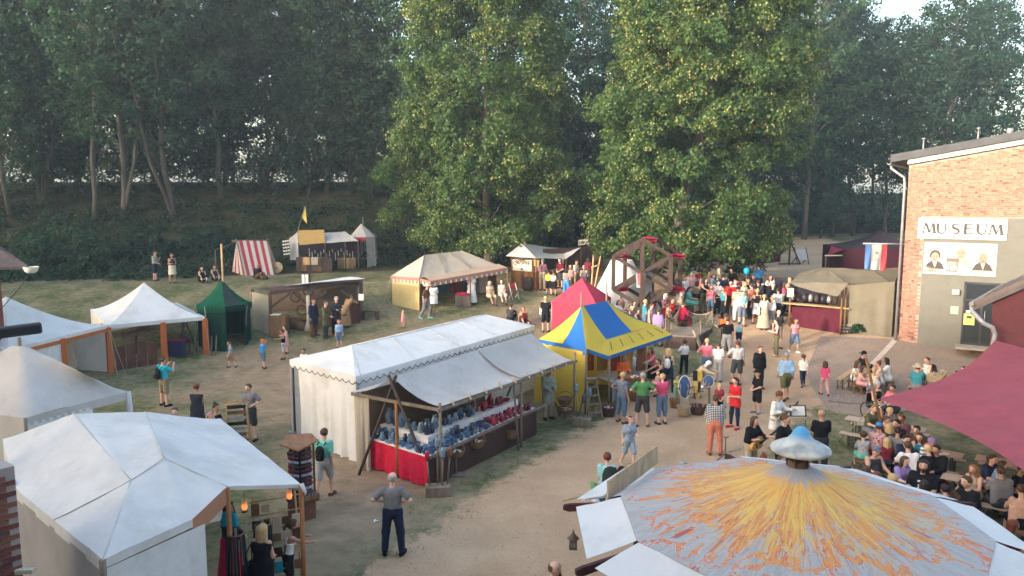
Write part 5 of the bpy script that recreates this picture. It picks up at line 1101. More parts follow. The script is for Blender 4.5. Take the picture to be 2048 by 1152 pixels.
MB().patch(atz(q_r, zk2), kr.lerp(bkr, .5), gnd(q_r + Vector((.6, .8, 0))), gnd(q_r), 5, 6).build('side_wall', cBrown, kh, 1)
curtain(q_l + Vector((.1, 0, 0)), q_m + Vector((-.3, 0, 0)), zrow(q_m, 619), fold=.02, k=3).build('counter_front', cloth((0.095, 0.018, 0.03)), kh, 1)
ct0 = atz(q_l + Vector((-.35, -.15, 0)), zrow(q_l, 607)); ct1 = atz(q_m + Vector((.0, -.15, 0)), zrow(q_m, 618)); MB().prism([ct0, ct1, ct1 + Vector((0, .55, 0)), ct0 + Vector((0, .55, 0))], (0, 0, .06)).build('counter', wPine, kh, 1)
for p in (q_l, q_m + Vector((-.12, 0, 0)), q_m + Vector((-.32, -.05, 0))): post(kh, p, zrow(p, 575), .05, wBrown)
MB().prism([gnd(q_l + Vector((0, 2.2, 0))), gnd(q_m + Vector((0, 2.2, 0))), atz(q_m + Vector((0, 2.2, 0)), zk), atz(q_l + Vector((0, 2.2, 0)), zk)], (0, .05, 0)).build('back_wall', cBlack, kh, 1)
for n in range(9): 
    p = ct0.lerp(ct1, .12 + n * .095) + Vector((0, .7, .15)); MB().lathe([(0, 0), (.09, 0), (.13, .15), (.1, .3), (.04, .36)], 8, xform(p)).build('kitchen_pot', (darkmetal, zinc, wDark)[n % 3], kh, 1)
MB().box(P(1581, 585, q_l.y - .2), (.3, .05, .42)).build('price_card', mat('cream_board', (.6, .55, .4)), kh, 1)
cbd = thing('chalkboard', 'black chalkboard with white handwriting leaning at the khaki stall', 'sign', G(1692, 668), R(-8)); MB().box((0, 0, .3), (.72, .04, .55), M=xform((0, 0, 0), 0, R(-10))).build('board', mat('slate', (.05, .05, .06)), cbd)
for n in range(3): MB().tube([Vector((-.26 + .52 * q / 30, -.06 - .028 * (2 - n) * -1, .43 - .15 * n + .03 * math.sin(q * 1.9 + n) + .012 * math.sin(q * 4.1))) for q in range(31 - 6 * n)], .008, 4).build('chalk_line', paper_w, cbd)
# ---- far tents
ft = thing('maroon_tent', 'long low maroon tent wall behind the lime tree crowd', 'tent', G(1450, 525)); p0 = G(1398, 522); p1 = G(1488, 530); p2 = p1 + Vector((.8, 3, 0)); zt = zrow(p0, 496)
curtain(p0, p1, zt, fold=.05).build('side_wall', cMaroon, ft, 1); curtain(p1, G(1560, 524), zt, fold=.05).build('side_wall', cMaroon, ft, 1)
MB().patch(atz(p0, zt), atz(G(1560, 524), zt), P(1550, 478, p1.y + 3), P(1410, 478, p0.y + 3), 12, 6, sag=.05).build('roof', cMaroon, ft, 1)
for p in (p0, p1, G(1560, 524)): post(ft, p, zt, .04)
dt = thing('black_tent', 'dark purple black peaked tent behind the khaki stall and flag', 'tent', P(1745, 525, 46)); dt.location.z = hz(dt.location.x, dt.location.y)
c_ = dt.location; zt = zrow(c_, 493); co_ = [Vector((c_.x + a_, c_.y + b_, zt)) for a_, b_ in ((-2.4, -1.6), (2.4, -2.0), (2.6, 1.8), (-2.2, 2.0))]; ap = P(1762, 460, c_.y)
rf = MB(); [rf.patch(co_[k], co_[(k + 1) % 4], ap, ap, 8, 8, fn=lambda u, v, p: p - Vector((0, 0, .2 * math.sin(math.pi * v)))) for k in range(4)]; rf.build('roof', cBlack, dt, 1)
for k in range(4): curtain(co_[k], co_[(k + 1) % 4], zt, fold=.06).build('side_wall', cloth((.05, .015, .026)), dt, 1)
MB().patch(co_[0] + Vector((0, 0, -.05)), co_[0].lerp(co_[3], .6), P(1655, 510, c_.y - 1), P(1652, 512, c_.y - 1.5), 8, 4).build('awning', cloth((.28, .04, .08)), dt, 1)
MB().tube([P(1650, 511, c_.y - 1.5), P(1685, 511, c_.y - 1.5)], .04, 5).build('awning_pole', offwhite, dt, 1)
MB().tube([gnd(P(1652, 512, c_.y - 1.5)), P(1652, 511, c_.y - 1.5)], .03, 5).build('post', wPole, dt, 1)
fd = thing('deck_chair', 'pale cloth deck chair with dark timber frame on the far sand', 'chair', G(1600, 527)); 
MB().patch((-.35, 0, 1.0), (.35, 0, 1.0), (.35, -.5, .3), (-.35, -.5, .3), 4, 4).build('seat_cloth', cloth((.5, .46, .44)), fd)
for dx in (-.4, .4): MB().beam((dx, .1, 1.15), (dx, -.6, 0), .05).build('leg', wDark, fd); MB().beam((dx, -.4, .5), (dx, .5, 0), .05).build('leg', wDark, fd)
ms_ = thing('timber_frame', 'leaning dark timber mast frame on the far sand', 'frame', G(1578, 530)); MB().beam((0, 0, 0), (0, 0, 2.6), .1).build('mast', wDark, ms_); MB().beam((0, 0, .1), (.9, .3, .05), .08).build('foot', wDark, ms_); MB().beam((0, 0, .1), (-.7, .2, .05), .08).build('foot', wDark, ms_)
MB().beam((.9, .3, .05), (0.05, 0, 1.6), .07).build('brace', wDark, ms_)

# ---- hand-turned wooden wheel
fw = thing('wooden_wheel', 'dark timber hexagonal fairground wheel with red hanging seats and net', 'wheel', G(1284, 655))
dW = fw.location.y; hub = P(1284, 546, dW); Rw = 1.62; axv = Vector((.72, 1.15, .0)); ang0 = R(90)
def ringpts(c_): return [c_ + Vector((Rw * math.cos(ang0 + k * R(60)) * .98, 0, Rw * math.sin(ang0 + k * R(60)))) for k in range(6)]
for c_ in (hub, hub + axv):
    rp = ringpts(c_)
    for k in range(6):
        MB().beam(rp[k], rp[(k + 1) % 6], .17, .24, up=(0, 1, 0)).build('rim_beam', wDark, fw, 1)
        MB().beam(c_ + Vector((0, .03, 0)), rp[k] + Vector((0, .03, 0)), .16, .22, up=(0, 1, 0)).build('spoke', wDark, fw, 1)
    MB().lathe([(0, -.12), (.13, -.12), (.13, .12), (0, .12)], 10, xform(c_, 0, R(90))).build('hub', wDark, fw, 1)
    MB().beam(gnd(c_ + Vector((0, -.2 if c_ is hub else .2, 0))), c_ + Vector((0, -.2 if c_ is hub else .2, .12)), .26, .22).build('support_post', wDark, fw, 1)
    s_ = -.2 if c_ is hub else .2
    MB().beam(gnd(c_ + Vector((-1.1, s_, 0))) + Vector((0, 0, .07)), gnd(c_ + Vector((1.1, s_, 0))) + Vector((0, 0, .07)), .16).build('ground_sill', wDark, fw, 1)
    for dx in (-.8, .8): MB().beam(gnd(c_ + Vector((dx, s_, 0))) + Vector((0, 0, .1)), c_ + Vector((0, s_, -1.0)), .1).build('brace', wDark, fw, 1)
rp = ringpts(hub); seatm = cloth((0.50, 0.03, 0.07))
for k in range(6):
    MB().beam(rp[k], rp[k] + axv, .07).build('cross_bar', wDark, fw, 1)
    c_ = rp[k] + axv * .5 + Vector((.06, 0, -.04))
    s_ = MB(); s_.patch(c_ + Vector((-.42, -.36, .10)), c_ + Vector((.34, -.40, .02)), c_ + Vector((.50, .36, .02)), c_ + Vector((-.26, .40, .10)), 4, 4, sag=-.07); s_.prism([c_ + Vector((-.36, -.32, -.08)), c_ + Vector((.30, -.34, -.08)), c_ + Vector((.44, .32, -.08)), c_ + Vector((-.2, .34, -.08))], (0, 0, .05)); s_.build('seat', seatm, fw, 1)
MB().tube([hub + Vector((0, -.1, 0)), hub + axv + Vector((0, .1, 0))], .06, 8).build('axle', wDark, fw, 1)
MB().patch(hub + Vector((-.34, -.2, .0)), hub + Vector((.2, -.2, .0)), hub + Vector((.06, -.18, -.72)), hub + Vector((-.26, -.18, -.68)), 6, 6, wr=.03, mi=lambda u, v: 1 if (.15 < u < .8 and v < .8) else 0).build('hanging_cloth', [cStripeW, cloth((.45, .12, .16))], fw, 1)
MB().patch(hub + Vector((.22, .3, -.05)), hub + Vector((.55, .35, .05)), hub + Vector((.55, .35, -1.0)), hub + Vector((.25, .3, -.8)), 4, 5).build('hanging_cloth', cGrey, fw, 1)

# ---- low stage with net
sg_ = thing('low_stage', 'low grey plank stage with rope net beside the wheel', 'stage', G(1380, 690))
t0 = W(1335, 668, 1.05); t1 = W(1388, 700, 1.0) ; t1 = W(1393, 678, 1.15); S0 = G(1330, 695); S1 = G(1392, 702); sz = zrow(S1, 673); S2 = S1 + Vector((1.3, 2.3, 0)); S3 = S0 + Vector((1.2, 2.4, 0))
deckm = wood('grey_deck', (0.21, 0.175, 0.155))
for n in range(9):
    a_ = S0.lerp(S3, n / 9); b_ = S1.lerp(S2, n / 9); a2_ = S0.lerp(S3, (n + .93) / 9); b2_ = S1.lerp(S2, (n + .93) / 9); MB().prism([atz(a_, sz), atz(b_, sz), atz(b2_, sz), atz(a2_, sz)], (0, 0, -.05)).build('deck_board', deckm, sg_, 1)
for a_, b_ in ((S0, S1), (S1, S2), (S2, S3), (S3, S0)): MB().prism([gnd(a_), gnd(b_), atz(b_, sz - .051), atz(a_, sz - .051)], Vector((-(b_ - a_).y, (b_ - a_).x, 0)).normalized() * .05).build('side_board', wDark, sg_, 1)
MB().beam(gnd(S1 + Vector((.25, -.1, 0))), atz(S1 + Vector((-.05, .25, 0)), sz + .25), .18, .05).build('ramp_board', wood('board_pale', (.4, .3, .2)), sg_, 1)
npost = [atz(S0, sz + .75), atz(S0.lerp(S3, 1.0), sz + 1.0), atz(S2, sz + .8), atz(S1.lerp(S2, .25), sz + .6)]
for p in npost: MB().tube([atz(p, hz(p.x, p.y)), p], .03, 6).build('net_post', wPole, sg_, 1)
net = MB(); 
def netspan(a_, b_, zl, n=22, m_=8):
    for i in range(n + 1):
        t_ = i / n; p = a_.lerp(b_, t_) - Vector((0, 0, .35 * 4 * t_ * (1 - t_))); net.tube([p, atz(p, zl)], .006, 3, cap=False)
    for k in range(m_):
        net.tube([(lambda p: p + (atz(p, zl) - p) * (k / m_))(a_.lerp(b_, i / 6) - Vector((0, 0, .35 * 4 * (i / 6) * (1 - i / 6)))) for i in range(7)], .006, 3, cap=False)
netspan(npost[0], npost[1], sz - .1); netspan(npost[1], npost[2], sz + .02); netspan(npost[0], npost[3], sz - .3)
tag(net.build('net', rope, sg_, 1), kind='stuff')
for a_, b_ in ((npost[0], npost[1]), (npost[1], npost[2]), (npost[2], npost[3]), (P(1235, 650, S3.y), npost[1])): MB().tube([Vector(a_).lerp(Vector(b_), i / 8) - Vector((0, 0, .3 * 4 * (i / 8) * (1 - i / 8))) for i in range(9)], .022, 5).build('rope', rope, sg_, 1)

# ---- volcano pavilion, bottom right
vp = thing('volcano_pavilion', 'round pavilion with roof painted as an erupting volcano and white flaps', 'stall', (4.55, 11.9, 0))
vc = Vector((4.55, 11.9, 0)); VE = 2.44; VA = 3.30; VR = 2.82
m, nt, b = _nodes('lava_paint'); L = nt.links.new; tc = N(nt, 'ShaderNodeTexCoord'); sx = N(nt, 'ShaderNodeSeparateXYZ'); L(tc.outputs['Object'], sx.inputs[0])
def mt(op, a, b_=None):
    n = N(nt, 'ShaderNodeMath', operation=op)
    for i, v in enumerate((a, b_)):
        if v is None: continue
        if isinstance(v, (int, float)): n.inputs[i].default_value = v
        else: L(v, n.inputs[i])
    return n.outputs[0]
rad = mt('SQRT', mt('ADD', mt('MULTIPLY', sx.outputs[0], sx.outputs[0]), mt('MULTIPLY', sx.outputs[1], sx.outputs[1])))
dn = N(nt, 'ShaderNodeTexNoise', Scale=1.6, Detail=3.0); L(tc.outputs['Object'], dn.inputs[0])
ux = mt('DIVIDE', sx.outputs[0], mt('ADD', rad, .02)); uy = mt('DIVIDE', sx.outputs[1], mt('ADD', rad, .02))
def streak(k, kr, sc, det=4.0, dist=.8):
    cv = N(nt, 'ShaderNodeCombineXYZ'); L(mt('MULTIPLY', ux, k), cv.inputs[0]); L(mt('MULTIPLY', uy, k), cv.inputs[1]); L(mt('ADD', mt('MULTIPLY', rad, kr), mt('MULTIPLY', dn.outputs[0], .6)), cv.inputs[2])
    n = N(nt, 'ShaderNodeTexNoise', Scale=sc, Detail=det, Roughness=.6, Distortion=dist); L(cv.outputs[0], n.inputs[0]); return n.outputs[0]
s1_ = streak(2.6, .75, 1.5); s2_ = streak(6.5, .7, 1.8); s3_ = streak(13, .9, 2.2)
s4_ = streak(5.0, .5, 1.7, 3.0, .5); s5_ = streak(9.0, .6, 1.6, 3.0, .4); s6_ = streak(12.0, .5, 1.5, 3.0, .3)
dens = mt('SUBTRACT', .20, mt('MULTIPLY', rad, .040))
def vein(s, wid, fall=.05):                       # thin bands where the noise crosses its middle, wider near the crater
    d_ = mt('ABSOLUTE', mt('SUBTRACT', s, .5)); return ramp(nt, mt('SUBTRACT', mt('ADD', dens, wid), d_), 0.0, fall)
grey = mixcol(nt, (0.33, 0.32, 0.315), (0.43, 0.415, 0.41), ramp(nt, s3_, .35, .65))
c = mixcol(nt, grey, (0.54, 0.50, 0.48), vein(s1_, -.066, .006)); c = mixcol(nt, c, (0.38, 0.07, 0.08), vein(s1_, -.070, .015)); c = mixcol(nt, c, (0.64, 0.27, 0.09), vein(s1_, -.077, .02))
c = mixcol(nt, c, (0.62, 0.34, 0.12), vein(s5_, -.094, .03)); c = mixcol(nt, c, (0.40, 0.08, 0.07), vein(s2_, -.104, .02)); c = mixcol(nt, c, (0.62, 0.33, 0.10), vein(s2_, -.112, .03)); c = mixcol(nt, c, (0.68, 0.45, 0.11), vein(s4_, -.102, .04)); c = mixcol(nt, c, (0.66, 0.45, 0.14), vein(s6_, -.125, .03)); c = mixcol(nt, c, (0.68, 0.30, 0.06), vein(s3_, -.13, .03))
side = ramp(nt, sx.outputs[0], .2, 1.0)
c = mixcol(nt, c, (0.30, 0.06, 0.07), ramp(nt, mt('ADD', s3_, mt('MULTIPLY', rad, -.01)), .60, .66, c1=(.8, .8, .8, 1)))
c = mixcol(nt, c, (0.62, 0.58, 0.56), ramp(nt, streak(14, 3, 2.5), .66, .70, c1=(.6, .6, .6, 1)))
c = mixcol(nt, mixcol(nt, (0.25, 0.26, 0.29), (0.42, 0.42, 0.44), s3_), c, ramp(nt, mt('ADD', rad, mt('MULTIPLY', mt('SUBTRACT', s2_, .5), .8)), .36, .50))
L(c, b.inputs['Base Color']); b.inputs['Roughness'].default_value = .85; lava = m
VV = [Vector((vc.x + VR * math.cos(R(36 * k - 18)), vc.y + VR * math.sin(R(36 * k - 18)), VE)) for k in range(10)]
vap = Vector((vc.x, vc.y, VA)); rad0 = .16
for k in range(10):
    a_, b_ = VV[k], VV[(k + 1) % 10]; ia = Vector((vc.x, vc.y, VA)) + (a_ - vap) * (rad0 / VR); ib = vap + (b_ - vap) * (rad0 / VR)
    def fn(u, v, p): return p - Vector((0, 0, .07 * math.sin(math.pi * v))) + Vector((0, 0, .05 * v ** 6))
    mbp = MB().patch(a_, b_, ib, ia, 8, 12, fn=fn); o = mbp.build('roof_panel', lava, vp, 1)
    out = ((a_ + b_) / 2 - atz(vc, VE)).normalized()
    if k != 3:
        w0, w1 = (q_ + (out * .45 + (q_ - atz(vc, VE)).normalized() * .55) * .78 + Vector((0, 0, -.24)) for q_ in (a_, b_)); MB().patch(a_.lerp(b_, .02) + Vector((0, 0, -.01)), b_.lerp(a_, .02) + Vector((0, 0, -.01)), w1.lerp(w0, .02), w0.lerp(w1, .02), 8, 5, sag=.05, wr=.01).build('flap', cWhite, vp, 1)
    d_ = (a_ - vap); d_.z = 0; d_.normalize()
    MB().prism([a_ - d_ * .5 + Vector((0, 0, -.12)), a_ + d_ * .9 + Vector((0, 0, -.38)), a_ + d_ * 1.0 + Vector((0, 0, -.36)), a_ + d_ * 1.0 + Vector((0, 0, -.28)), a_ + d_ * .9 + Vector((0, 0, -.25)), a_ - d_ * .5 + Vector((0, 0, -.02))], Vector((-d_.y, d_.x, 0)) * .07).build('rafter', wood('wine_beam', (0.075, 0.03, 0.032)), vp, 1)
    if k % 2: MB().beam((a_.x - d_.x * .3, a_.y - d_.y * .3, 0), a_ - d_ * .3 + Vector((0, 0, -.1)), .12).build('post', wDark, vp, 1)
    if k in (3, 4, 5): MB().tube([a_ + d_ * .78 + Vector((-.25, -.22, -.1)), a_ + d_ * .78 + Vector((.25, .25, -.18))], .014, 5).build('peg_stick', wPine, vp, 1)
a_, b_ = VV[5], VV[4]
MB().beam(a_ + Vector((-.22, .05, .06)), b_ + Vector((-.1, .25, .16)), .03, .36).build('side_board', wood('board_pale', (.45, .32, .2)), vp, 1)
fl0 = VV[5] + Vector((-.75, .2, -.15)); fl1 = VV[4] + Vector((-.7, .25, -.1)); MB().patch(fl0, fl1, VV[4] + Vector((-.35, .25, .0)), VV[5] + Vector((-.3, .1, -.05)), 8, 4, sag=.03).build('flap', cWhite, vp, 1)
MB().prism([VV[3] + (VV[4] - VV[3]) * .05 + Vector((0, 0, -.02)), VV[3].lerp(VV[4], .95) + Vector((0, 0, -.02)), VV[3].lerp(VV[4], .95) + Vector((-.05, .12, -.12)), VV[3].lerp(VV[4], .05) + Vector((-.05, .12, -.12))], (0, 0, -.02)).build('flap', cWhite, vp, 1)
hat = MB(); hz0 = zrow(vc, 899)
hat.lathe([(.44, -.03), (.47, 0.0), (.45, .04), (.34, .10), (.22, .155), (.155, .23), (.115, .31), (.06, .365), (0.0, .38)], 20, xform((vc.x + .03, vc.y, hz0)))
m, nt, b = _nodes('cloud_paint'); L = nt.links.new; tc = N(nt, 'ShaderNodeTexCoord'); sx = N(nt, 'ShaderNodeSeparateXYZ'); L(tc.outputs['Object'], sx.inputs[0]); n1 = N(nt, 'ShaderNodeTexNoise', Scale=4.0, Detail=5.0); L(tc.outputs['Object'], n1.inputs[0])
ad = N(nt, 'ShaderNodeMath', operation='MULTIPLY_ADD'); L(n1.outputs[0], ad.inputs[0]); ad.inputs[1].default_value = .22; zs_ = N(nt, 'ShaderNodeMath', operation='SUBTRACT'); L(sx.outputs[2], zs_.inputs[0]); zs_.inputs[1].default_value = hz0; L(zs_.outputs[0], ad.inputs[2])
c = mixcol(nt, mixcol(nt, (.28, .30, .30), (.60, .60, .55), ramp(nt, n1.outputs[0], .35, .65)), (0.10, 0.34, 0.60), ramp(nt, ad.outputs[0], .28, .40)); L(c, b.inputs['Base Color']); b.inputs['Roughness'].default_value = .8
hat.build('smoke_hat', m, vp, 1)
for k in range(6):
    a_ = k * R(60); MB().tube([vap + Vector((.17 * math.cos(a_), .17 * math.sin(a_), .0)), Vector((vc.x + .2 * math.cos(a_), vc.y + .2 * math.sin(a_), hz0 + .12))], .014, 5).build('hat_stay', darkmetal, vp, 1)
MB().lathe([(.17, -.04), (.18, 0), (.17, .1), (.15, .1), (.15, -.04)], 14, xform(vap)).build('vent_collar', mat('rusty_collar', (.16, .10, .09)), vp, 1)
lt = thing('hanging_lantern', 'small rusty lantern hanging from the beam end of the volcano pavilion', 'lantern', VV[5] + Vector((-1.05, -.35, -.95)))
lt.location = W(1146, 1097, 1.55); lp = lt.location
lt.scale = (.68,) * 3; lm = mat('rusty_iron', (.13, .075, .06), var=.3, rough=.7)
MB().box((0, 0, .015), (.2, .2, .03)).build('base', lm, lt); [MB().beam((dx * .08, dy * .08, .03), (dx * .08, dy * .08, .26), .018).build('bar', lm, lt) for dx in (-1, 1) for dy in (-1, 1)]; MB().lathe([(.16, .26), (.14, .29), (.05, .38), (.03, .42), (0, .42)], 6).build('roof', lm, lt)
MB().tube([(0, 0, .42), (.03, 0, .46), (0, 0, .5), (0, 0, zrow(lp, 1058) - lp.z + .05)], .01, 5).build('hook', lm, lt); MB().box((0, 0, .14), (.12, .12, .2)).build('glass', mat('pale_glass', (.4, .38, .35), rough=.2, trans=.3), lt)

# ---- wine red sail over the beer tables
sl = thing('shade_sail', 'large wine red shade sail over the beer tables beside the red house', 'awning', (13, 19, 0))
l0 = W(1758, 799, 1.9); t0 = P(1990, 682, 24.6); r0 = Vector((17.5, 18.5, 3.3)); b0 = W(2260, 1105, 2.0)
def fs(u, v, p):
    return p
MB().patch(l0, t0, r0, b0, 20, 20, sag=-.1, wr=.02, fn=lambda u, v, p: p + (Vector((13.6, 19.3, 2.4)) - p) * (.16 * (4 * u * (1 - u) * abs(1 - 2 * v) ** 3 + 4 * v * (1 - v) * abs(1 - 2 * u) ** 3))).build('cloth', cSail, sl, 1)
sp0 = G(1782, 935); sp1 = P(1732, 716, l0.y); MB().tube([sp0, sp1], .04, 7).build('pole', wBrown, sl, 1)
ropes(sl, (l0, G(1677, 882)), (l0, P(1748, 797, l0.y)), r=.018)
for p, z_ in ((t0, t0.z), (r0, r0.z), (b0, b0.z)): post(sl, p, z_, .04, wBrown, 'pole')
# ================================================================== people: one continuous body each, clothes and hair as its parts
def surface_nets(d, org, h):
    nx, ny, nz_ = d.shape; s = d < 0
    c = np.zeros((nx - 1, ny - 1, nz_ - 1), np.int32); pos = np.zeros(c.shape + (3,)); cnt = np.zeros(c.shape)
    off = [(i, j, k) for i in (0, 1) for j in (0, 1) for k in (0, 1)]
    D = {o: d[o[0]:nx - 1 + o[0], o[1]:ny - 1 + o[1], o[2]:nz_ - 1 + o[2]] for o in off}
    for o in off:
        for ax in range(3):
            if o[ax]: continue
            q = list(o); q[ax] = 1; a, b = D[o], D[tuple(q)]; cr = (a < 0) != (b < 0)
            t = np.where(cr, a / np.where(cr, a - b, 1), 0)
            for m_ in range(3): pos[..., m_] += np.where(cr, o[m_] + (t if m_ == ax else 0), 0)
            cnt += cr
    act = cnt > 0; idx = -np.ones(act.shape, np.int64); n = int(act.sum()); idx[act] = np.arange(n)
    gi = np.stack(np.nonzero(act), -1); V = (pos[act] / cnt[act][:, None] + gi) * h + org
    F = []
    for ax in range(3):
        u, v = (ax + 1) % 3, (ax + 2) % 3; sl0 = [slice(None)] * 3; sl1 = [slice(None)] * 3; sl0[ax] = slice(0, -1); sl1[ax] = slice(1, None)
        a, b = s[tuple(sl0)], s[tuple(sl1)]; e = np.stack(np.nonzero(a != b), -1)
        e = e[(e[:, u] > 0) & (e[:, v] > 0) & (e[:, u] < d.shape[u] - 1) & (e[:, v] < d.shape[v] - 1)]
        if not len(e): continue
        inn = a[tuple(e.T)]; q = []
        for du, dv in ((1, 1), (0, 1), (0, 0), (1, 0)):
            p = e.copy(); p[:, u] -= du; p[:, v] -= dv; q.append(idx[tuple(p.T)])
        q = np.stack(q, -1); q[~inn] = q[~inn][:, ::-1]; F.append(q)
    return V, np.concatenate(F)
def sdf_mesh(name, prims, infl=0.0, clip=None, h=0.024, k=0.035, extra=None):
    """prims: (a, b, ra, rb) tapered capsules, smoothly joined; figures look along -Y"""
    A = np.array([p[0] for p in prims], float); B = np.array([p[1] for p in prims], float); ra = np.array([p[2] for p in prims]) + infl; rb = np.array([p[3] for p in prims]) + infl
    mr = max(ra.max(), rb.max()) + 2.5 * h; lo = np.minimum(A, B).min(0) - mr; hi = np.maximum(A, B).max(0) + mr
    n = np.ceil((hi - lo) / h).astype(int) + 1; ax = [lo[i] + h * np.arange(n[i]) for i in range(3)]
    X_, Y_, Z_ = np.meshgrid(*ax, indexing='ij'); d = np.full(X_.shape, 9.0)
    for i in range(len(prims)):
        ab = B[i] - A[i]; L2 = (ab ** 2).sum() + 1e-9; m_ = max(ra[i], rb[i]) + .16
        l = np.minimum(A[i], B[i]) - m_; u = np.maximum(A[i], B[i]) + m_
        sl = tuple(slice(max(0, int((l[j] - lo[j]) / h)), min(n[j], int((u[j] - lo[j]) / h) + 2)) for j in range(3))
        x, y, z = X_[sl] - A[i][0], Y_[sl] - A[i][1], Z_[sl] - A[i][2]; t = np.clip((x * ab[0] + y * ab[1] + z * ab[2]) / L2, 0, 1)
        q = np.sqrt((x - t * ab[0]) ** 2 + (y - t * ab[1]) ** 2 + (z - t * ab[2]) ** 2) - (ra[i] + (rb[i] - ra[i]) * t)
        o = d[sl]; w = np.clip(.5 + .5 * (o - q) / k, 0, 1); d[sl] = o + (q - o) * w - k * w * (1 - w)
    if clip: d = np.maximum(d, clip(X_, Y_, Z_))
    V_, F_ = surface_nets(d, lo, h)
    if extra is not None:
        EV, EF = extra; F_ = np.concatenate([F_, EF + len(V_)]); V_ = np.concatenate([V_, EV])
    V_ = V_ * np.array([-1, -1, 1]); me = np_mesh(name, V_, F_, True); me.materials.append(None); return me
def nv(v): v = np.array(v, float); return v / np.linalg.norm(v)
# arm vectors: x outwards, y forwards, z up; (upper, fore) for left, right
AR = dict(down=((.16, .02, -1), (.08, .22, -1)), back=((.15, -.3, -1), (.05, .1, -1)), fwd=((.12, .35, -1), (.0, .5, -.9)), hip=((.75, -.25, -.75), (-.75, .55, -.35)), hold=((.15, .15, -1), (-.35, 1, .12)), low=((.12, .2, -1), (-.45, .8, -.35)), phone=((.25, .75, -.55), (-.45, .5, .8)),
          cross=((.12, .25, -1), (-1.0, .45, .05)), table=((.2, .55, -.8), (-.25, 1, -.05)), lap=((.15, .3, -1), (-.3, .85, -.25)), up=((.35, .9, .15), (-.1, .9, .5)), gl=((.35, .35, -.8), (.1, 1, .15)), gr=((.35, .05, -.9), (-.75, .75, .1)), out=((.7, .5, -.35), (.3, .95, .1)), prop=((.25, -.5, -.9), (.05, -.2, -1)), eat=((.15, .45, -.9), (-.5, .6, .75)), reach=((.25, .9, -.45), (-.1, 1, -.25)))
LG = dict(stand=((.05, .0, -1), (.02, -.04, -1)), wide=((.13, .03, -1), (.06, -.04, -1)), wf=((.02, .38, -1), (.02, -.12, -1)), wb=((.02, -.22, -1), (.02, -.55, -1)), sit=((.16, 1, -.06), (.04, .02, -1)), sitx=((.05, 1, .02), (-.25, .35, -1)), gfl=((.18, 1, .55), (-.1, .75, -.62)), gstr=((.12, 1, .03), (.0, 1, -.05)))
POSES = dict(stand=('down', 'down', 'stand', 'stand', 0), stand2=('down', 'hold', 'wide', 'stand', .02), walk=('fwd', 'back', 'wb', 'wf', .05), walk2=('hold', 'back', 'wf', 'wb', .05), hips=('hip', 'hip', 'wide', 'wide', 0), hip1=('hip', 'down', 'wide', 'stand', 0), hold=('hold', 'hold', 'stand', 'wide', .02), low=('low', 'low', 'stand', 'stand', 0), phone=('phone', 'phone', 'wide', 'stand', -.02), cross=('cross', 'cross', 'stand', 'wide', 0), eat=('eat', 'low', 'stand', 'wide', .03),
             bend=('reach', 'reach', 'wide', 'stand', .75), reach=('reach', 'reach', 'stand', 'wide', .15), up=('up', 'low', 'wf', 'stand', .05), out=('out', 'down', 'wide', 'stand', 0), guitar=('gl', 'gr', 'wide', 'stand', .08), sit=('table', 'table', 'sit', 'sit', .18), sit2=('lap', 'table', 'sit', 'sit', .08), sitlap=('lap', 'lap', 'sit', 'sitx', -.02), sitback=('table', 'eat', 'sit', 'sit', .28), ground=('low', 'reach', 'gfl', 'gfl', .1), ground2=('prop', 'prop', 'gstr', 'gfl', -.3), situp=('eat', 'table', 'sit', 'sit', .05), carry=('hold', 'cross', 'stand', 'stand', -.04))
FIG = {}
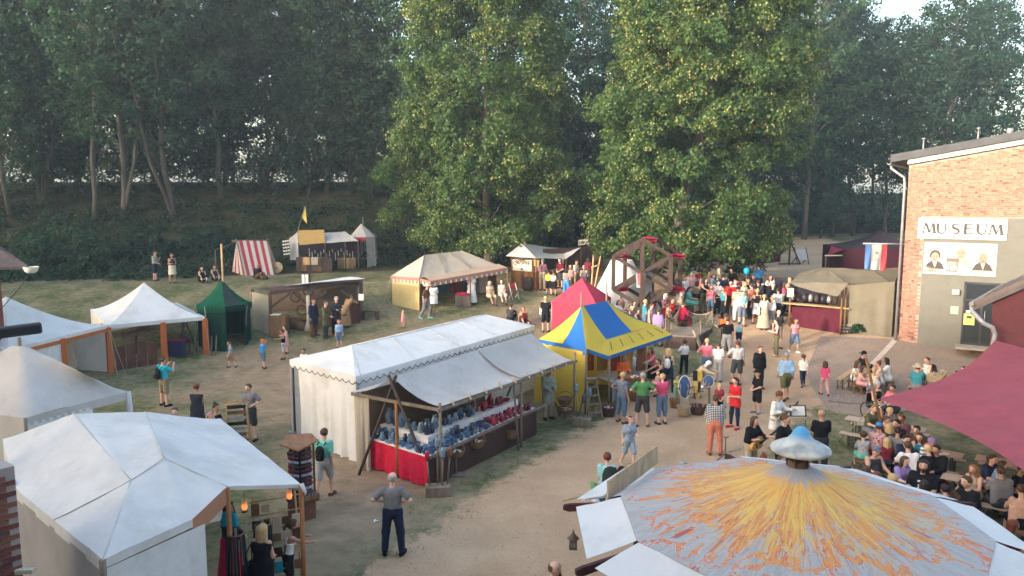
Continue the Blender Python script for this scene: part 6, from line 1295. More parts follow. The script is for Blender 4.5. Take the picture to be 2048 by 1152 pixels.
def figure(pose, sex):
    if (pose, sex) in FIG: return FIG[(pose, sex)]
    la, ra_, ll, rl, lean = POSES[pose]; kid = sex == 'k'; f = sex == 'f'; big = sex == 'b'
    T = dict(); seated = ll.startswith('sit'); gnd_ = ll.startswith('g')
    pz = .93
    legs = []
    for sgn, nm in ((-1, ll), (1, rl)):
        hipj = np.array([sgn * .095, 0, 0]); t, s_ = (nv(np.array(v) * [sgn, 1, 1]) for v in LG[nm]); kn = hipj + t * .43; an = kn + s_ * .42; legs.append((hipj, kn, an, sgn, nm))
    low = min(an[2] for _, _, an, _, _ in legs); pz = -low + .085 if not gnd_ else .13
    if seated: pz = .56
    o = np.array([0, 0, pz]); ca, sa = math.cos(lean), math.sin(lean)
    def up(x, y, z): return o + np.array([x, y * ca + z * sa, z * ca - y * sa])
    w = 1.0; fat = 1.22 if big else (.92 if f else (.95 if kid else 1.0)); sh = .140 if f else (.138 if kid else .160)
    tor = []
    for s_ in (-1, 1):
        hx = .078 if not big else .10; wx = (.05 if f else .062) if not big else .10; cx = .08 if not big else .10
        tor += [(up(s_ * hx, 0, .02), up(s_ * wx, .005, .20), .105 * fat * (1.05 if f else 1), .092 * fat), (up(s_ * wx, .005, .20), up(s_ * cx, .01, .38), .092 * fat, .105 * (1.1 if big else 1)), (up(s_ * cx, .01, .38), up(s_ * sh, -.01, .475), .10, .058)]
        if f: tor.append((up(s_ * .075, .085, .37), up(s_ * .07, .08, .36), .055, .055))
    tor.append((up(0, .0, .06), up(0, .0, .42), .10 * fat, .098 * (1.08 if big else 1)))
    if big: tor.append((up(0, .10, .16), up(0, .09, .22), .15, .14))
    arms = []; hands = []
    for s_, nm in ((-1, la), (1, ra_)):
        u, fo = (nv(np.array(v) * [s_, 1, 1]) for v in AR[nm]); rot = lambda v: np.array([v[0], v[1] * ca + v[2] * sa, v[2] * ca - v[1] * sa]) if abs(lean) < .4 and lean > 0 else v
        S = up(s_ * (sh + .02), -.01, .475); E = S + u * .285; Wr = E + fo * .245; arms.append((S, E, Wr, fo, s_)); hands.append((Wr, fo, s_))
    ths = 1.08 if f else 1.0
    legp = []; feet = []
    for hipj, kn, an, s_, nm in legs:
        a, b, c_ = o + hipj, o + kn, o + an
        legp += [(a, b, .088 * fat * ths, .058), (b, c_, .060, .040)]
        fd = nv([s_ * .25, 1, 0]) if not nm.startswith('g') else nv([s_ * .2, .45, 1.0]); fd = fd if nm != 'wb' else nv([0, .8, -.6])
        heel = c_ - fd * .045 + np.array([0, 0, -.045]); feet.append((heel, c_ + fd * .16 + np.array([0, 0, -.05]), .042, .036))
    nk = up(0, .0, .50); hd = up(0, .035, .70); tilt = .5 * lean
    def H_(x, y, z): return hd + np.array([x, y * math.cos(tilt) + z * math.sin(tilt), z * math.cos(tilt) - y * math.sin(tilt)])
    hk = 1.28 if kid else 1.0
    def Hk(x, y, z): return H_(x * hk, y * hk, z * hk + (.03 if kid else 0))
    head = [(Hk(0, -.012, .025), Hk(0, .012, .03), .088 * hk, .086 * hk), (Hk(0, .03, -.04), Hk(0, .045, -.072), .068 * hk, .044 * hk), (Hk(0, .095, .0), Hk(0, .112, -.022), .010 * hk, .017 * hk), (Hk(-.088, -.01, -.005), Hk(-.09, -.012, -.03), .014, .014), (Hk(.088, -.01, -.005), Hk(.09, -.012, -.03), .014, .014)]
    neck = [(nk - np.array([0, 0, .03]), Hk(0, -.01, -.05), .058 if not f else .05, .052 if not f else .045)]
    armp = []
    for S, E, Wr, fo, s_ in arms: armp += [(S, E, .052 * (fat * .6 + .4), .041), (E, Wr, .042, .028), (Wr, Wr + fo * .075, .030, .034)]
    EV, EF = [], []
    for Wr, fo, s_ in hands:                # four fingers and a thumb, curled a little
        sd_ = nv(np.cross(fo, [0, 0, 1]) if abs(fo[2]) < .9 else np.cross(fo, [0, 1, 0])); pn = nv(np.cross(sd_, fo)); pn = -pn if pn[2] > 0 else pn
        base = Wr + fo * .085
        for q, (dx, ln) in enumerate(((-.026, .06), (-.009, .075), (.009, .07), (.026, .055), (.045, .05))):
            if q == 4: b0 = Wr + fo * .03 + sd_ * .03; dirs = [nv(sd_ * .8 + fo), nv(sd_ * .3 + fo)]
            else: b0 = base + sd_ * dx; dirs = [nv(fo + pn * .25), nv(fo * .6 + pn * .8)]
            p = [b0, b0 + dirs[0] * ln * .55, b0 + dirs[0] * ln * .55 + dirs[1] * ln * .5]; st_ = len(EV)
            for i_, (pt, r_) in enumerate(zip(p, (.010, .009, .006))):
                for k_ in range(4): EV.append(pt + (sd_ * math.cos(k_ * 1.571) + pn * math.sin(k_ * 1.571)) * r_)
            for i_ in range(2):
                for k_ in range(4): EF.append([st_ + i_ * 4 + k_, st_ + i_ * 4 + (k_ + 1) % 4, st_ + i_ * 4 + 4 + (k_ + 1) % 4, st_ + i_ * 4 + 4 + k_])
            EF.append([st_ + 8, st_ + 9, st_ + 10, st_ + 11])
    D_ = dict(tor=tor, arms=arms, armp=armp, legp=legp, legs=[(o + a, o + b, o + c_, s_) for a, b, c_, s_, _ in legs], feet=feet, head=head, neck=neck, Hk=Hk, hd=hd, o=o, up=up, hk=hk, fat=fat, seated=seated or gnd_, lean=lean, pose=pose, sex=sex, cache={}, headz=float(hd[2]))
    D_['body'] = sdf_mesh('body', tor + armp + legp + feet + neck + head, extra=(np.array(EV), np.array(EF)))
    FIG[(pose, sex)] = D_; return D_
def garment(D, kind):
    c = D['cache']
    if kind in c: return c[kind]
    o = D['o']; up = D['up']; prims = []; clip = None; infl = .016
    arm = lambda f0, f1: [p for S, E, Wr, fo, s_ in D['arms'] for p in ([(S, S + (E - S) * f0, .050, .052)] + ([(S, E, .050, .046), (E, E + (Wr - E) * f1, .046, .036)] if f1 > 0 else []))]
    if kind in ('tee', 'tank', 'shirt', 'tunic', 'jacket', 'longtee'):
        prims = list(D['tor']) + ({'tee': arm(.72, 0), 'longtee': arm(.75, 0), 'tank': [], 'shirt': arm(1, .35), 'tunic': arm(1, .9), 'jacket': arm(1, .95)}[kind]); infl = .024 if kind == 'jacket' else (.018 if kind == 'tank' else .016)
        if kind in ('tunic', 'longtee', 'jacket') and not D['seated']:
            for s_ in (-1, 1): prims.append((up(s_ * .08, 0, .02), up(s_ * .09, 0, -.14 if kind != 'tunic' else -.3), .11 * D['fat'], .12 * D['fat']))
        hem = {'tunic': -.34, 'longtee': -.16, 'jacket': -.12}.get(kind, -.05); hem = hem if not D['seated'] else -.06
        nkz = up(0, 0, .53)[2]; hz_ = o[2] + hem
        if kind == 'tank': clip = lambda X_, Y_, Z_: np.maximum(hz_ - Z_, np.maximum(Z_ - (nkz - .045), np.abs(X_) - np.where(Z_ < nkz - .17, .3, .125 * D['fat'])))
        else: clip = lambda X_, Y_, Z_: hz_ - Z_
        if abs(D['lean']) > .4: clip = None
    elif kind in ('shorts', 'trousers', 'leggings', 'capri'):
        f1 = {'shorts': 0, 'trousers': .93, 'leggings': .9, 'capri': .5}[kind]; infl = .006 if kind == 'leggings' else .02
        for a, b, c_, s_ in D['legs']:
            prims.append((a, b if f1 else a + (b - a) * .92, .092 * D['fat'], .066 if kind != 'shorts' else .078))
            if f1: prims.append((b, b + (c_ - b) * f1, .064, .05 if kind == 'trousers' else .043))
        prims.append((up(-.075, 0, .0), up(.075, 0, .0), .108 * D['fat'], .108 * D['fat'])); prims.append((up(-.06, 0, .08), up(.06, 0, .08), .1 * D['fat'], .1 * D['fat']))
    elif kind in ('skirt', 'longskirt', 'dress', 'longdress', 'minidress'):
        ln = {'skirt': .42, 'dress': .46, 'minidress': .34, 'longskirt': .84, 'longdress': .84}[kind]; wd = .14 if ln < .5 else .20
        if D['seated']:
            for a, b, c_, s_ in D['legs']: prims += [(a, b, .11, .10)] + ([(b, b + (c_ - b) * .8, .09, .08)] if ln > .5 else [])
        else:
            for s_ in (-1, 1): prims += [(up(s_ * .07, 0, .06), o + np.array([s_ * wd * .65, 0, -ln - .05]), .105, wd), (o + np.array([0, .02, -.1]), o + np.array([0, .05, -ln - .05]), .10, wd), (o + np.array([0, -.02, -.1]), o + np.array([0, -.05, -ln - .05]), .10, wd)]
        prims.append((up(-.07, 0, .02), up(.07, 0, .02), .108, .108))
        if 'dress' in kind: prims += list(D['tor'])
        hz_ = o[2] - ln; nkz = up(0, 0, .50)[2]; se = D['seated']
        clip = lambda X_, Y_, Z_: np.maximum((hz_ if not se else -9) - Z_, Z_ - (nkz if 'dress' in kind else 9))
        infl = .012
    elif kind in ('shoe0', 'shoe1'):
        prims = [D['feet'][int(kind[-1])]]; infl = .010
    c[kind] = sdf_mesh('garment', prims, infl, clip, k=.04 if 'dress' not in kind and 'skirt' not in kind else .08); return c[kind]
def hair_mesh(D, kind):
    c = D['cache']
    if kind in c: return c[kind]
    Hk = D['Hk']; hk = D['hk']; cr = [(Hk(0, -.018, .03), Hk(0, .006, .038), .098 * hk, .092 * hk)]; c0 = Hk(0, 0, 0)
    def face(X_, Y_, Z_):
        y = (Y_ - c0[1]) / hk; z = (Z_ - c0[2]) / hk
        return np.minimum((y - .045 - np.clip(z - .045, 0, 1) * 1.2), 1) * hk
    def low(zl):
        return lambda X_, Y_, Z_: np.maximum(face(X_, Y_, Z_), np.minimum(c0[2] + zl * hk - Z_ , (Y_ - c0[1]) + .02 - (Z_ - c0[2] - zl * hk)))
    pr = list(cr)
    if kind == 'short': me = sdf_mesh('hair', pr, 0, lambda X_, Y_, Z_: np.maximum(face(X_, Y_, Z_), c0[2] - .045 * hk - Z_), h=.018, k=.02)
    elif kind == 'balding': me = sdf_mesh('hair', [(Hk(0, -.018, .0), Hk(0, -.02, .02), .098 * hk, .096 * hk)], 0, lambda X_, Y_, Z_: np.maximum(np.maximum(Y_ - c0[1] - .01, c0[2] - .05 - Z_), Z_ - c0[2] - .065), h=.018, k=.02)
    else:
        if kind in ('long', 'bob'):
            ln = -.26 if kind == 'long' else -.13
            for s_ in (-1, 1): pr += [(Hk(s_ * .06, -.035, .02), Hk(s_ * .075, -.05, ln), .062, .05)]
            pr += [(Hk(0, -.06, .02), Hk(0, -.075, ln - .02), .07, .055)]
        if kind == 'tail': pr += [(Hk(0, -.10, .05), Hk(0, -.15, -.02), .035, .035), (Hk(0, -.15, -.02), Hk(0, -.13, -.2), .035, .018)]
        if kind == 'bun': pr += [(Hk(0, -.06, .12), Hk(0, -.065, .13), .05, .048)]
        me = sdf_mesh('hair', pr, 0, face if kind in ('long', 'bob') else (lambda X_, Y_, Z_: np.maximum(face(X_, Y_, Z_), np.minimum(c0[2] - .05 * hk - Z_, Y_ - c0[1] + .07))), h=.018, k=.03)
    c[kind] = me; return me
def face_mesh(D):
    c = D['cache']
    if 'face' in c: return c['face']
    Hk = D['Hk']; m_ = MB()
    for s_ in (-1, 1):
        m_.box(-Vector(Hk(s_ * .034, .083, .012)) * 1, (.026, .012, .010)); m_.box(-Vector(Hk(s_ * .035, .086, .035)), (.038, .012, .007))
    m_.box(-Vector(Hk(0, .093, -.062)), (.045, .012, .009))
    for i, v in enumerate(m_.v): m_.v[i] = Vector((v.x, v.y, -v.z))
    me = m_.mesh('face'); me.materials.append(None); c['face'] = me; return me
def hat_mesh(D, kind):
    c = D['cache']
    if kind in c: return c[kind]
    p = D['Hk'](0, -.005, .055); M0 = xform((-p[0], -p[1], p[2])); s_ = D['hk']; m_ = MB()
    if kind == 'straw': m_.lathe([(.22, -.02), (.2, 0), (.11, .01), (.108, .09), (.08, .115), (0, .118)], 18, M0)
    elif kind == 'wreath':
        m_.lathe([(.10 * s_, 0), (.12 * s_, .018), (.10 * s_, .036)], 14, M0)
        for k in range(12): a = k * .524; m_.lathe([(0, .03), (.024, .015), (0, -.01)], 6, M0 @ xform((.115 * s_ * math.cos(a), .115 * s_ * math.sin(a), .02)), mi=1 + k % 2)
    elif kind == 'scarf': m_.lathe([(.11 * s_, -.02), (.115 * s_, .02), (.09 * s_, .07), (.04 * s_, .10), (0, .105)], 14, M0)
    else:
        m_.lathe([(.105 * s_, -.015), (.106 * s_, .02), (.09 * s_, .06), (.05 * s_, .088), (0, .093)], 14, M0)
        d_ = -1 if kind == 'cap' else 1; m_.prism([(.085 * s_ * math.sin(a), d_ * (.09 + .09 * math.cos(a)) * s_, -.012) for a in [R(k) for k in range(-100, 101, 25)]], (0, 0, .012), M=M0)
    me = m_.mesh('hat'); [me.materials.append(None) for _ in range(3 if kind == 'wreath' else 1)]; c[kind] = me; return me
COL = dict(black=(.014, .014, .017), navy=(.022, .028, .058), charcoal=(.045, .046, .052), grey=(.19, .19, .20), lightgrey=(.40, .40, .41), white=(.74, .73, .71), cream=(.62, .55, .44), beige=(.42, .34, .25), khaki=(.24, .20, .135), olive=(.10, .10, .055), brown=(.12, .065, .04), tan=(.30, .19, .11), red=(.52, .03, .035), crimson=(.42, .02, .06), maroon=(.15, .02, .03), pink=(.62, .17, .22), hotpink=(.62, .09, .19), rose=(.55, .30, .30), salmon=(.58, .20, .13), orange=(.62, .13, .03), yellow=(.68, .55, .10), lime=(.42, .58, .07), green=(.075, .22, .085), mint=(.16, .50, .40), turquoise=(.03, .42, .55), teal=(.05, .24, .30), blue=(.05, .22, .55), skyblue=(.26, .42, .62), denim=(.10, .16, .25), paledenim=(.25, .32, .40), mauve=(.20, .09, .12), purple=(.28, .20, .42), greyblue=(.14, .17, .23), peach=(.6, .36, .26), aqua=(.30, .56, .58), sage=(.30, .34, .29),
           blond=(.48, .34, .17), darkhair=(.022, .015, .012), brownhair=(.075, .042, .025), redhair=(.16, .04, .022), greyhair=(.30, .29, .28), whitehair=(.6, .58, .54), gingerhair=(.30, .15, .06))
CNAME = dict(navy='navy blue', charcoal='charcoal', lightgrey='light grey', hotpink='hot pink', skyblue='sky blue', paledenim='faded denim', greyblue='grey blue', denim='denim blue')
GNAME = dict(tee='T-shirt', tank='sleeveless top', shirt='shirt', tunic='tunic', jacket='jacket', longtee='long T-shirt', shorts='shorts', trousers='trousers', leggings='leggings', capri='cropped trousers', skirt='skirt', longskirt='long skirt', dress='dress', longdress='long dress', minidress='short dress')
def patterned(kind, c1, c2):
    k = kind + '_%d' % (hash((c1, c2)) % 99991)
    if k in MC: return MC[k]
    m, nt, b = _nodes(k); L = nt.links.new; tc = N(nt, 'ShaderNodeTexCoord'); sx = N(nt, 'ShaderNodeSeparateXYZ'); L(tc.outputs['Object'], sx.inputs[0])
    def band(o_, f_, th):
        s_ = N(nt, 'ShaderNodeMath', operation='MULTIPLY'); L(o_, s_.inputs[0]); s_.inputs[1].default_value = f_; q = N(nt, 'ShaderNodeMath', operation='SINE'); L(s_.outputs[0], q.inputs[0]); g = N(nt, 'ShaderNodeMath', operation='GREATER_THAN'); L(q.outputs[0], g.inputs[0]); g.inputs[1].default_value = th; return g.outputs[0]
    if kind == 'check': c = mixcol(nt, c1, c2, band(sx.outputs[2], 130, .3)); c = mixcol(nt, c, c2, band(sx.outputs[0], 130, .3))
    elif kind == 'stripeh': c = mixcol(nt, c1, c2, band(sx.outputs[2], 75, 0))
    elif kind == 'stripev': c = mixcol(nt, c1, c2, band(sx.outputs[0], 110, 0))
    else:
        v = N(nt, 'ShaderNodeTexVoronoi', Scale=14.0); L(tc.outputs['Object'], v.inputs['Vector']); c = mixcol(nt, c2, c1, ramp(nt, v.outputs['Distance'], .28, .36))
    L(c, b.inputs['Base Color']); b.inputs['Roughness'].default_value = .9; MC[k] = m; return m
def cmat(c):
    if isinstance(c, tuple): return patterned(c[0], COL[c[1]], COL[c[2]])
    return cloth(COL[c])
skins = [mat('skin_%s' % n, c, rough=.6, var=.06, bump=0, spec=.3) for n, c in (('fair', (.58, .34, .25)), ('tan', (.44, .24, .16)), ('light', (.64, .40, .31)))]
def hairm(c): return mat('hair_' + c, COL[c], rough=.6, var=.25, scale=18, bump=.4, bscale=60)
facem = mat('brow_and_eyes', (.05, .03, .025), bump=0)
def Hd(px, py, hh):                     # ground point under a head seen at a pixel
    d = ray(px, py); t = 6.0
    while t < 120 and CAMZ + d.z * t - hh > hz(d.x * t, d.y * t): t += .02
    return Vector((d.x * t, d.y * t, hz(d.x * t, d.y * t)))
NP_ = [0]; PEOPLE = {}
def cname(c):
    if isinstance(c, tuple): return {'check': 'checked', 'stripeh': 'striped', 'stripev': 'striped', 'dots': 'patterned'}[c[0]] + ' ' + CNAME.get(c[1], c[1])
    return CNAME.get(c, c)
def person(px, py, mode, h, az, pose, sex, top, tc, bot, bc, hair, hc, note, hat=None, hatc=None, shoes='shoes', sc='charcoal', label=None, dz=0.0):
    D = figure(pose, sex); s_ = h / 1.75 if sex != 'k' else h / 1.80
    if mode == 'f': p = G(px, py)
    else: p = Hd(px, py, D['headz'] * s_ + dz)
    p.z += dz
    garm = ('%s %s' % (cname(tc), GNAME[top])) + ('' if bot is None else ' and %s %s' % (cname(bc), GNAME[bot]))
    lab = '%s in %s, %s' % ('child' if sex == 'k' else 'person', garm, note)
    if len(lab.split()) > 16: lab = 'person in %s, %s' % (garm.split(' and ')[0], note)
    o = thing('person', lab, 'person', p, R(az)); o.scale = (s_,) * 3
    sk_ = skins[NP_[0] % 3]; NP_[0] += 1
    part('body', D['body'], sk_, o); part('face', face_mesh(D), facem, o)
    part(GNAME[top].lower().replace('-', '_').replace(' ', '_'), garment(D, top), cmat(tc), o)
    if bot: part(GNAME[bot].replace(' ', '_'), garment(D, bot), cmat(bc), o)
    if hair != 'bald': part('hair', hair_mesh(D, hair), hairm(hc), o)
    for k in '01': part(shoes[:-1], garment(D, 'shoe' + k), cloth(COL[sc]), o)
    if hat: part('hat', hat_mesh(D, hat), [cmat(hatc)] + ([cloth(COL['red']), cloth(COL['white'])] if hat == 'wreath' else []), o)
    PEOPLE[(px, py)] = (o, D, s_); return o
def handpos(o, D, s_, side=1, f=.1):
    S, E, Wr, fo, sg = D['arms'][1 if side > 0 else 0]; q = Wr + fo * f; return o.location + Matrix.Rotation(o.rotation_euler[2], 3, 'Z') @ Vector((-q[0], -q[1], q[2])) * s_
# ------------------------------------------------------------------ who stands where
p_ = person
# wooded edge and left lawn
p_(311, 562, 'f', 1.78, 90, 'eat', 'm', 'tee', 'sage', 'shorts', 'navy', 'short', 'brownhair', 'eating at the bank edge')
p_(346, 566, 'f', 1.74, 40, 'hold', 'f', 'tank', 'charcoal', 'skirt', ('dots', 'cream', 'beige'), 'bun', 'brownhair', 'holding a snack at the bank edge')
p_(403, 537, 'h', 1.68, 35, 'ground', 'f', 'tank', 'black', 'skirt', 'black', 'long', 'brownhair', 'sitting on grass near the striped tent')
p_(428, 534, 'h', 1.68, 35, 'ground', 'f', 'tank', 'charcoal', 'shorts', 'charcoal', 'tail', 'brownhair', 'sitting on grass near the striped tent')
p_(513, 531, 'h', 1.75, 60, 'ground', 'b', 'tunic', 'black', 'trousers', 'brown', 'bald', 'greyhair', 'crouching in front of the striped tent')
p_(463, 735, 'f', 1.15, -60, 'walk', 'k', 'tee', 'paledenim', 'shorts', 'tan', 'short', 'brownhair', 'walking on the lawn by the green tent')
p_(526, 737, 'f', 1.25, 150, 'up', 'k', 'tee', 'blue', 'shorts', 'denim', 'short', 'blond', 'lifting a toy sword', 'scarf', 'orange')
p_(568, 718, 'f', 1.3, -80, 'out', 'k', 'tank', 'black', 'shorts', ('check', 'white', 'grey'), 'short', 'brownhair', 'aiming with stretched arm')
p_(573, 706, 'f', 1.25, -60, 'hold', 'k', 'dress', 'rose', None, None, 'bob', 'brownhair', 'behind the aiming child')
p_(679, 696, 'f', 1.32, 20, 'stand', 'k', 'tee', 'skyblue', 'shorts', 'denim', 'short', 'brownhair', 'standing before the workshop stall')
p_(607, 703, 'h', 1.2, 0, 'stand', 'k', 'tee', 'white', 'shorts', 'grey', 'short', 'darkhair', 'peeping over the white marquee roof')
p_(853, 637, 'f', 1.78, 70, 'walk2', 'm', 'tee', 'brown', 'trousers', 'grey', 'short', 'greyhair', 'beside the yellow tent wall', 'straw', 'cream', sc='mint')
p_(806, 656, 'f', .88, 130, 'eat', 'k', 'minidress', ('stripeh', 'pink', 'rose'), None, None, 'bob', 'blond', 'toddler before the beige tent')
p_(980, 566, 'h', 1.65, 20, 'sitlap', 'f', 'dress', 'beige', None, None, 'long', 'greyhair', 'sitting inside the clothes tent')
p_(1003, 563, 'h', 1.65, 10, 'sitlap', 'f', 'dress', 'cream', None, None, 'bob', 'brownhair', 'sitting at the clothes tent corner')
p_(1020, 613, 'h', 1.6, 150, 'ground', 'm', 'tee', 'charcoal', 'shorts', 'black', 'short', 'brownhair', 'sitting on grass beside the red tent')
p_(1048, 618, 'h', 1.6, 10, 'ground2', 'f', 'tank', 'maroon', 'shorts', 'black', 'tail', 'redhair', 'leaning back on the grass')
p_(1083, 606, 'h', 1.7, 100, 'ground', 'm', 'tee', 'white', 'trousers', 'grey', 'short', 'blond', 'sitting by the red tent corner')
p_(1091, 664, 'f', 1.72, 175, 'low', 'm', 'tee', 'black', 'shorts', 'black', 'short', 'blond', 'standing at the red tent corner')
# workshop and armour stall keepers
p_(691, 654, 'f', 1.72, 150, 'bend', 'f', 'tunic', 'tan', 'longskirt', 'tan', 'bun', 'brownhair', 'working at the workshop counter')
p_(650, 607, 'h', 1.75, 80, 'low', 'm', 'tunic', 'olive', 'trousers', 'charcoal', 'short', 'brownhair', 'inside the workshop stall')
p_(672, 598, 'h', 1.78, 40, 'hold', 'm', 'tunic', 'charcoal', 'trousers', 'black', 'short', 'greyhair', 'behind the workshop counter')
p_(626, 603, 'h', 1.78, 60, 'stand', 'm', 'tunic', 'navy', 'trousers', 'brown', 'short', 'redhair', 'beside the wrapped pillar')
# creperie queue
p_(1085, 581, 'f', 1.76, 170, 'low', 'm', 'shirt', 'mauve', 'trousers', 'beige', 'short', 'greyhair', 'queueing at the creperie')
p_(1097, 545, 'h', 1.35, 170, 'hold', 'k', 'tee', 'lime', 'shorts', 'black', 'short', 'darkhair', 'at the creperie counter')
p_(1107, 546, 'h', 1.35, 150, 'hold', 'k', 'tee', ('stripeh', 'white', 'black'), 'shorts', 'black', 'short', 'brownhair', 'at the creperie counter')
p_(1120, 577, 'f', 1.7, -30, 'low', 'f', 'tee', 'maroon', 'skirt', 'charcoal', 'bob', 'darkhair', 'in the creperie queue')
p_(1133, 540, 'h', 1.66, 150, 'hold', 'f', 'tank', 'grey', 'trousers', 'blue', 'bob', 'darkhair', 'in the creperie queue')
p_(1152, 524, 'h', 1.78, 60, 'low', 'm', 'tee', 'cream', 'shorts', 'khaki', 'short', 'darkhair', 'before the coffee stall')
p_(1168, 535, 'h', 1.62, 170, 'hold', 'f', 'tank', 'grey', 'skirt', 'mauve', 'tail', 'greyhair', 'before the coffee stall')
p_(1177, 519, 'h', 1.72, 150, 'low', 'f', 'tee', 'maroon', 'trousers', 'charcoal', 'bob', 'darkhair', 'at the coffee stall counter')
p_(1141, 533, 'h', 1.68, 0, 'low', 'f', 'tank', 'rose', 'skirt', 'brown', 'long', 'brownhair', 'among the creperie queue')
p_(1236, 500, 'h', 1.3, 0, 'sitlap', 'k', 'tee', 'pink', 'shorts', 'denim', 'short', 'brownhair', 'behind the wooden wheel')
# lower left
p_(330, 812, 'f', 1.78, 150, 'phone', 'm', 'tee', 'turquoise', 'shorts', 'khaki', 'short', 'brownhair', 'photographing the white tents', sc='black')
p_(392, 775, 'h', 1.72, 175, 'cross', 'f', 'longdress', 'charcoal', None, None, 'short', 'redhair', 'seen from behind on the lawn')
p_(350, 823, 'h', 1.70, 10, 'low', 'b', 'tee', 'teal', 'trousers', 'grey', 'short', 'brownhair', 'behind the pale market tent')
p_(355, 845, 'h', 1.3, 10, 'stand', 'k', 'tee', 'grey', 'shorts', 'grey', 'short', 'blond', 'beside the person in teal')
p_(431, 815, 'h', 1.68, 60, 'low', 'f', 'tank', 'black', 'skirt', 'khaki', 'bun', 'darkhair', 'with a floral backpack')
p_(498, 775, 'h', 1.78, -20, 'hip1', 'm', 'tee', 'grey', 'shorts', 'charcoal', 'short', 'brownhair', 'looking at the leather ladder rack')
p_(650, 993, 'f', 1.78, 170, 'walk', 'm', 'tee', 'mint', 'shorts', 'lightgrey', 'short', 'brownhair', 'walking behind the jewellery tower', shoes='sandals', sc='brown')
p_(584, 905, 'h', 1.55, 100, 'hold', 'f', 'tee', 'crimson', 'shorts', 'white', 'tail', 'brownhair', 'hidden behind the jewellery tower')
p_(787, 1110, 'f', 1.80, 178, 'hips', 'm', 'tee', 'grey', 'trousers', 'navy', 'balding', 'greyhair', 'back turned beside the pottery stall', sc='black')
p_(523, 1062, 'h', 1.68, 165, 'low', 'f', 'dress', 'black', None, None, 'long', 'blond', 'at the leather goods stand')
p_(573, 1056, 'h', 1.45, 120, 'reach', 'k', 'tank', 'white', 'shorts', 'black', 'tail', 'brownhair', 'reaching to the leather goods')
p_(1106, 1136, 'h', 1.75, 60, 'low', 'm', 'tee', 'navy', 'shorts', 'grey', 'balding', 'brownhair', 'bald, on the sand beside the hanging lantern')
p_(455, 1015, 'h', 1.7, 90, 'low', 'f', 'tunic', 'charcoal', 'longskirt', 'crimson', 'bob', 'darkhair', 'tending the leather goods under the tent')
p_(1096, 838, 'f', 1.78, 30, 'low', 'm', 'tunic', 'sage', 'trousers', 'beige', 'short', 'brownhair', 'minding the pottery stall')
# in front of the blue and yellow pavilion
p_(1257, 934, 'f', 1.5, 25, 'walk2', 'f', 'tee', 'paledenim', 'shorts', 'paledenim', 'tail', 'brownhair', 'wearing a red and white flower wreath', 'wreath', 'white', shoes='sandals', sc='beige')
p_(1284, 853, 'f', 1.80, 178, 'hips', 'm', 'tee', 'green', 'shorts', 'charcoal', 'short', 'greyhair', 'hands on hips, before the pavilion', shoes='sandals', sc='brown')
p_(1243, 846, 'f', 1.72, 130, 'hip1', 'm', 'tee', 'greyblue', 'capri', 'denim', 'short', 'blond', 'looking at the baskets', shoes='sandals', sc='brown')
p_(1323, 848, 'f', 1.70, 200, 'carry', 'f', 'tee', 'hotpink', 'capri', 'denim', 'short', 'blond', 'carrying a toddler', shoes='sandals', sc='charcoal')
p_(1316, 748, 'h', .85, 200, 'sitlap', 'k', 'minidress', 'rose', None, None, 'short', 'blond', 'toddler carried on an arm', dz=.72)
p_(1247, 715, 'h', 1.72, 20, 'hold', 'm', 'tunic', 'orange', 'trousers', 'brown', 'long', 'gingerhair', 'serving under the yellow awning')
p_(1337, 703, 'h', 1.70, 160, 'hold', 'f', 'tank', 'navy', 'trousers', 'navy', 'bob', 'blond', 'with white shoulder bag at the pavilion')
p_(1306, 700, 'h', 1.72, -60, 'reach', 'f', 'tee', 'pink', 'skirt', 'black', 'bob', 'brownhair', 'leaning over the pavilion counter')
p_(1321, 722, 'h', 1.5, -60, 'reach', 'f', 'tank', 'black', 'skirt', 'charcoal', 'tail', 'darkhair', 'bending beside the woman in pink')
p_(1368, 748, 'f', 1.45, 190, 'hip1', 'k', 'tee', 'white', 'trousers', 'black', 'short', 'brownhair', 'beside the low stage')
p_(1352, 806, 'f', 1.05, 30, 'low', 'k', 'tee', 'lime', 'trousers', 'mint', 'short', 'brownhair', 'behind the toy shield baskets')
p_(1392, 726, 'h', 1.62, 60, 'bend', 'f', 'tunic', 'beige', 'longskirt', 'beige', 'bob', 'whitehair', 'white headscarf, at toy shields', 'scarf', 'white')
p_(1412, 762, 'f', 1.74, 170, 'hip1', 'f', 'tee', 'pink', 'trousers', 'denim', 'short', 'blond', 'with shoulder strap near the stage')
p_(1435, 764, 'f', 1.6, 160, 'low', 'm', 'tee', 'white', 'trousers', 'lightgrey', 'short', 'brownhair', 'beside the woman in pink T-shirt')
p_(1473, 770, 'f', 1.78, 170, 'hip1', 'm', 'tee', 'lightgrey', 'shorts', 'charcoal', 'short', 'brownhair', 'hand on hip near the stage')
p_(1453, 715, 'f', 1.78, 170, 'out', 'm', 'tee', 'black', 'shorts', ('check', 'white', 'grey'), 'short', 'brownhair', 'reaching out to a child')
p_(1477, 692, 'f', 1.15, 170, 'stand', 'k', 'tee', ('stripeh', 'turquoise', 'white'), 'shorts', 'navy', 'short', 'brownhair', 'wearing a blue cap', 'cap', 'skyblue')
p_(1451, 632, 'h', 1.68, 130, 'hold', 'm', 'tee', 'orange', 'trousers', 'charcoal', 'short', 'brownhair', 'looking down near the stage corner')
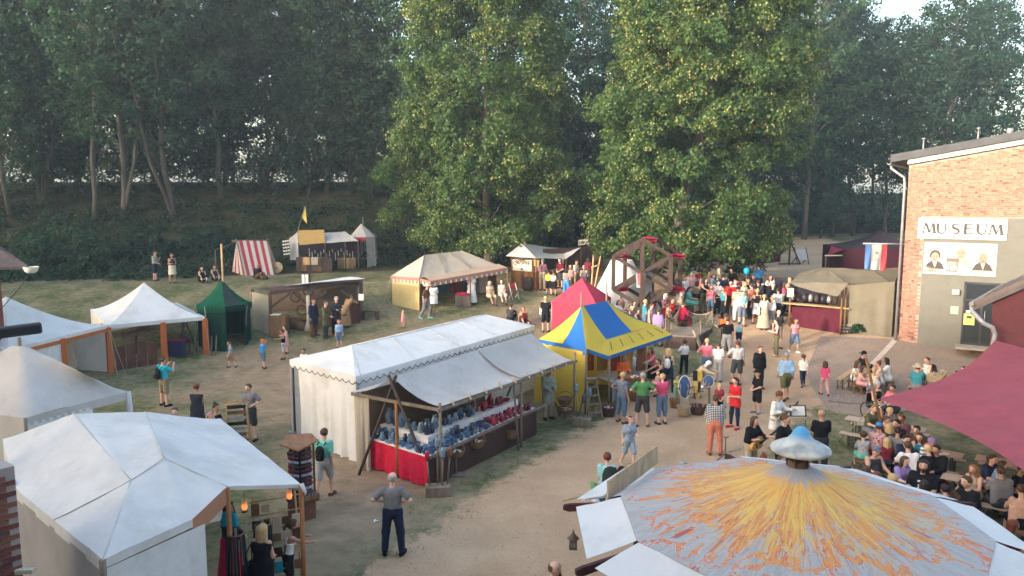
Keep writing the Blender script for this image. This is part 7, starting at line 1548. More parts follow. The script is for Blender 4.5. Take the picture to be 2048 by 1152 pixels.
# sand in the middle
p_(1552, 712, 'f', 1.66, -100, 'hold', 'f', 'tank', 'maroon', 'trousers', 'olive', 'tail', 'darkhair', 'holding a camera on the sand', sc='beige')
p_(1557, 625, 'h', 1.78, 10, 'stand', 'm', 'tee', 'charcoal', 'shorts', 'khaki', 'balding', 'brownhair', 'behind the woman with camera')
p_(1588, 705, 'f', 1.58, 15, 'walk2', 'f', 'tank', ('stripeh', 'pink', 'rose'), 'shorts', 'denim', 'tail', 'brownhair', 'striding past the khaki stall', sc='white')
p_(1520, 698, 'h', 1.70, 10, 'stand', 'f', 'jacket', 'black', 'trousers', 'black', 'tail', 'redhair', 'with open jacket on the sand')
p_(1513, 827, 'f', 1.55, -60, 'low', 'k', 'tee', 'black', 'shorts', 'black', 'short', 'brownhair', 'in black cap beside the musicians', 'cap', 'black', sc='greyblue')
p_(1570, 800, 'f', 1.80, 178, 'walk', 'b', 'shirt', 'skyblue', 'shorts', 'olive', 'short', 'greyhair', 'heavy, walking away over the sand')
p_(1605, 773, 'f', 1.30, 175, 'walk', 'k', 'tee', 'white', 'leggings', 'navy', 'tail', 'brownhair', 'walking away beside the man in blue')
p_(1648, 790, 'f', 1.32, 178, 'walk2', 'k', 'tee', 'hotpink', 'leggings', 'rose', 'bob', 'brownhair', 'walking away towards the museum')
p_(1553, 791, 'h', 1.74, 45, 'guitar', 'm', 'tunic', 'white', 'trousers', 'beige', 'short', 'brownhair', 'playing a bass guitar', 'scarf', 'brown')
p_(1469, 857, 'f', 1.70, -60, 'hold', 'f', 'longtee', 'red', 'leggings', 'navy', 'tail', 'darkhair', 'eating on the sand', sc='red')
p_(1439, 773, 'h', 1.25, 0, 'low', 'k', 'tee', ('stripev', 'black', 'red'), 'shorts', 'black', 'short', 'blond', 'behind the man in checked shirt')
p_(1428, 910, 'f', 1.78, 170, 'hold', 'b', 'shirt', ('check', 'white', 'navy'), 'trousers', 'salmon', 'short', 'brownhair', 'seen from behind on the sand', sc='brown')
p_(1504, 840, 'h', 1.76, 40, 'guitar', 'm', 'shirt', 'black', 'trousers', 'beige', 'bob', 'brownhair', 'playing an acoustic guitar')
p_(1565, 838, 'h', 1.84, 50, 'guitar', 'b', 'shirt', 'black', 'trousers', 'black', 'short', 'brownhair', 'standing between the guitar players')
p_(1644, 829, 'h', 1.78, 175, 'low', 'm', 'tee', 'black', 'trousers', 'charcoal', 'bald', 'greyhair', 'bald, behind the volcano hat')
p_(1490, 922, 'h', 1.65, 100, 'bend', 'f', 'tank', 'mauve', 'trousers', 'brown', 'bun', 'redhair', 'bending behind the volcano roof')
p_(1562, 921, 'h', 1.3, 30, 'stand', 'k', 'tee', 'grey', 'shorts', 'grey', 'short', 'brownhair', 'behind the volcano roof')
p_(1364, 934, 'h', 1.5, 30, 'stand', 'k', 'tee', 'grey', 'shorts', 'navy', 'short', 'greyhair', 'behind the volcano flap')
p_(1214, 917, 'h', 1.72, 165, 'walk', 'f', 'tee', 'aqua', 'trousers', 'denim', 'short', 'redhair', 'carrying a dark rucksack with helmets')
p_(1243, 945, 'h', 1.35, 165, 'stand', 'k', 'tee', 'blue', 'shorts', 'navy', 'short', 'darkhair', 'beside the person with rucksack')
# the crowd before the lime tree
CR = [(1440, 530, 1.80, 60, 'low', 'm', 'tunic', 'cream', 'trousers', 'brown', 'short', 'brownhair', 'in dark waistcoat behind the crowd'), (1464, 541, 1.70, -60, 'stand', 'f', 'tee', 'black', 'trousers', 'black', 'short', 'redhair', 'at the back of the crowd'), (1447, 553, 1.78, 150, 'low', 'm', 'tee', 'navy', 'trousers', 'charcoal', 'short', 'brownhair', 'back turned in the crowd'),
      (1462, 567, 1.78, 170, 'stand', 'm', 'shirt', 'red', 'trousers', 'charcoal', 'balding', 'greyhair', 'elderly, back turned in the crowd'), (1436, 566, 1.70, 10, 'low', 'f', 'tee', 'white', 'trousers', 'black', 'short', 'brownhair', 'hands folded before the crowd'), (1409, 561, 1.80, 20, 'reach', 'm', 'tank', 'black', 'trousers', 'olive', 'long', 'darkhair', 'long haired, leaning at the crowd edge'),
      (1408, 541, 1.25, 170, 'stand', 'k', 'tee', 'lime', 'shorts', 'navy', 'short', 'whitehair', 'in the crowd behind the wheel'), (1397, 544, 1.3, 160, 'stand', 'k', 'tee', 'red', 'shorts', 'grey', 'short', 'brownhair', 'in the crowd behind the wheel'), (1384, 549, 1.72, 170, 'low', 'm', 'tee', 'rose', 'trousers', 'grey', 'balding', 'whitehair', 'white haired in the crowd'),
      (1476, 577, 1.78, 165, 'stand', 'm', 'tee', ('stripeh', 'orange', 'cream'), 'trousers', 'white', 'short', 'darkhair', 'back turned in the crowd'), (1485, 586, 1.76, 10, 'low', 'm', 'tee', 'aqua', 'shorts', 'greyblue', 'short', 'brownhair', 'walking out of the crowd with bag strap'), (1489, 568, 1.66, 30, 'stand', 'f', 'tee', 'cream', 'trousers', 'denim', 'long', 'blond', 'in the crowd'),
      (1496, 561, 1.66, 10, 'stand', 'f', 'tank', 'black', 'skirt', 'black', 'long', 'brownhair', 'in the crowd beside the potted bush'), (1471, 565, 1.66, 160, 'stand', 'm', 'tee', 'white', 'shorts', 'navy', 'bald', 'greyhair', 'bald in the crowd'), (1517, 565, 1.82, 175, 'low', 'm', 'shirt', 'charcoal', 'trousers', 'black', 'short', 'brownhair', 'with pale panel on the back'),
      (1515, 583, 1.72, 170, 'hip1', 'f', 'tank', 'black', 'skirt', 'lightgrey', 'bun', 'blond', 'carrying a black bag in the crowd'), (1529, 594, 1.70, 165, 'low', 'f', 'tank', 'cream', 'longskirt', 'beige', 'tail', 'blond', 'with white tote bag'), (1536, 564, 1.80, -30, 'stand', 'm', 'shirt', 'black', 'trousers', 'charcoal', 'short', 'darkhair', 'at the right side of the crowd'),
      (1557, 581, 1.80, 170, 'low', 'b', 'tee', 'lightgrey', 'trousers', 'navy', 'short', 'darkhair', 'at the khaki stall corner'), (1569, 570, 1.68, 60, 'low', 'f', 'tee', 'hotpink', 'trousers', 'navy', 'bob', 'brownhair', 'behind the khaki stall post'), (1518, 533, 1.82, 175, 'stand', 'm', 'tee', 'blue', 'trousers', 'charcoal', 'short', 'brownhair', 'back turned near the potted bush'),
      (1493, 560, 1.2, 0, 'stand', 'k', 'tee', 'grey', 'shorts', 'navy', 'short', 'brownhair', 'below a cyan balloon'), (1302, 612, 1.70, 60, 'stand', 'm', 'tee', 'rose', 'trousers', 'tan', 'short', 'brownhair', 'capped, under the wheel', ), (1317, 622, 1.74, 150, 'stand', 'b', 'tee', 'purple', 'trousers', 'grey', 'short', 'brownhair', 'heavy, under the wheel'),
      (1331, 592, 1.72, 40, 'low', 'f', 'tee', 'mauve', 'skirt', 'maroon', 'bob', 'whitehair', 'beside the hanging red seat'), (1355, 586, 1.70, 150, 'stand', 'm', 'tee', 'beige', 'trousers', 'brown', 'short', 'brownhair', 'with brown waistcoat near the wheel'), (1344, 600, 1.6, 60, 'stand', 'f', 'tee', 'red', 'skirt', 'brown', 'tail', 'brownhair', 'behind the wheel post'),
      (1422, 574, 1.6, 0, 'stand', 'f', 'tee', 'pink', 'shorts', 'denim', 'tail', 'brownhair', 'half hidden in the crowd'), (1544, 600, 1.5, 170, 'stand', 'k', 'tee', 'white', 'shorts', 'grey', 'tail', 'blond', 'beside the tote bag'), (1390, 503, 1.08, 170, 'stand', 'k', 'dress', 'pink', None, None, 'tail', 'brownhair', 'alone on the far sand by the maroon tent')]
for c in CR: p_(c[0], c[1], 'h', *c[2:])
random.seed(77); used = set()
for k, (px, py) in enumerate(((1418, 548), (1427, 553), (1453, 560), (1481, 556), (1504, 572), (1508, 556), (1526, 572), (1546, 572), (1500, 590), (1448, 578), (1424, 562), (1370, 556), (1363, 572), (1347, 575), (1290, 604), (1336, 612), (1216, 606), (1404, 552), (1541, 555), (1580, 560))):
    while True:
        sx_ = random.choice('mfmfk'); tc_, bc_ = random.choice(('black', 'charcoal', 'white', 'maroon', 'navy', 'rose', 'olive', 'brown', 'teal', 'grey', 'cream', 'purple', 'salmon')), random.choice(('black', 'denim', 'khaki', 'grey', 'brown', 'navy'))
        if (tc_, bc_) not in used: used.add((tc_, bc_)); break
    p_(px, py, 'h', 1.3 if sx_ == 'k' else random.uniform(1.62, 1.8), random.choice((0, 20, 40, 160, 180, -150, 90, -70)), random.choice(('stand', 'low', 'stand2', 'hip1', 'hold', 'cross')), sx_, random.choice(('tee', 'tee', 'shirt', 'tank')), tc_, random.choice(('shorts', 'trousers', 'trousers') if sx_ != 'f' else ('skirt', 'trousers', 'capri')), bc_, random.choice(('short', 'short', 'balding') if sx_ == 'm' else ('short',) if sx_ == 'k' else ('long', 'tail', 'bob')), random.choice(('brownhair', 'darkhair', 'blond', 'greyhair')), 'within the crowd by the lime tree' if px > 1380 else 'in the throng around the wheel')
SEAT = [(1377, 578, 1.7, 60, 'sit2', 'f', 'tee', 'mint', 'skirt', 'mint', 'tail', 'darkhair', 'seated at the crowd edge'), (1378, 564, 1.66, 90, 'sit', 'f', 'tank', 'black', 'skirt', 'black', 'bob', 'blond', 'seated in the crowd'), (1393, 567, 1.68, 150, 'sit', 'f', 'tank', 'tan', 'skirt', 'black', 'bob', 'brownhair', 'bare shouldered, seated in the crowd'), (1362, 609, 1.75, 120, 'sit', 'b', 'jacket', 'crimson', 'trousers', 'maroon', 'short', 'brownhair', 'seated in wide cloak by the net'), (1398, 557, 1.6, 100, 'sit', 'm', 'tee', 'salmon', 'shorts', 'navy', 'short', 'brownhair', 'seated between children'),
        (1242, 597, 1.7, 30, 'sit2', 'f', 'tee', 'rose', 'trousers', 'grey', 'short', 'brownhair', 'seated before the white tipi'), (1233, 604, 1.66, 40, 'sit', 'f', 'tee', 'white', 'skirt', 'white', 'bob', 'brownhair', 'seated before the white tipi'), (1258, 599, 1.7, 20, 'sitlap', 'f', 'tee', 'cream', 'trousers', 'beige', 'short', 'blond', 'seated by the tipi door'), (1270, 606, 1.66, -20, 'sit2', 'm', 'tee', 'beige', 'shorts', 'tan', 'short', 'whitehair', 'seated between tipi and wheel')]
for c in SEAT: p_(c[0], c[1], 'h', *c[2:])
# at the beer tables
BT = [(1719, 708, 1.75, 60, 'sit', 'm', 'jacket', 'black', 'trousers', 'black', 'short', 'darkhair', 'with black cap at the far beer table', 'backcap', 'black'), (1708, 728, 1.45, 60, 'sit', 'k', 'dress', 'white', None, None, 'long', 'brownhair', 'on the far bench end'), (1719, 738, 1.4, 60, 'sit', 'k', 'tank', 'rose', 'skirt', 'rose', 'bob', 'brownhair', 'leaning over the far beer table'), (1766, 729, 1.68, -120, 'sit', 'f', 'tank', 'lightgrey', 'skirt', 'lightgrey', 'bun', 'redhair', 'at the far beer table'), (1781, 722, 1.72, -120, 'sit', 'f', 'tee', 'white', 'skirt', 'white', 'long', 'darkhair', 'with long dark hair at the far beer table'),
      (1858, 720, 1.70, -80, 'sit2', 'f', 'tank', 'white', 'shorts', 'mint', 'short', 'brownhair', 'with backpack at the yellow beer table'), (1836, 737, 1.74, 150, 'sit', 'm', 'tee', 'teal', 'shorts', 'grey', 'short', 'brownhair', 'in straw hat at the yellow beer table', 'straw', 'beige'), (1919, 747, 1.66, -60, 'sit', 'm', 'tee', 'grey', 'shorts', 'grey', 'short', 'darkhair', 'head just above the red sail'), (1932, 738, 1.66, -60, 'sit', 'f', 'tee', 'charcoal', 'shorts', 'grey', 'bob', 'darkhair', 'head just above the red sail'),
      (1754, 770, 1.66, 20, 'sitlap', 'f', 'tank', 'black', 'trousers', ('stripev', 'black', 'white'), 'bob', 'greyhair', 'with headscarf in a wheelchair', 'scarf', 'lightgrey'), (1791, 776, 1.72, -60, 'sit', 'm', 'tee', 'pink', 'shorts', 'charcoal', 'short', 'darkhair', 'beside the wheelchair'), (1740, 814, 1.76, 20, 'sit', 'm', 'tee', 'olive', 'shorts', 'grey', 'short', 'brownhair', 'behind the sail pole'), (1777, 823, 1.35, 20, 'situp', 'k', 'tee', 'grey', 'shorts', 'black', 'short', 'blond', 'eating at the middle table'), (1810, 836, 1.70, -60, 'sit', 'm', 'tee', 'mauve', 'trousers', 'greyblue', 'short', 'redhair', 'at the edge of the sail'), (1802, 846, 1.7, -70, 'sit', 'm', 'tee', 'black', 'shorts', 'black', 'short', 'darkhair', 'at the middle table end'),
      (1782, 858, 1.68, 170, 'sit', 'f', 'tee', 'charcoal', 'shorts', 'black', 'bob', 'blond', 'back turned at the middle table'), (1755, 857, 1.66, 140, 'sit', 'f', 'tee', ('dots', 'rose', 'charcoal'), 'shorts', 'red', 'short', 'brownhair', 'in blue and white cap', 'cap', 'blue'), (1728, 875, 1.4, 165, 'sit', 'k', 'tee', ('dots', 'lightgrey', 'greyblue'), 'shorts', 'mint', 'short', 'brownhair', 'on the bench end'), (1744, 899, 1.70, 10, 'sit', 'b', 'tank', 'charcoal', 'shorts', 'black', 'short', 'brownhair', 'bare armed in grey cap', 'cap', 'greyblue'), (1776, 888, 1.35, 165, 'sit', 'k', 'tee', 'maroon', 'shorts', 'navy', 'bob', 'blond', 'between the two caps'),
      (1807, 876, 1.68, 0, 'sit', 'f', 'tee', 'navy', 'shorts', 'black', 'short', 'darkhair', 'facing the people in white'), (1822, 898, 1.78, 170, 'sitback', 'b', 'tee', 'white', 'shorts', 'navy', 'short', 'brownhair', 'stooping over the near table'), (1862, 883, 1.74, -20, 'sit', 'm', 'tee', ('stripeh', 'white', 'grey'), 'shorts', 'grey', 'short', 'brownhair', 'in purple blue cap', 'backcap', 'purple'), (1865, 902, 1.72, 190, 'sit', 'b', 'tee', 'black', 'trousers', 'black', 'balding', 'blond', 'bald, back turned'), (1847, 929, 1.98, -30, 'sit2', 'b', 'tee', 'black', 'shorts', 'charcoal', 'long', 'darkhair', 'bearded with white print on the chest'),
      (1735, 948, 1.5, 170, 'sit', 'k', 'tee', 'tan', 'shorts', 'grey', 'short', 'brownhair', 'head above the volcano roof edge'), (1789, 966, 1.6, 170, 'sit', 'k', 'tee', 'grey', 'shorts', 'navy', 'short', 'blond', 'blond head above the volcano roof edge'), (1853, 975, 1.65, 170, 'sit', 'f', 'tee', 'charcoal', 'shorts', 'grey', 'bob', 'darkhair', 'before the bearded person'), (1757, 957, 1.6, 170, 'sit', 'f', 'tee', 'maroon', 'shorts', 'grey', 'bob', 'redhair', 'dark head above the volcano roof edge'),
      (1947, 963, 1.90, -80, 'sit', 'b', 'tee', 'black', 'shorts', 'lightgrey', 'short', 'brownhair', 'in profile at the near table'), (1954, 937, 1.66, -60, 'sit', 'f', 'tank', 'beige', 'shorts', 'beige', 'long', 'gingerhair', 'behind the one in profile'), (2008, 948, 1.74, 170, 'sit', 'b', 'tee', 'grey', 'shorts', 'charcoal', 'short', 'brownhair', 'back turned at the near table'), (1990, 930, 1.72, 60, 'sit', 'm', 'tee', 'paledenim', 'shorts', 'navy', 'short', 'brownhair', 'half hidden under the sail'), (2047, 985, 1.75, 160, 'sit', 'b', 'tank', 'peach', 'shorts', 'black', 'short', 'brownhair', 'bare shouldered at the near table'), (2010, 1050, 1.66, 80, 'sit', 'f', 'tee', 'maroon', 'shorts', 'grey', 'bob', 'redhair', 'at the volcano flap corner'), (1895, 985, 1.6, 170, 'sit', 'm', 'tee', 'navy', 'shorts', 'grey', 'short', 'darkhair', 'dark head beside the person in profile')]
BT += [(1764, 838, 1.66, 30, 'sit', 'f', 'tee', 'rose', 'shorts', 'navy', 'tail', 'brownhair', 'behind the middle table'), (1795, 866, 1.7, 150, 'sit', 'm', 'tee', 'grey', 'shorts', 'navy', 'short', 'darkhair', 'squeezed at the middle table'), (1842, 872, 1.68, -40, 'sit', 'f', 'tank', 'teal', 'shorts', 'black', 'long', 'brownhair', 'beside the purple cap'), (1838, 858, 1.72, -50, 'sit', 'm', 'tee', 'brown', 'shorts', 'khaki', 'short', 'darkhair', 'under the sail edge'), (1880, 898, 1.74, -60, 'sit', 'm', 'jacket', 'black', 'trousers', 'charcoal', 'short', 'darkhair', 'in the shade beside the bald one'), (1800, 918, 1.7, 20, 'sit', 'f', 'tee', 'purple', 'shorts', 'grey', 'bob', 'brownhair', 'between white shirt and grey cap'),
       (1975, 915, 1.7, 20, 'sit', 'f', 'tee', 'navy', 'shorts', 'navy', 'tail', 'brownhair', 'deep under the red sail'), (2030, 935, 1.72, 40, 'sit', 'm', 'tee', 'black', 'shorts', 'navy', 'short', 'darkhair', 'deep under the red sail'), (1925, 975, 1.68, 150, 'sit', 'f', 'tee', 'brown', 'shorts', 'black', 'bun', 'darkhair', 'before the one in profile'), (1748, 742, 1.6, 150, 'sit', 'f', 'tank', 'cream', 'shorts', 'denim', 'tail', 'blond', 'near end of the far beer table')]
for c in BT: p_(c[0], c[1], 'h', *c[2:])
# ================================================================== goods and small things
def pot(kind):
    m_ = MB()
    if kind == 'mug': m_.lathe([(0, 0), (.038, 0), (.045, .02), (.042, .07), (.046, .10), (.040, .10), (.036, .02), (0, .015)], 12); m_.tube([(.042, 0, .08), (.075, 0, .07), (.072, 0, .035), (.042, 0, .03)], .007, 5)
    elif kind == 'bowl': m_.lathe([(0, 0), (.05, 0), (.055, .012), (.10, .06), (.115, .085), (.107, .085), (.05, .02), (0, .018)], 16)
    elif kind == 'jug': m_.lathe([(0, 0), (.06, 0), (.085, .06), (.08, .13), (.045, .19), (.055, .24), (.048, .24), (.04, .19), (.07, .12), (0, .02)], 14); m_.tube([(.05, 0, .22), (.11, 0, .20), (.11, 0, .12), (.08, 0, .09)], .01, 5)
    elif kind == 'plate': m_.lathe([(0, .005), (.08, .0), (.14, .03), (.135, .036), (.08, .012), (0, .012)], 18)
    else: m_.lathe([(0, 0), (.07, 0), (.10, .1), (.11, .2), (.07, .3), (.05, .34), (.065, .38), (.055, .38), (.04, .33), (.09, .2), (0, .02)], 14)
    me = m_.mesh(kind); me.materials.append(None); return me
POT = {k: pot(k) for k in ('mug', 'bowl', 'jug', 'plate', 'vase')}
glz = dict(blue=[mat('blue_glaze_%d' % i, c, rough=.25, var=.3, scale=12, bump=0, spec=.6) for i, c in enumerate(((.03, .07, .17), (.05, .12, .24), (.10, .19, .30), (.025, .045, .09), (.16, .24, .33)))], red=[mat('red_glaze_%d' % i, c, rough=.25, var=.3, scale=12, bump=0, spec=.6) for i, c in enumerate(((.24, .01, .03), (.34, .015, .05), (.15, .01, .025)))])
PL = {('mug', 'blue'): 'small blue glazed mug on the pottery stall', ('bowl', 'blue'): 'blue glazed bowl on the pottery stall', ('jug', 'blue'): 'blue glazed jug with handle on the pottery stall', ('plate', 'blue'): 'flat blue glazed plate on the pottery stall', ('vase', 'blue'): 'tall blue glazed vase on the raised display step', ('mug', 'red'): 'small dark red glazed mug on the pottery stall', ('bowl', 'red'): 'dark red glazed bowl on the pottery stall', ('jug', 'red'): 'dark red glazed jug with handle on the pottery stall', ('plate', 'red'): 'flat dark red plate on the pottery stall', ('vase', 'red'): 'tall dark red vase on the raised display step'}
def put_pot(kind, col, p, s=1.0):
    o = bpy.data.objects.new('pottery_' + kind, POT[kind]); C.objects.link(o); o.location = p; o.rotation_euler = (0, 0, random.uniform(0, 6.3)); o.scale = (s,) * 3
    o.material_slots[0].link = 'OBJECT'; o.material_slots[0].material = random.choice(glz[col]); tag(o, PL[(kind, col)], kind, 'pottery for sale: %s %s' % (col, kind))
random.seed(12); Lbc = (tC - tB).length; n_row = 23
for r_ in range(3):
    for k in range(n_row):
        t_ = (k + .5 + random.uniform(-.2, .2)) / n_row; p = tB + nB * (Lbc * (.02 + .95 * t_)) + tw1 * (.10 + .19 * r_); p.z = .861
        put_pot(random.choice(('mug', 'mug', 'bowl', 'mug', 'jug')), 'blue' if t_ < .58 else 'red', p, random.uniform(.9, 1.2))
for k in range(22):
    t_ = (k + .5) / 22; p = tB + nB * (Lbc * (.16 + .74 * t_)) + tw1 * random.uniform(.72, 1.0); p.z = .864 + .221; put_pot(random.choice(('jug', 'vase', 'jug', 'bowl')), 'blue' if t_ < .55 else 'red', p, random.uniform(.9, 1.15))
Lab = (tB - tA).length
for r_ in range(3):
    for k in range(9):
        t_ = (k + .6 + random.uniform(-.2, .2)) / 9.6; p = tA + nA * (Lab * t_) + nB * (.10 + .17 * r_) ; p.z = .861
        if t_ > .93: continue
        put_pot(random.choice(('plate', 'bowl', 'bowl', 'mug', 'jug') if r_ < 2 else ('jug', 'bowl', 'mug')), 'blue', p, random.uniform(.85, 1.1))
for k in range(7): p = tA + nA * (Lab * (.1 + .1 * k)) + nB * .8; p.z = .864 + .221; put_pot(random.choice(('vase', 'jug')), 'blue', p, random.uniform(.9, 1.2))
wick = mat('wicker', (.20, .11, .06), var=.4, scale=30, bump=.8, bscale=70); wickp = mat('pale_wicker', (.42, .31, .19), var=.35, scale=30, bump=.8, bscale=70); wickd = mat('dark_wicker', (.085, .045, .035), var=.4, scale=30, bump=.8, bscale=70)
def basket(label, p, r, h_, m_, handle=True, fill=None, hang=None):
    t = thing('basket', label, 'basket', p); b_ = MB(); prof = [(0, .01), (r * .72, 0)]
    for i in range(7): z = h_ * (i + 1) / 7; prof.append((r * (.74 + .26 * (i + 1) / 7) + (.008 if i % 2 else 0), z))
    prof += [(r * .95, h_), (r * .68, .03), (0, .03)]; b_.lathe(prof, 18); b_.build('bowl', m_, t)
    MB().tube([(r * math.cos(a), r * math.sin(a), h_) for a in [k * math.pi / 9 for k in range(19)]], .014, 5).build('rim', m_, t)
    if handle: MB().tube([(r * math.cos(a), 0, h_ + r * .9 * math.sin(a)) for a in [k * math.pi / 10 for k in range(11)]], .012, 5).build('handle', m_, t)
    if fill:
        f_ = MB(); 
        for k in range(12): a = random.uniform(0, 6.28); q = random.uniform(0, r * .7); f_.lathe([(0, .04), (.045, .02), (.04, 0), (0, -.01)], 6, xform((q * math.cos(a), q * math.sin(a), h_ * .75 + random.uniform(0, .05))))
        tag(f_.build('contents', fill, t), kind='stuff')
    if hang: MB().tube([(0, 0, h_ + r * .88), (0, 0, hang - p.z)], .006, 4).build('cord', rope, t)
    return t
bead = mat('pale_trinkets', (.55, .45, .38), var=.3, scale=30)
basket('brown wicker basket with pale trinkets hanging at the pottery stall corner', W(912, 912, .55), .24, .16, wick, True, bead)
basket('large open wicker basket hanging from the pottery stall rail', W(950, 893, .55), .30, .18, wick, True, bead, 2.0)
basket('deep wicker basket hanging under the pottery stall table rail', P(1018, 876, 22.6), .26, .3, wick, False)
basket('upper wicker basket of the pair beside the pottery keeper', P(1130, 808, 25.4), .26, .2, wick, True); basket('lower wicker basket of the pair beside the pottery keeper', P(1130, 826, 25.3), .3, .16, wick, False, bead)
basket('dark wicker basket with white parcels beside the stepladder', G(1217, 832), .26, .33, wickd, False, bead); basket('brown wicker basket with handles in front of the pavilion counter', P(1265, 762, 26.6), .35, .16, wick, False, bead)
basket('wide reddish basket behind the green shirt', G(1266, 800), .28, .35, wick, False)
for k, (px, py) in enumerate(((912, 912), (1130, 826))):
    p = (W(px, py, .55) if k == 0 else P(px, py, 25.3)); t = thing('basket_stand', ('forked stick holding the trinket basket at the pottery stall', 'pole holding two baskets beside the pottery keeper')[k], 'stand', gnd(p)); MB().tube([(0.0, 0.0, 0), (0, 0, p.z - gnd(p).z - .005)], .03, 6).build('pole', wPole, t); MB().box((0, 0, .03), (.5, .3, .06)).build('foot', wPole, t)
# wooden blocks with ceramic figures on sticks
def figblock(label, base, rz, fig):
    t = thing('figure_stand', label, 'stand', base, rz); MB().box((0, 0, .13), (.62, .34, .26)).build('block', wood('old_block', (.20, .16, .12)), t, bevel=.012)
    for x, y, h_, c in fig:
        MB().tube([(x, y, .2), (x * 1.3, y * 1.1, h_)], .022, 6).build('stick', wPole, t); MB().lathe([(0, -.12), (.05, -.11), (.07, -.03), (.055, .04), (.065, .08), (.05, .13), (.02, .16), (0, .165)], 10, xform((x * 1.3, y * 1.1, h_ + .08))).build('ceramic_head', c, t)
    return t
figblock('square wooden block with ceramic heads on sticks before the pottery table', G(876, 990), R(8), ((-.2, 0, .95, glz['red'][1]), (.0, .06, 1.25, glz['blue'][4]), (.1, -.05, 1.02, glz['blue'][4]), (.24, .05, 1.0, wick)))
figblock('wooden block with ceramic heads on sticks beside the yellow pavilion', G(1163, 850), R(-10), ((-.15, 0, 1.15, glz['blue'][4]), (.05, 0, .8, glz['blue'][3]), (.2, .05, 1.0, glz['blue'][2])))
# jewellery tower
jt = thing('jewellery_tower', 'brown wooden tower of bracelet rolls with three-cornered roof board', 'display', G(605, 1032), R(12)); cb = mat('card_brown', (.16, .07, .042), var=.15)
tri = lambda s_, z: [Vector((s_ * math.cos(R(a)), s_ * math.sin(R(a)), z)) for a in (-150, -90, -30, 30, 90, 150)]
MB().prism(tri(.36, 0), (0, 0, .55)).build('base_box', cb, jt); MB().prism(tri(.27, .55), (0, 0, 1.2)).build('core', mat('dark_core', (.06, .03, .025)), jt)
MB().prism([Vector((-.46, -.06, 1.78)), Vector((-.02, -.45, 1.72)), Vector((.42, .0, 1.80)), Vector((.25, .36, 1.86)), Vector((-.28, .36, 1.86))], (0, 0, .035)).build('roof_board', wood('roof_brown', (.26, .13, .075)), jt)
for k in range(3): a = R(-90 + k * 60 - 30); MB().beam((.3 * math.cos(a), .3 * math.sin(a), .5), (.3 * math.cos(a), .3 * math.sin(a), 1.76), .05).build('corner_post', wBrown, jt)
roll = MB().tube([(-.13, 0, 0), (.13, 0, 0)], .035, 8).mesh('bracelet_roll'); roll.materials.append(None); rm_ = [mat('roll_dark', (.05, .035, .04), var=.6, scale=40), mat('roll_silver', (.30, .30, .34), var=.7, scale=50), mat('roll_plum', (.10, .03, .055), var=.5, scale=40)]
for a in (-120, -60):
    for k in range(10): part('bracelet_roll', roll, rm_[(k + a) % 3], jt, (.30 * math.cos(R(a)), .30 * math.sin(R(a)), .68 + k * .105), (0, 0, R(a + 90)))
MB().prism([Vector(v) * 1 for v in ((-.05, -.5, .52), (.42, -.28, .52), (.36, -.16, .56), (-.05, -.34, .56))], (0, 0, .10)).build('trinket_tray', wBrown, jt)
for k in range(14): part('trinket', roll, rm_[k % 3], jt, (.02 + .025 * k, -.42 + .014 * k, .64), (0, 0, .9), (.3, .5, .5))
# leather ladder rack
lr_ = thing('leather_rack', 'bamboo ladder rack hung with dark leather bands on the lawn', 'display', G(478, 905), R(15))
for dx, dy in ((-.3, -.15), (.3, -.15), (-.3, .15), (.3, .15)): MB().tube([(dx * 1.15, dy * 1.2, 0), (dx * .85, dy, 1.52)], .025, 6).build('upright', wPine, lr_)
for k in range(8):
    MB().tube([(-.33, -.16, .28 + k * .165), (.33, -.16, .30 + k * .165)], .015, 5).build('rung', wPine, lr_)
    MB().patch((-.27, -.19, .33 + k * .165), (.27, -.19, .33 + k * .165), (.24, -.2, .23 + k * .165), (-.25, -.2, .22 + k * .165), 6, 3, wr=.012).build('leather_band', cloth(((.03, .022, .02), (.05, .05, .06), (.14, .09, .06), (.02, .02, .02))[k % 4] if k not in (1, 3, 5) else (.30, .27, .24)), lr_)
for s_ in (-1, 1): MB().tube([(-.36, s_ * .15, 1.5), (.36, s_ * .15, 1.54)], .018, 5).build('top_bar', wPine, lr_)
# leather goods under the big tent
ts = thing('leather_table', 'dark cloth covered sales table under the pale market tent', 'table', W(440, 1130, 0.0) if False else Vector((-4.75, 12.2, 0)), R(52)); MB().box((0, 0, .8), (1.5, .7, .06)).build('table_top', cloth((.11, .045, .035)), ts); curtain(Vector((-.75, -.36, 0)), Vector((.75, -.36, 0)), .78, zbot=.02).build('cloth_front', cloth((.13, .05, .04)), ts); curtain(Vector((.75, -.36, 0)), Vector((.75, .36, 0)), .78, zbot=.02).build('cloth_side', cloth((.13, .05, .04)), ts); [MB().beam((x, y, 0), (x, y, .78), .05).build('leg', wDark, ts) for x in (-.68, .68) for y in (-.3, .3)]
def bag(label, p, col, s_=1.0, strap=True):
    t = thing('handbag', label, 'bag', p); MB().prism([(-.17 * s_, -.05 * s_, 0), (.17 * s_, -.05 * s_, 0), (.12 * s_, -.03 * s_, .26 * s_), (-.12 * s_, -.03 * s_, .26 * s_)], (0, .1 * s_, 0)).build('pouch', cloth(col), t, bevel=.015)
    if strap: MB().tube([(-.11 * s_, .01, .25 * s_), (-.07 * s_, .01, .45 * s_), (0, .01, .52 * s_), (.07 * s_, .01, .45 * s_), (.11 * s_, .01, .25 * s_)], .01, 5).build('strap', cloth((.02, .02, .02)), t)
bag('teal handbag hanging under the pale market tent', P(459, 1052, 13.3), (.02, .25, .33), .95)
rk = thing('goods_rack', 'slanted rack of leather purses beside the open tent corner', 'display', G(560, 1120) if False else Vector((-4.35, 13.75, 0)), R(25))
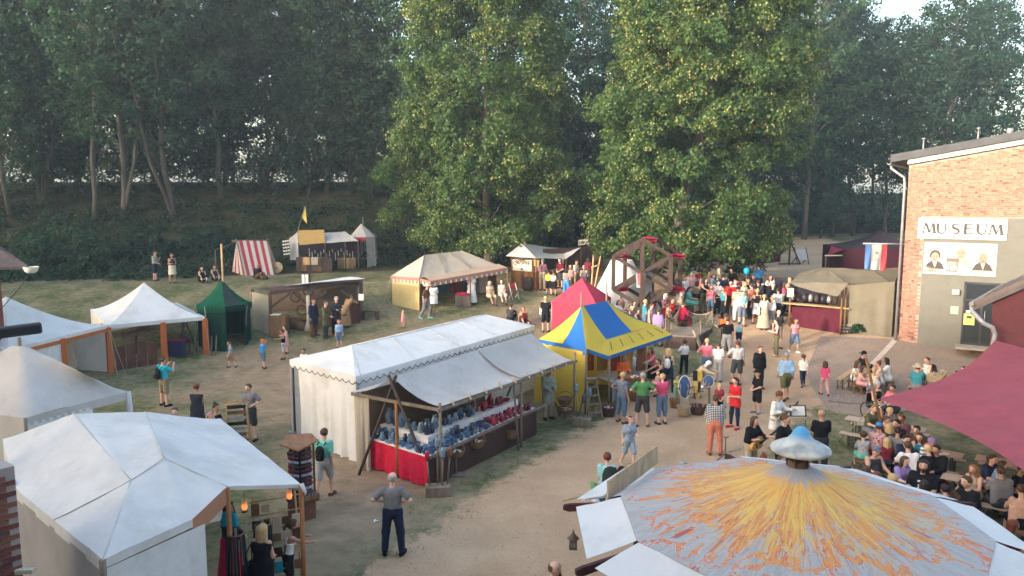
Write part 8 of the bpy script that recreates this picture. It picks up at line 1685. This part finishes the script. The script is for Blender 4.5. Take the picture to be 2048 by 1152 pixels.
for dx in (-.42, .42): MB().tube([(dx, .05, 0), (dx * .9, .35, 1.95)], .022, 6).build('upright', wPine, rk)
for k in range(6): MB().tube([(-.45, .10 + .05 * k, .55 + k * .26), (.45, .10 + .05 * k, .57 + k * .26)], .014, 5).build('rung', wPine, rk)
pcs = ((.5, .43, .32), (.03, .02, .02), (.10, .05, .03), (.02, .25, .33), (.42, .35, .25), (.05, .03, .03), (.18, .10, .06))
for k in range(22): x = -.36 + .18 * (k % 5); r_ = k // 5; MB().box((x, .06 + .05 * r_, .62 + r_ * .28), (.15, .025, .15 + .04 * (k % 3)), M=xform((0, 0, 0))).build('purse', cloth(pcs[(k * 5 + r_) % 7]), rk, bevel=.01)
for kk, (x, y) in enumerate(((-4.9, 13.1), (-4.55, 13.5))):
    st_ = thing('belt_stand', ('hanging bundle of dark belts at the inner tent pole', 'hanging bundle of dark straps between the lit lamps')[kk], 'display', (x, y, 0)); MB().tube([(0, 0, 0), (0, 0, 1.7)], .02, 6).build('pole', wPole, st_)
    for k in range(18): a = k * .35; MB().tube([(.14 * math.cos(a), .14 * math.sin(a), 1.6), (.17 * math.cos(a), .17 * math.sin(a), 1.0), (.16 * math.cos(a), .16 * math.sin(a), .5 + .2 * (k % 3))], .018, 4).build('belt', cloth(((.02, .018, .018), (.05, .03, .025), (.03, .035, .05))[k % 3]), st_)
    MB().lathe([(.13, 1.58), (.15, 1.6), (.13, 1.62)], 12).build('ring', wBrown, st_)
def lit_lamp(label, p):
    t = thing('oil_lamp', label, 'lamp', p); m_, nt, b = _nodes('lamp_flame'); b.inputs['Emission Color'].default_value = (1, .42, .12, 1); b.inputs['Emission Strength'].default_value = 3; b.inputs['Base Color'].default_value = (.8, .4, .15, 1)
    MB().lathe([(0, -.09), (.06, -.09), (.06, -.06), (.03, -.05), (0, -.05)], 10).build('font', darkmetal, t); MB().lathe([(0, -.02), (.018, 0), (.012, .03), (0, .055)], 8).build('flame', m_, t)
    MB().lathe([(.04, -.06), (.055, 0), (.045, .08), (.05, .12)], 12).build('glass', mat('lamp_glass', (.75, .5, .32), rough=.2, trans=.6, bump=0), t); MB().tube([(0, 0, .12), (0, 0, .3)], .006, 4).build('hook', darkmetal, t)
lit_lamp('lit oil lamp glowing by the inner tent pole', P(489, 1014, 13.4)); lit_lamp('lit oil lamp glowing at the outer tent pole', P(579, 992, 13.9))
# stepladder, toy shields, baskets of swords
sl_ = thing('stepladder', 'old wooden stepladder beside the yellow pavilion wall', 'ladder', G(1182, 836), R(25))
for dx in (-.28, .28): MB().beam((dx, -.3, 0), (dx * .6, 0, 1.35), .05).build('rail', wPole, sl_); MB().beam((dx, .35, 0), (dx * .6, 0, 1.3), .04).build('rail', wPole, sl_)
for k in range(4): MB().box((0, -.25 + .065 * k, .25 + .28 * k), (.46 - .06 * k, .12, .03)).build('tread', wPole, sl_)
MB().box((0, 0, 1.37), (.36, .2, .04)).build('tread', wPole, sl_)
def sword_basket(label, base, r, h_, m_, n):
    t = basket(label, base, r, h_, m_, False)
    for k in range(n): a = random.uniform(0, 6.28); q = Vector((r * .6 * math.cos(a), r * .6 * math.sin(a), .1)); e_ = q * 1.6 + Vector((random.uniform(-.15, .15), random.uniform(-.1, .1), .75 + .3 * random.random())); MB().beam(q, e_, .035, .012).build('toy_sword', wPine if k % 2 else mat('grey_lath', (.36, .33, .30)), t); MB().beam(q.lerp(e_, .82) + Vector((-.07, 0, 0)), q.lerp(e_, .82) + Vector((.07, 0, 0)), .025).build('toy_hilt', wDark, t)
sword_basket('pale wicker basket with toy swords', G(1367, 832), .24, .36, wickp, 5); sword_basket('dark wicker basket with toy swords before the shield rack', G(1395, 828), .28, .30, wickd, 10); sword_basket('brown basket left of the toy shields', G(1349, 815), .19, .3, wick, 3)
sr = thing('shield_rack', 'rack with blue oval and yellow black toy shields', 'display', G(1390, 815)); MB().box((.15, .1, .03), (1.9, .35, .06)).build('sill', wPole, sr); MB().beam((-.6, .15, 0), (-.5, .15, 1.15), .06).build('upright', wPole, sr); MB().beam((.55, .15, 0), (.5, .15, 1.15), .06).build('upright', wPole, sr); MB().beam((-.55, .15, 1.1), (.55, .15, 1.12), .06).build('rail', wPole, sr)
bl_ = cloth((.05, .10, .21)); 
for x, z, rx_, rz_, tl in ((-.42, .78, .24, .40, R(20)), (.42, 1.0, .18, .2, R(-10))):
    MB().lathe([(0, .03), (.6, .02), (.98, 0), (1.0, -.02)], 20, xform((x, -.15, z), 0, R(80), tl) @ Matrix.Diagonal((rx_, rz_, 1, 1))).build('oval_shield', bl_, sr); MB().lathe([(.97, .0), (1.04, .02), (1.04, -.03)], 20, xform((x, -.15, z), 0, R(80), tl) @ Matrix.Diagonal((rx_, rz_, 1, 1))).build('shield_rim', offwhite, sr)
MB().patch((-.15, -.12, .95), (.15, -.12, .95), (.1, -.16, .35), (-.08, -.16, .35), 6, 8, mi=lambda u, v: (u > .5) != (v > .5)).build('quartered_shield', [cloth((.55, .38, .06)), cloth((.02, .02, .025))], sr)
MB().patch((-.12, -.02, 1.35), (.22, -.02, 1.35), (.22, -.05, .98), (-.12, -.05, .98), 6, 8, mi=lambda u, v: int(u > .45)).build('quartered_shield', [cloth((.02, .02, .025)), cloth((.5, .38, .08))], sr)
MB().lathe([(0, .09), (.07, .06), (.09, 0)], 12, xform((.22, -.12, .78), 0, R(90))).build('toy_helmet', mw, sr)
# things in the white tents
for k in range(4):
    a_ = G(234 + k * 21, 741 - k * 3.2) ; b_ = G(252 + k * 21, 738 - k * 3.2); t = thing('fence_panel', ('dark plank fence panel touching the shared orange post', 'dark plank fence panel second from the shared orange post', 'dark plank fence panel third from the shared orange post', 'dark plank fence panel touching the middle orange post')[k], 'fence', a_)
    for n in range(4): u0, u1 = a_.lerp(b_, n / 4), a_.lerp(b_, (n + .9) / 4); hh = .98 + .06 * ((n * 3 + k) % 3); MB().prism([u0, u1, lift(u1, hh), lift(u0, hh)], (0, .03, 0)).build('plank', wood('fence_brown', (.13, .06, .045)), t, 1)
    MB().beam(lift(a_, .25) + Vector((0, -.02, 0)), lift(b_, .25) + Vector((0, -.02, 0)), .03, .06).build('rail', wood('fence_brown', ()), t, 1)
sgb = thing('plank_sign', 'weathered plank signboard hanging inside the white tent', 'sign', G(275, 728)); q = P(270, 662, sgb.location.y + 1.2); MB().beam(P(243, 672, q.y), P(302, 655, q.y), .04, .34, up=(0, 0, 1)).build('board', wood('grey_sign', (.19, .15, .13)), sgb, 1); MB().beam(gnd(q), q + Vector((0, .06, 0)), .08).build('post', wDark, sgb, 1)
MB().tube([q + Vector((-.5 + q_ / 30, -.05, -.14 + .28 * q_ / 30 + .07 * math.sin(q_ * 1.7) + .03 * math.sin(q_ * 4.3))) for q_ in range(31)], .014, 4).build('carved_line', wDark, sgb, 1)
def mannequin(label, p, h_, col, az, kind='longdress', stand=True):
    D = figure('stand', 'f'); t = thing('dress_stand', label, 'mannequin', p, R(az)); t.scale = (h_ / 1.75,) * 3; part('dress', garment(D, kind), cloth(COL[col] if isinstance(col, str) else col), t); part('bodice', garment(D, 'tee'), cloth(COL[col] if isinstance(col, str) else col), t)
    MB().tube([(0, 0, 0), (0, 0, 1.55)], .02, 6).build('pole', wPole, t); MB().tube([(0, 0, 1.5), (0, 0, 1.6)], .04, 8).build('neck_block', wPole, t); [MB().beam((0, 0, .05), (.25 * math.cos(a), .25 * math.sin(a), 0.02), .03).build('foot', wPole, t) for a in (0, 2.1, 4.2)]
mannequin('black long dress on a stand in the white tent', G(172, 735), 1.75, 'black', 20); mannequin('pale blouse and skirt on a stand beside the black dress', G(150, 738), 1.7, 'cream', 20)
mannequin('ragged white dress hanging at the clothes tent front', G(943, 608), 1.7, 'white', 0); mannequin('white tunic on a stand at the yellow tent wall', G(868, 628), 1.6, 'white', 10, 'minidress')
ct_ = thing('dark_table', 'small table with dark blue cloth under the right white tent', 'table', G(355, 712)); MB().box((0, 0, .72), (1.0, .6, .05)).build('table_top', cloth((.16, .02, .035)), ct_); curtain(Vector((-.5, -.3, 0)), Vector((.5, -.3, 0)), .7, zbot=.05).build('cloth_front', cloth((.03, .035, .08)), ct_); [MB().beam((x, y, 0), (x, y, .7), .04).build('leg', wDark, ct_) for x in (-.45, .45) for y in (-.25, .25)]
tr_ = thing('tripod_frame', 'dark three-legged pole frame beside the dark cloth table', 'frame', G(372, 706)); [MB().tube([(.45 * math.cos(a), .45 * math.sin(a), 0), (0, 0, 1.65)], .03, 6).build('leg', wDark, tr_) for a in (.5, 2.6, 4.7)]; MB().tube([(0, 0, 1.6), (0, 0, .7)], .008, 4).build('chain', darkmetal, tr_); MB().lathe([(0, .45), (.14, .48), (.18, .6), (.16, .72)], 12).build('kettle', darkmetal, tr_)
for k, (px, nm, c) in enumerate(((880, 'blue', (.05, .10, .17)), (893, 'teal', (.03, .12, .13)), (906, 'dark red', (.20, .03, .04)), (918, 'brown', (.14, .07, .045)), (930, 'navy', (.03, .03, .06)), (955, 'grey', (.16, .15, .15)), (966, 'linen', (.34, .29, .22)))):
    g_ = G(px, 603); p0, p1 = g_ + Vector((-.22, .9, 0)), g_ + Vector((.22, 1.0, 0)); t = thing('hanging_garment', '%s garment hanging inside the clothes tent' % nm, 'garment', g_ + Vector((0, .9, 0))); curtain(p0, p1, g_.z + 1.6, zbot=g_.z + .35, fold=.06, k=2, nu=8).build('cloth', cloth(c), t, 1); MB().tube([lift(p0, 1.6), lift(p1, 1.6)], .015, 5).build('hanger', wPole, t, 1)
cs_ = thing('goods_chest', 'wooden chest with red cloth in front of the clothes tent', 'chest', G(927, 612)); MB().box((0, 0, .3), (.8, .5, .6)).build('box', wood('striped_chest', (.15, .11, .10)), cs_); MB().patch((-.45, -.27, .62), (.3, -.27, .62), (.3, .2, .7), (-.4, .2, .66), 6, 6, wr=.03).build('cloth', cloth((.5, .03, .06)), cs_)
ch_ = thing('folding_chair', 'red seated folding chair beside the clothes tent corner', 'chair', G(1028, 598), R(30)); MB().box((0, 0, .44), (.42, .4, .03)).build('seat', cloth((.4, .05, .06)), ch_); MB().box((0, .22, .72), (.42, .03, .22)).build('backrest', cloth((.4, .05, .06)), ch_); [MB().beam((x, -.2, 0), (x, .22, .84), .025).build('leg', offwhite, ch_) for x in (-.2, .2)]; [MB().beam((x, .22, 0), (x, -.18, .44), .025).build('leg', offwhite, ch_) for x in (-.2, .2)]
# musical instruments
def guitar(label, who, body_c, neckl=.62, s_=1.0, bass=False):
    o, D, sc_ = PEOPLE[who]; rz = o.rotation_euler[2]; M0 = Matrix.Translation(o.location) @ Matrix.Rotation(rz, 4, 'Z'); t = thing('guitar', label, 'guitar', M0 @ Vector((0.02, -.21, 1.02 * sc_)), rz); tl = Matrix.Rotation(R(-14), 4, 'Y')
    b_ = MB(); pr = []
    for k in range(28):
        a = 2 * math.pi * k / 28; r_ = .19 + .035 * math.cos(2 * a) - (.03 if not bass else .05) * math.cos(3 * a + .4) * .6; pr.append(tl @ Vector((r_ * 1.22 * math.cos(a) * s_, 0, r_ * .95 * math.sin(a) * s_)))
    b_.prism(pr, (0, .09 if not bass else .04, 0)); b_.build('body', body_c, t, bevel=.008)
    hole = MB().lathe([(0, 0), (.045, 0)], 14, Matrix.Translation(tl @ Vector((.07, -.003, 0))) @ Matrix.Rotation(R(90), 4, 'X')); hole.build('sound_hole', darkmetal, t)
    MB().beam(tl @ Vector((.1, -.012, 0)), tl @ Vector((.2 + neckl, -.012, 0)), .05, .022, up=(0, 1, 0)).build('neck', wDark, t); MB().beam(tl @ Vector((.2 + neckl, -.005, 0)), tl @ Vector((.36 + neckl, .02, 0)), .075, .02, up=(0, 1, 0)).build('headstock', wDark, t)
    for k in range(6): q = tl @ Vector((.24 + neckl + .05 * (k // 2), .0, (.05 if k % 2 else -.05))); MB().box(q, (.02, .02, .03)).build('peg', mw, t)
    MB().beam(tl @ Vector((-.12, -.012, 0)), tl @ Vector((-.09, -.012, 0)), .02, .11, up=(0, 0, 1)).build('bridge', wDark, t)
    MB().tube([tl @ Vector((-.2, .05, .05)), Vector((-.1, .25, .4)), Vector((.05, .18, .5)), Vector((.2, .1, .35)), tl @ Vector((.3, .0, .02))], .015, 5).build('strap', cloth((.03, .03, .03)), t)
spruce = mat('spruce_top', (.62, .33, .10), rough=.35, var=.12, stretch=(1, 1, 12), spec=.5)
guitar('acoustic guitar with amber top held by the seated-height player in black', (1504, 840), spruce); guitar('pale bass guitar held by the player in white tunic', (1553, 791), mat('bass_top', (.35, .24, .12), rough=.35), .72, .85, True)
gs_ = thing('guitar_stand', 'black folding instrument stand beside the guitar players', 'stand', G(1450, 925)); MB().tube([(0, 0, .1), (0, 0, .75)], .015, 6).build('stem', darkmetal, gs_); [MB().tube([(0, 0, .25), (.25 * math.cos(a), .25 * math.sin(a), 0)], .013, 5).build('leg', darkmetal, gs_) for a in (.4, 2.5, 4.6)]; MB().tube([(-.15, -.1, .35), (0, 0, .32), (.15, -.1, .35)], .013, 5).build('cradle', darkmetal, gs_); MB().tube([(-.07, -.06, .78), (0, 0, .72), (.07, -.06, .78)], .013, 5).build('neck_fork', darkmetal, gs_)
kb = thing('music_stand', 'dark music stand with sheet leaning behind the volcano hat', 'stand', G(1608, 905)); MB().tube([(0, 0, 0), (0, 0, 1.0)], .015, 6).build('stem', darkmetal, kb); MB().box((0, 0, 1.1), (.5, .02, .34), M=xform((0, .25, .05), 0, R(-20))).build('desk', darkmetal, kb); MB().box((0, -.018, 1.1), (.4, .004, .28), M=xform((0, .25, .05), 0, R(-20))).build('sheet', paper_w, kb); [MB().tube([(0, 0, .2), (.25 * math.cos(a), .25 * math.sin(a), 0)], .012, 5).build('leg', darkmetal, kb) for a in (.4, 2.5, 4.6)]
# bags carried by people
def backpack(label, who, col, s_=1.0, z=1.2, side=0):
    o, D, sc_ = PEOPLE[who]; rz = o.rotation_euler[2]; zz = (D['o'][2] + .27) * sc_; M0 = Matrix.Translation(o.location) @ Matrix.Rotation(rz, 4, 'Z'); t = thing('backpack', label, 'backpack', M0 @ Vector((side, .22 * sc_, zz)), rz)
    MB().lathe([(0, -.24), (.11, -.23), (.15, -.1), (.15, .08), (.11, .2), (.04, .24), (0, .245)], 12, Matrix.Diagonal((1.0 * s_, .62 * s_, 1.0 * s_, 1))).build('sack', col, t); MB().box((0, .1 * s_, -.08), (.2 * s_, .05, .18 * s_)).build('pocket', col, t, bevel=.02); [MB().tube([(x, -.05, .2), (x, -.16, .24), (x, -.22, .15)], .018, 5).build('strap', cloth((.02, .02, .022)), t) for x in (-.09, .09)]
    return t
blackc = cloth((.022, .022, .026))
backpack('black shoulder bag on the back of the photographer in turquoise', (330, 812), blackc, .85); backpack('floral backpack worn on the lawn near the ladder rack', (431, 815), patterned('dots', COL['rose'], COL['charcoal']), 1.05); backpack('black rucksack hanging on the person in aqua', (1214, 917), cloth((.03, .04, .035)), 1.3, side=-.12); backpack('dark backpack on the seated person in white top', (1858, 720), cloth((.06, .03, .035)), 1.0); backpack('black shoulder bag on the mint shirted walker', (650, 993), blackc, .8)
backpack('white bag on the shoulder of the person in navy', (1337, 703), cloth((.62, .62, .62)), .8)
o, D, sc_ = PEOPLE[(1214, 917)]
for k, (dx, z, c) in enumerate(((-.30, .95, (.20, .32, .12)), (-.26, .62, (.65, .66, .68)))):
    M0 = Matrix.Translation(o.location) @ Matrix.Rotation(o.rotation_euler[2], 4, 'Z'); t = thing('bike_helmet', ('green bicycle helmet strapped to the black rucksack', 'white and grey bicycle helmet strapped under the black rucksack')[k], 'helmet', M0 @ Vector((-dx, .30, z))); MB().lathe([(.14, 0), (.15, .04), (.12, .11), (.06, .15), (0, .155)], 14, Matrix.Rotation(R(60), 4, 'Y') @ Matrix.Diagonal((1, .8, 1, 1))).build('shell', mat('helmet_%d' % k, c, rough=.3, bump=0), t); [MB().tube([(.02, y, .13), (.1, y, .06), (.12, y, .0)], .012, 4).build('vent_rib', darkmetal, t) for y in (-.05, 0, .05)]
def tote(label, who, col, side=1, s_=1.0, z=.75):
    o, D, sc_ = PEOPLE[who]; M0 = Matrix.Translation(o.location) @ Matrix.Rotation(o.rotation_euler[2], 4, 'Z'); t = thing('shoulder_bag', label, 'bag', M0 @ Vector((side * .26, .06, z * sc_)), o.rotation_euler[2]); MB().prism([(-.06, -.17 * s_, 0), (-.06, .17 * s_, 0), (-.06, .14 * s_, .36 * s_), (-.06, -.14 * s_, .36 * s_)], (.10, 0, 0)).build('pouch', cloth(col), t, bevel=.02); MB().tube([(0, -.12, .33 * s_), (-.03 * side, -.07, .62), (-.06 * side, 0, .74), (-.03 * side, .07, .62), (0, .12, .33 * s_)], .012, 5).build('strap', cloth((.02, .02, .02)), t)
tote('white tote bag with dark print on the long skirted person', (1529, 594), (.62, .6, .56), 1, 1.1); tote('large black handbag of the blonde at the leather goods', (523, 1062), (.02, .022, .026), 1, 1.1, .6); tote('black bag of the person in grey skirt', (1515, 583), (.02, .02, .025), -1, 1.0); tote('pale shoulder bag of the person in red', (1469, 857), (.45, .38, .33), -1, .8, .8)
o, D, sc_ = PEOPLE[(1847, 929)]                       # white print on the bearded man's shirt
M0 = Matrix.Rotation(0, 4, 'Z'); prn = MB(); up_ = D['up']
for dx, dz_, w_, h_ in ((0, .40, .17, .035), (-.03, .30, .08, .09), (.03, .27, .07, .07), (.06, .32, .04, .04), (-.07, .26, .035, .035), (.09, .18, .04, .1), (-.10, .2, .03, .02)):
    q = up_(0, .0, dz_); prn.box((dx, -(q[1] + (.155 if dz_ > .33 else .205 if dz_ > .24 else .225)) - .02, q[2]), (w_, .012, h_))
pr_ = prn.build('shirt_print', cloth((.7, .7, .7)), o); tag(pr_, kind='stuff')
bd = sdf_mesh('beard', [(D['Hk'](0, .06, -.06), D['Hk'](0, .075, -.10), .045, .035), (D['Hk'](-.05, .03, -.04), D['Hk'](.05, .03, -.04), .04, .04)], h=.016, clip=lambda X_, Y_, Z_: Z_ - (D['Hk'](0, 0, -.045)[2])); part('beard', bd, hairm('darkhair'), o)
bln = thing('balloon', 'round cyan balloon floating over the crowd before the lime tree', 'balloon', P(1493, 542, 38.9)); MB().lathe([(0, -.2), (.06, -.17), (.13, -.06), (.15, .03), (.12, .12), (.05, .17), (0, .175)], 16).build('skin', mat('balloon_cyan', (.03, .42, .62), rough=.2, bump=0, trans=.3), bln); MB().tube([(0, 0, -.19), (.02, 0, -.6), (0, .02, -1.05)], .004, 4).build('string', offwhite, bln)
# beer tables and benches
btop = mat('beer_table_top', (.52, .34, .15), rough=.5, var=.2, scale=2, stretch=(1, 8, 1), spec=.4); bgrey = mat('worn_table_top', (.44, .34, .25), rough=.6, var=.2, scale=2, stretch=(1, 8, 1)); bleg = mat('green_iron', (.04, .05, .045), rough=.5)
def beer(kind, label, x, y, a, m_):
    t = thing('beer_' + kind, label, kind, gz(x, y), R(a)); w_, h_ = (.5, .76) if kind == 'table' else (.25, .45)
    MB().box((0, 0, h_ - .018), (2.2, w_, .036)).build('top', m_, t, bevel=.006)
    for s_ in (-1, 1):
        for q in (-1, 1): MB().beam((s_ * .85, q * w_ * .38, 0), (s_ * .85, q * w_ * .34, h_ - .036), .035).build('leg', bleg, t)
        MB().beam((s_ * .85, -w_ * .38, .12), (s_ * .85, w_ * .38, .12), .025).build('crossbar', bleg, t); MB().beam((s_ * .85, 0, .2), (s_ * .45, 0, h_ - .05), .02).build('brace', bleg, t)
SETS = [(13.75, 29.7, 52, btop, 'far set on the paving'), (16.0, 28.6, 52, btop, 'yellow set nearest the house'), (11.15, 22.5, -38, bgrey, 'middle set behind the sail pole'), (10.95, 20.3, -38, bgrey, 'set before the bearded person'), (11.4, 17.6, -38, bgrey, 'set of the person in profile'), (13.0, 18.9, -38, bgrey, 'set under the red sail')]
for x, y, a, m_, nm in SETS:
    beer('table', 'folding beer table, ' + nm, x, y, a, m_); n = Vector((-math.sin(R(a)), math.cos(R(a)), 0))
    for s_, w_ in ((-1, 'near'), (1, 'far')): beer('bench', 'folding beer bench on the %s side, %s' % ('yard' if s_ < 0 else 'house', nm), x + n.x * .62 * s_, y + n.y * .62 * s_, a, m_)
gl_ = MB().lathe([(0, 0), (.035, 0), (.042, .13), (.036, .13), (.03, .01)], 10).mesh('glass'); gl_.materials.append(mat('beer_glass', (.55, .50, .42), rough=.15, bump=0, trans=.4))
pl_ = MB().lathe([(0, .004), (.08, 0), (.11, .02), (.105, .025), (.07, .008)], 14).mesh('plate'); pl_.materials.append(paper_w)
random.seed(3)
for x, y, a, m_, nm in SETS:
    for k in range(5):
        u_, v_ = random.uniform(-.95, .95), random.uniform(-.18, .18); p = Vector((x + u_ * math.cos(R(a)) - v_ * math.sin(R(a)), y + u_ * math.sin(R(a)) + v_ * math.cos(R(a)), hz(x, y) + .76)); g_ = k % 3
        o = bpy.data.objects.new('drinking_glass' if g_ else 'paper_plate', gl_ if g_ else pl_); C.objects.link(o); o.location = p; tag(o, ('drinking glass on the beer table, ' if g_ else 'white paper plate on the beer table, ') + nm, 'glass' if g_ else 'plate', ('glasses, ' if g_ else 'plates, ') + nm)
# seats under the crowd
def onbench(p):
    for x, y, a, m_, nm in SETS:
        u_, v_ = (p.x - x) * math.cos(R(a)) + (p.y - y) * math.sin(R(a)), -(p.x - x) * math.sin(R(a)) + (p.y - y) * math.cos(R(a))
        if abs(u_) < 1.15 and abs(abs(v_) - .62) < .28: return True
for k, c in enumerate(SEAT + BT):
    o, D, sc_ = PEOPLE[(c[0], c[1])]
    if onbench(o.location) or c[:2] == (1754, 770): continue
    t = thing('stool', 'stool under the %s clad person %s' % (cname(c[7]), c[12]), 'stool', o.location, o.rotation_euler[2]); MB().box((0, .03, .41 * sc_), (.4, .34, .04)).build('seat', wBrown, t); [MB().beam((x, y, 0), (x * .8, y * .8 + .02, .4 * sc_), .035).build('leg', wBrown, t) for x in (-.17, .17) for y in (-.14, .16)]
o, D, sc_ = PEOPLE[(1754, 770)]; wc = thing('wheelchair', 'wheelchair under the person in striped trousers', 'wheelchair', o.location, o.rotation_euler[2]); tor_ = [(.29 + .02 * math.cos(a), .02 * math.sin(a)) for a in [k * math.pi / 4 for k in range(9)]]
for s_ in (-1, 1):
    w_ = MB().lathe(tor_, 22, xform((s_ * .28, .08, .31), 0, 0, R(90))).build('wheel', darkmetal, wc); [MB().tube([(s_ * .28, .08, .31), (s_ * .28, .08 + .28 * math.cos(a), .31 + .28 * math.sin(a))], .004, 3).build('spoke', zinc, w_) for a in [k * .785 for k in range(8)]]; MB().lathe([(.06 + .01 * math.cos(a), .012 * math.sin(a)) for a in [k * math.pi / 3 for k in range(7)]], 12, xform((s_ * .22, -.45, .075), 0, 0, R(90))).build('castor', darkmetal, wc); MB().beam((s_ * .24, .2, .9), (s_ * .24, .2, .42), .025).build('frame_tube', zinc, wc); MB().beam((s_ * .24, .2, .42), (s_ * .22, -.45, .14), .025).build('frame_tube', zinc, wc)
MB().box((0, .02, .43), (.46, .42, .04)).build('seat', blackc, wc); MB().box((0, .22, .68), (.46, .03, .4)).build('backrest', blackc, wc)
br_ = thing('bicycle_rack', 'low bent tube bicycle rack on the edge of the paving', 'rack', G(1690, 806), R(-20)); MB().beam((-.7, 0, .05), (.7, 0, .05), .04).build('rail', zinc, br_); [MB().tube([(x, -.15, .03), (x, -.1, .28), (x, .1, .28), (x, .15, .03)], .013, 5).build('hoop', zinc, br_) for x in (-.5, -.25, 0, .25, .5)]
sp_ = thing('speaker_table', 'dark tilted display table at the crowd beside the khaki stall', 'table', G(1550, 600)); MB().box((0, 0, .85), (1.3, .7, .05), M=xform((0, 0, 0), R(-12))).build('table_top', mat('greyblue_top', (.20, .23, .28)), sp_); [MB().beam((x, y, 0), (x * .9, y, .83), .05).build('leg', wDark, sp_) for x in (-.5, .5) for y in (-.25, .25)]
pb = thing('tree_guard_bush', 'young lime suckers growing in the crowd before the trunk', 'shrub', G(1482, 577)); cent = rng.normal(0, 1, (46, 3)) * np.array([.55, .45, .45]) + np.array([0, 0, 1.1]); pos, o_ = clusters(cent, rng.uniform(.2, .4, 46), 34, .12, np.array([0, 0, .5])); part('foliage', crown_mesh('foliage', leaf_quads(pos, o_, .14), [lime_leaf]), None, pb); stm = MB(); [limb(stm, (random.uniform(-.1, .1), 0, -.05), cent[k], .03, .01, k=5) for k in range(7)]; stm.build('stem', bark_dark, pb)
ppr = thing('litter', 'crumpled scrap of white paper on the sand path', 'litter', G(752, 1043)); MB().patch((-.06, -.04, .01), (.06, -.03, .03), (.05, .05, .01), (-.05, .05, .03), 4, 4, wr=.02).build('sheet', paper_w, ppr)
# ================================================================== thin evening haze over the whole yard
hzb = MB().box((0, 205, 21), (850, 825, 44)).build('haze', [], None); tag(hzb, kind='stuff')
m = bpy.data.materials.new('haze_air'); m.use_nodes = True; nt = m.node_tree; nt.nodes.remove(nt.nodes['Principled BSDF'])
pv = nt.nodes.new('ShaderNodeVolumePrincipled'); pv.inputs['Color'].default_value = (.70, .85, 1, 1); pv.inputs['Density'].default_value = 0.0008; pv.inputs['Anisotropy'].default_value = 0.0
nt.links.new(pv.outputs[0], nt.nodes['Material Output'].inputs['Volume']); hzb.data.materials.append(m)
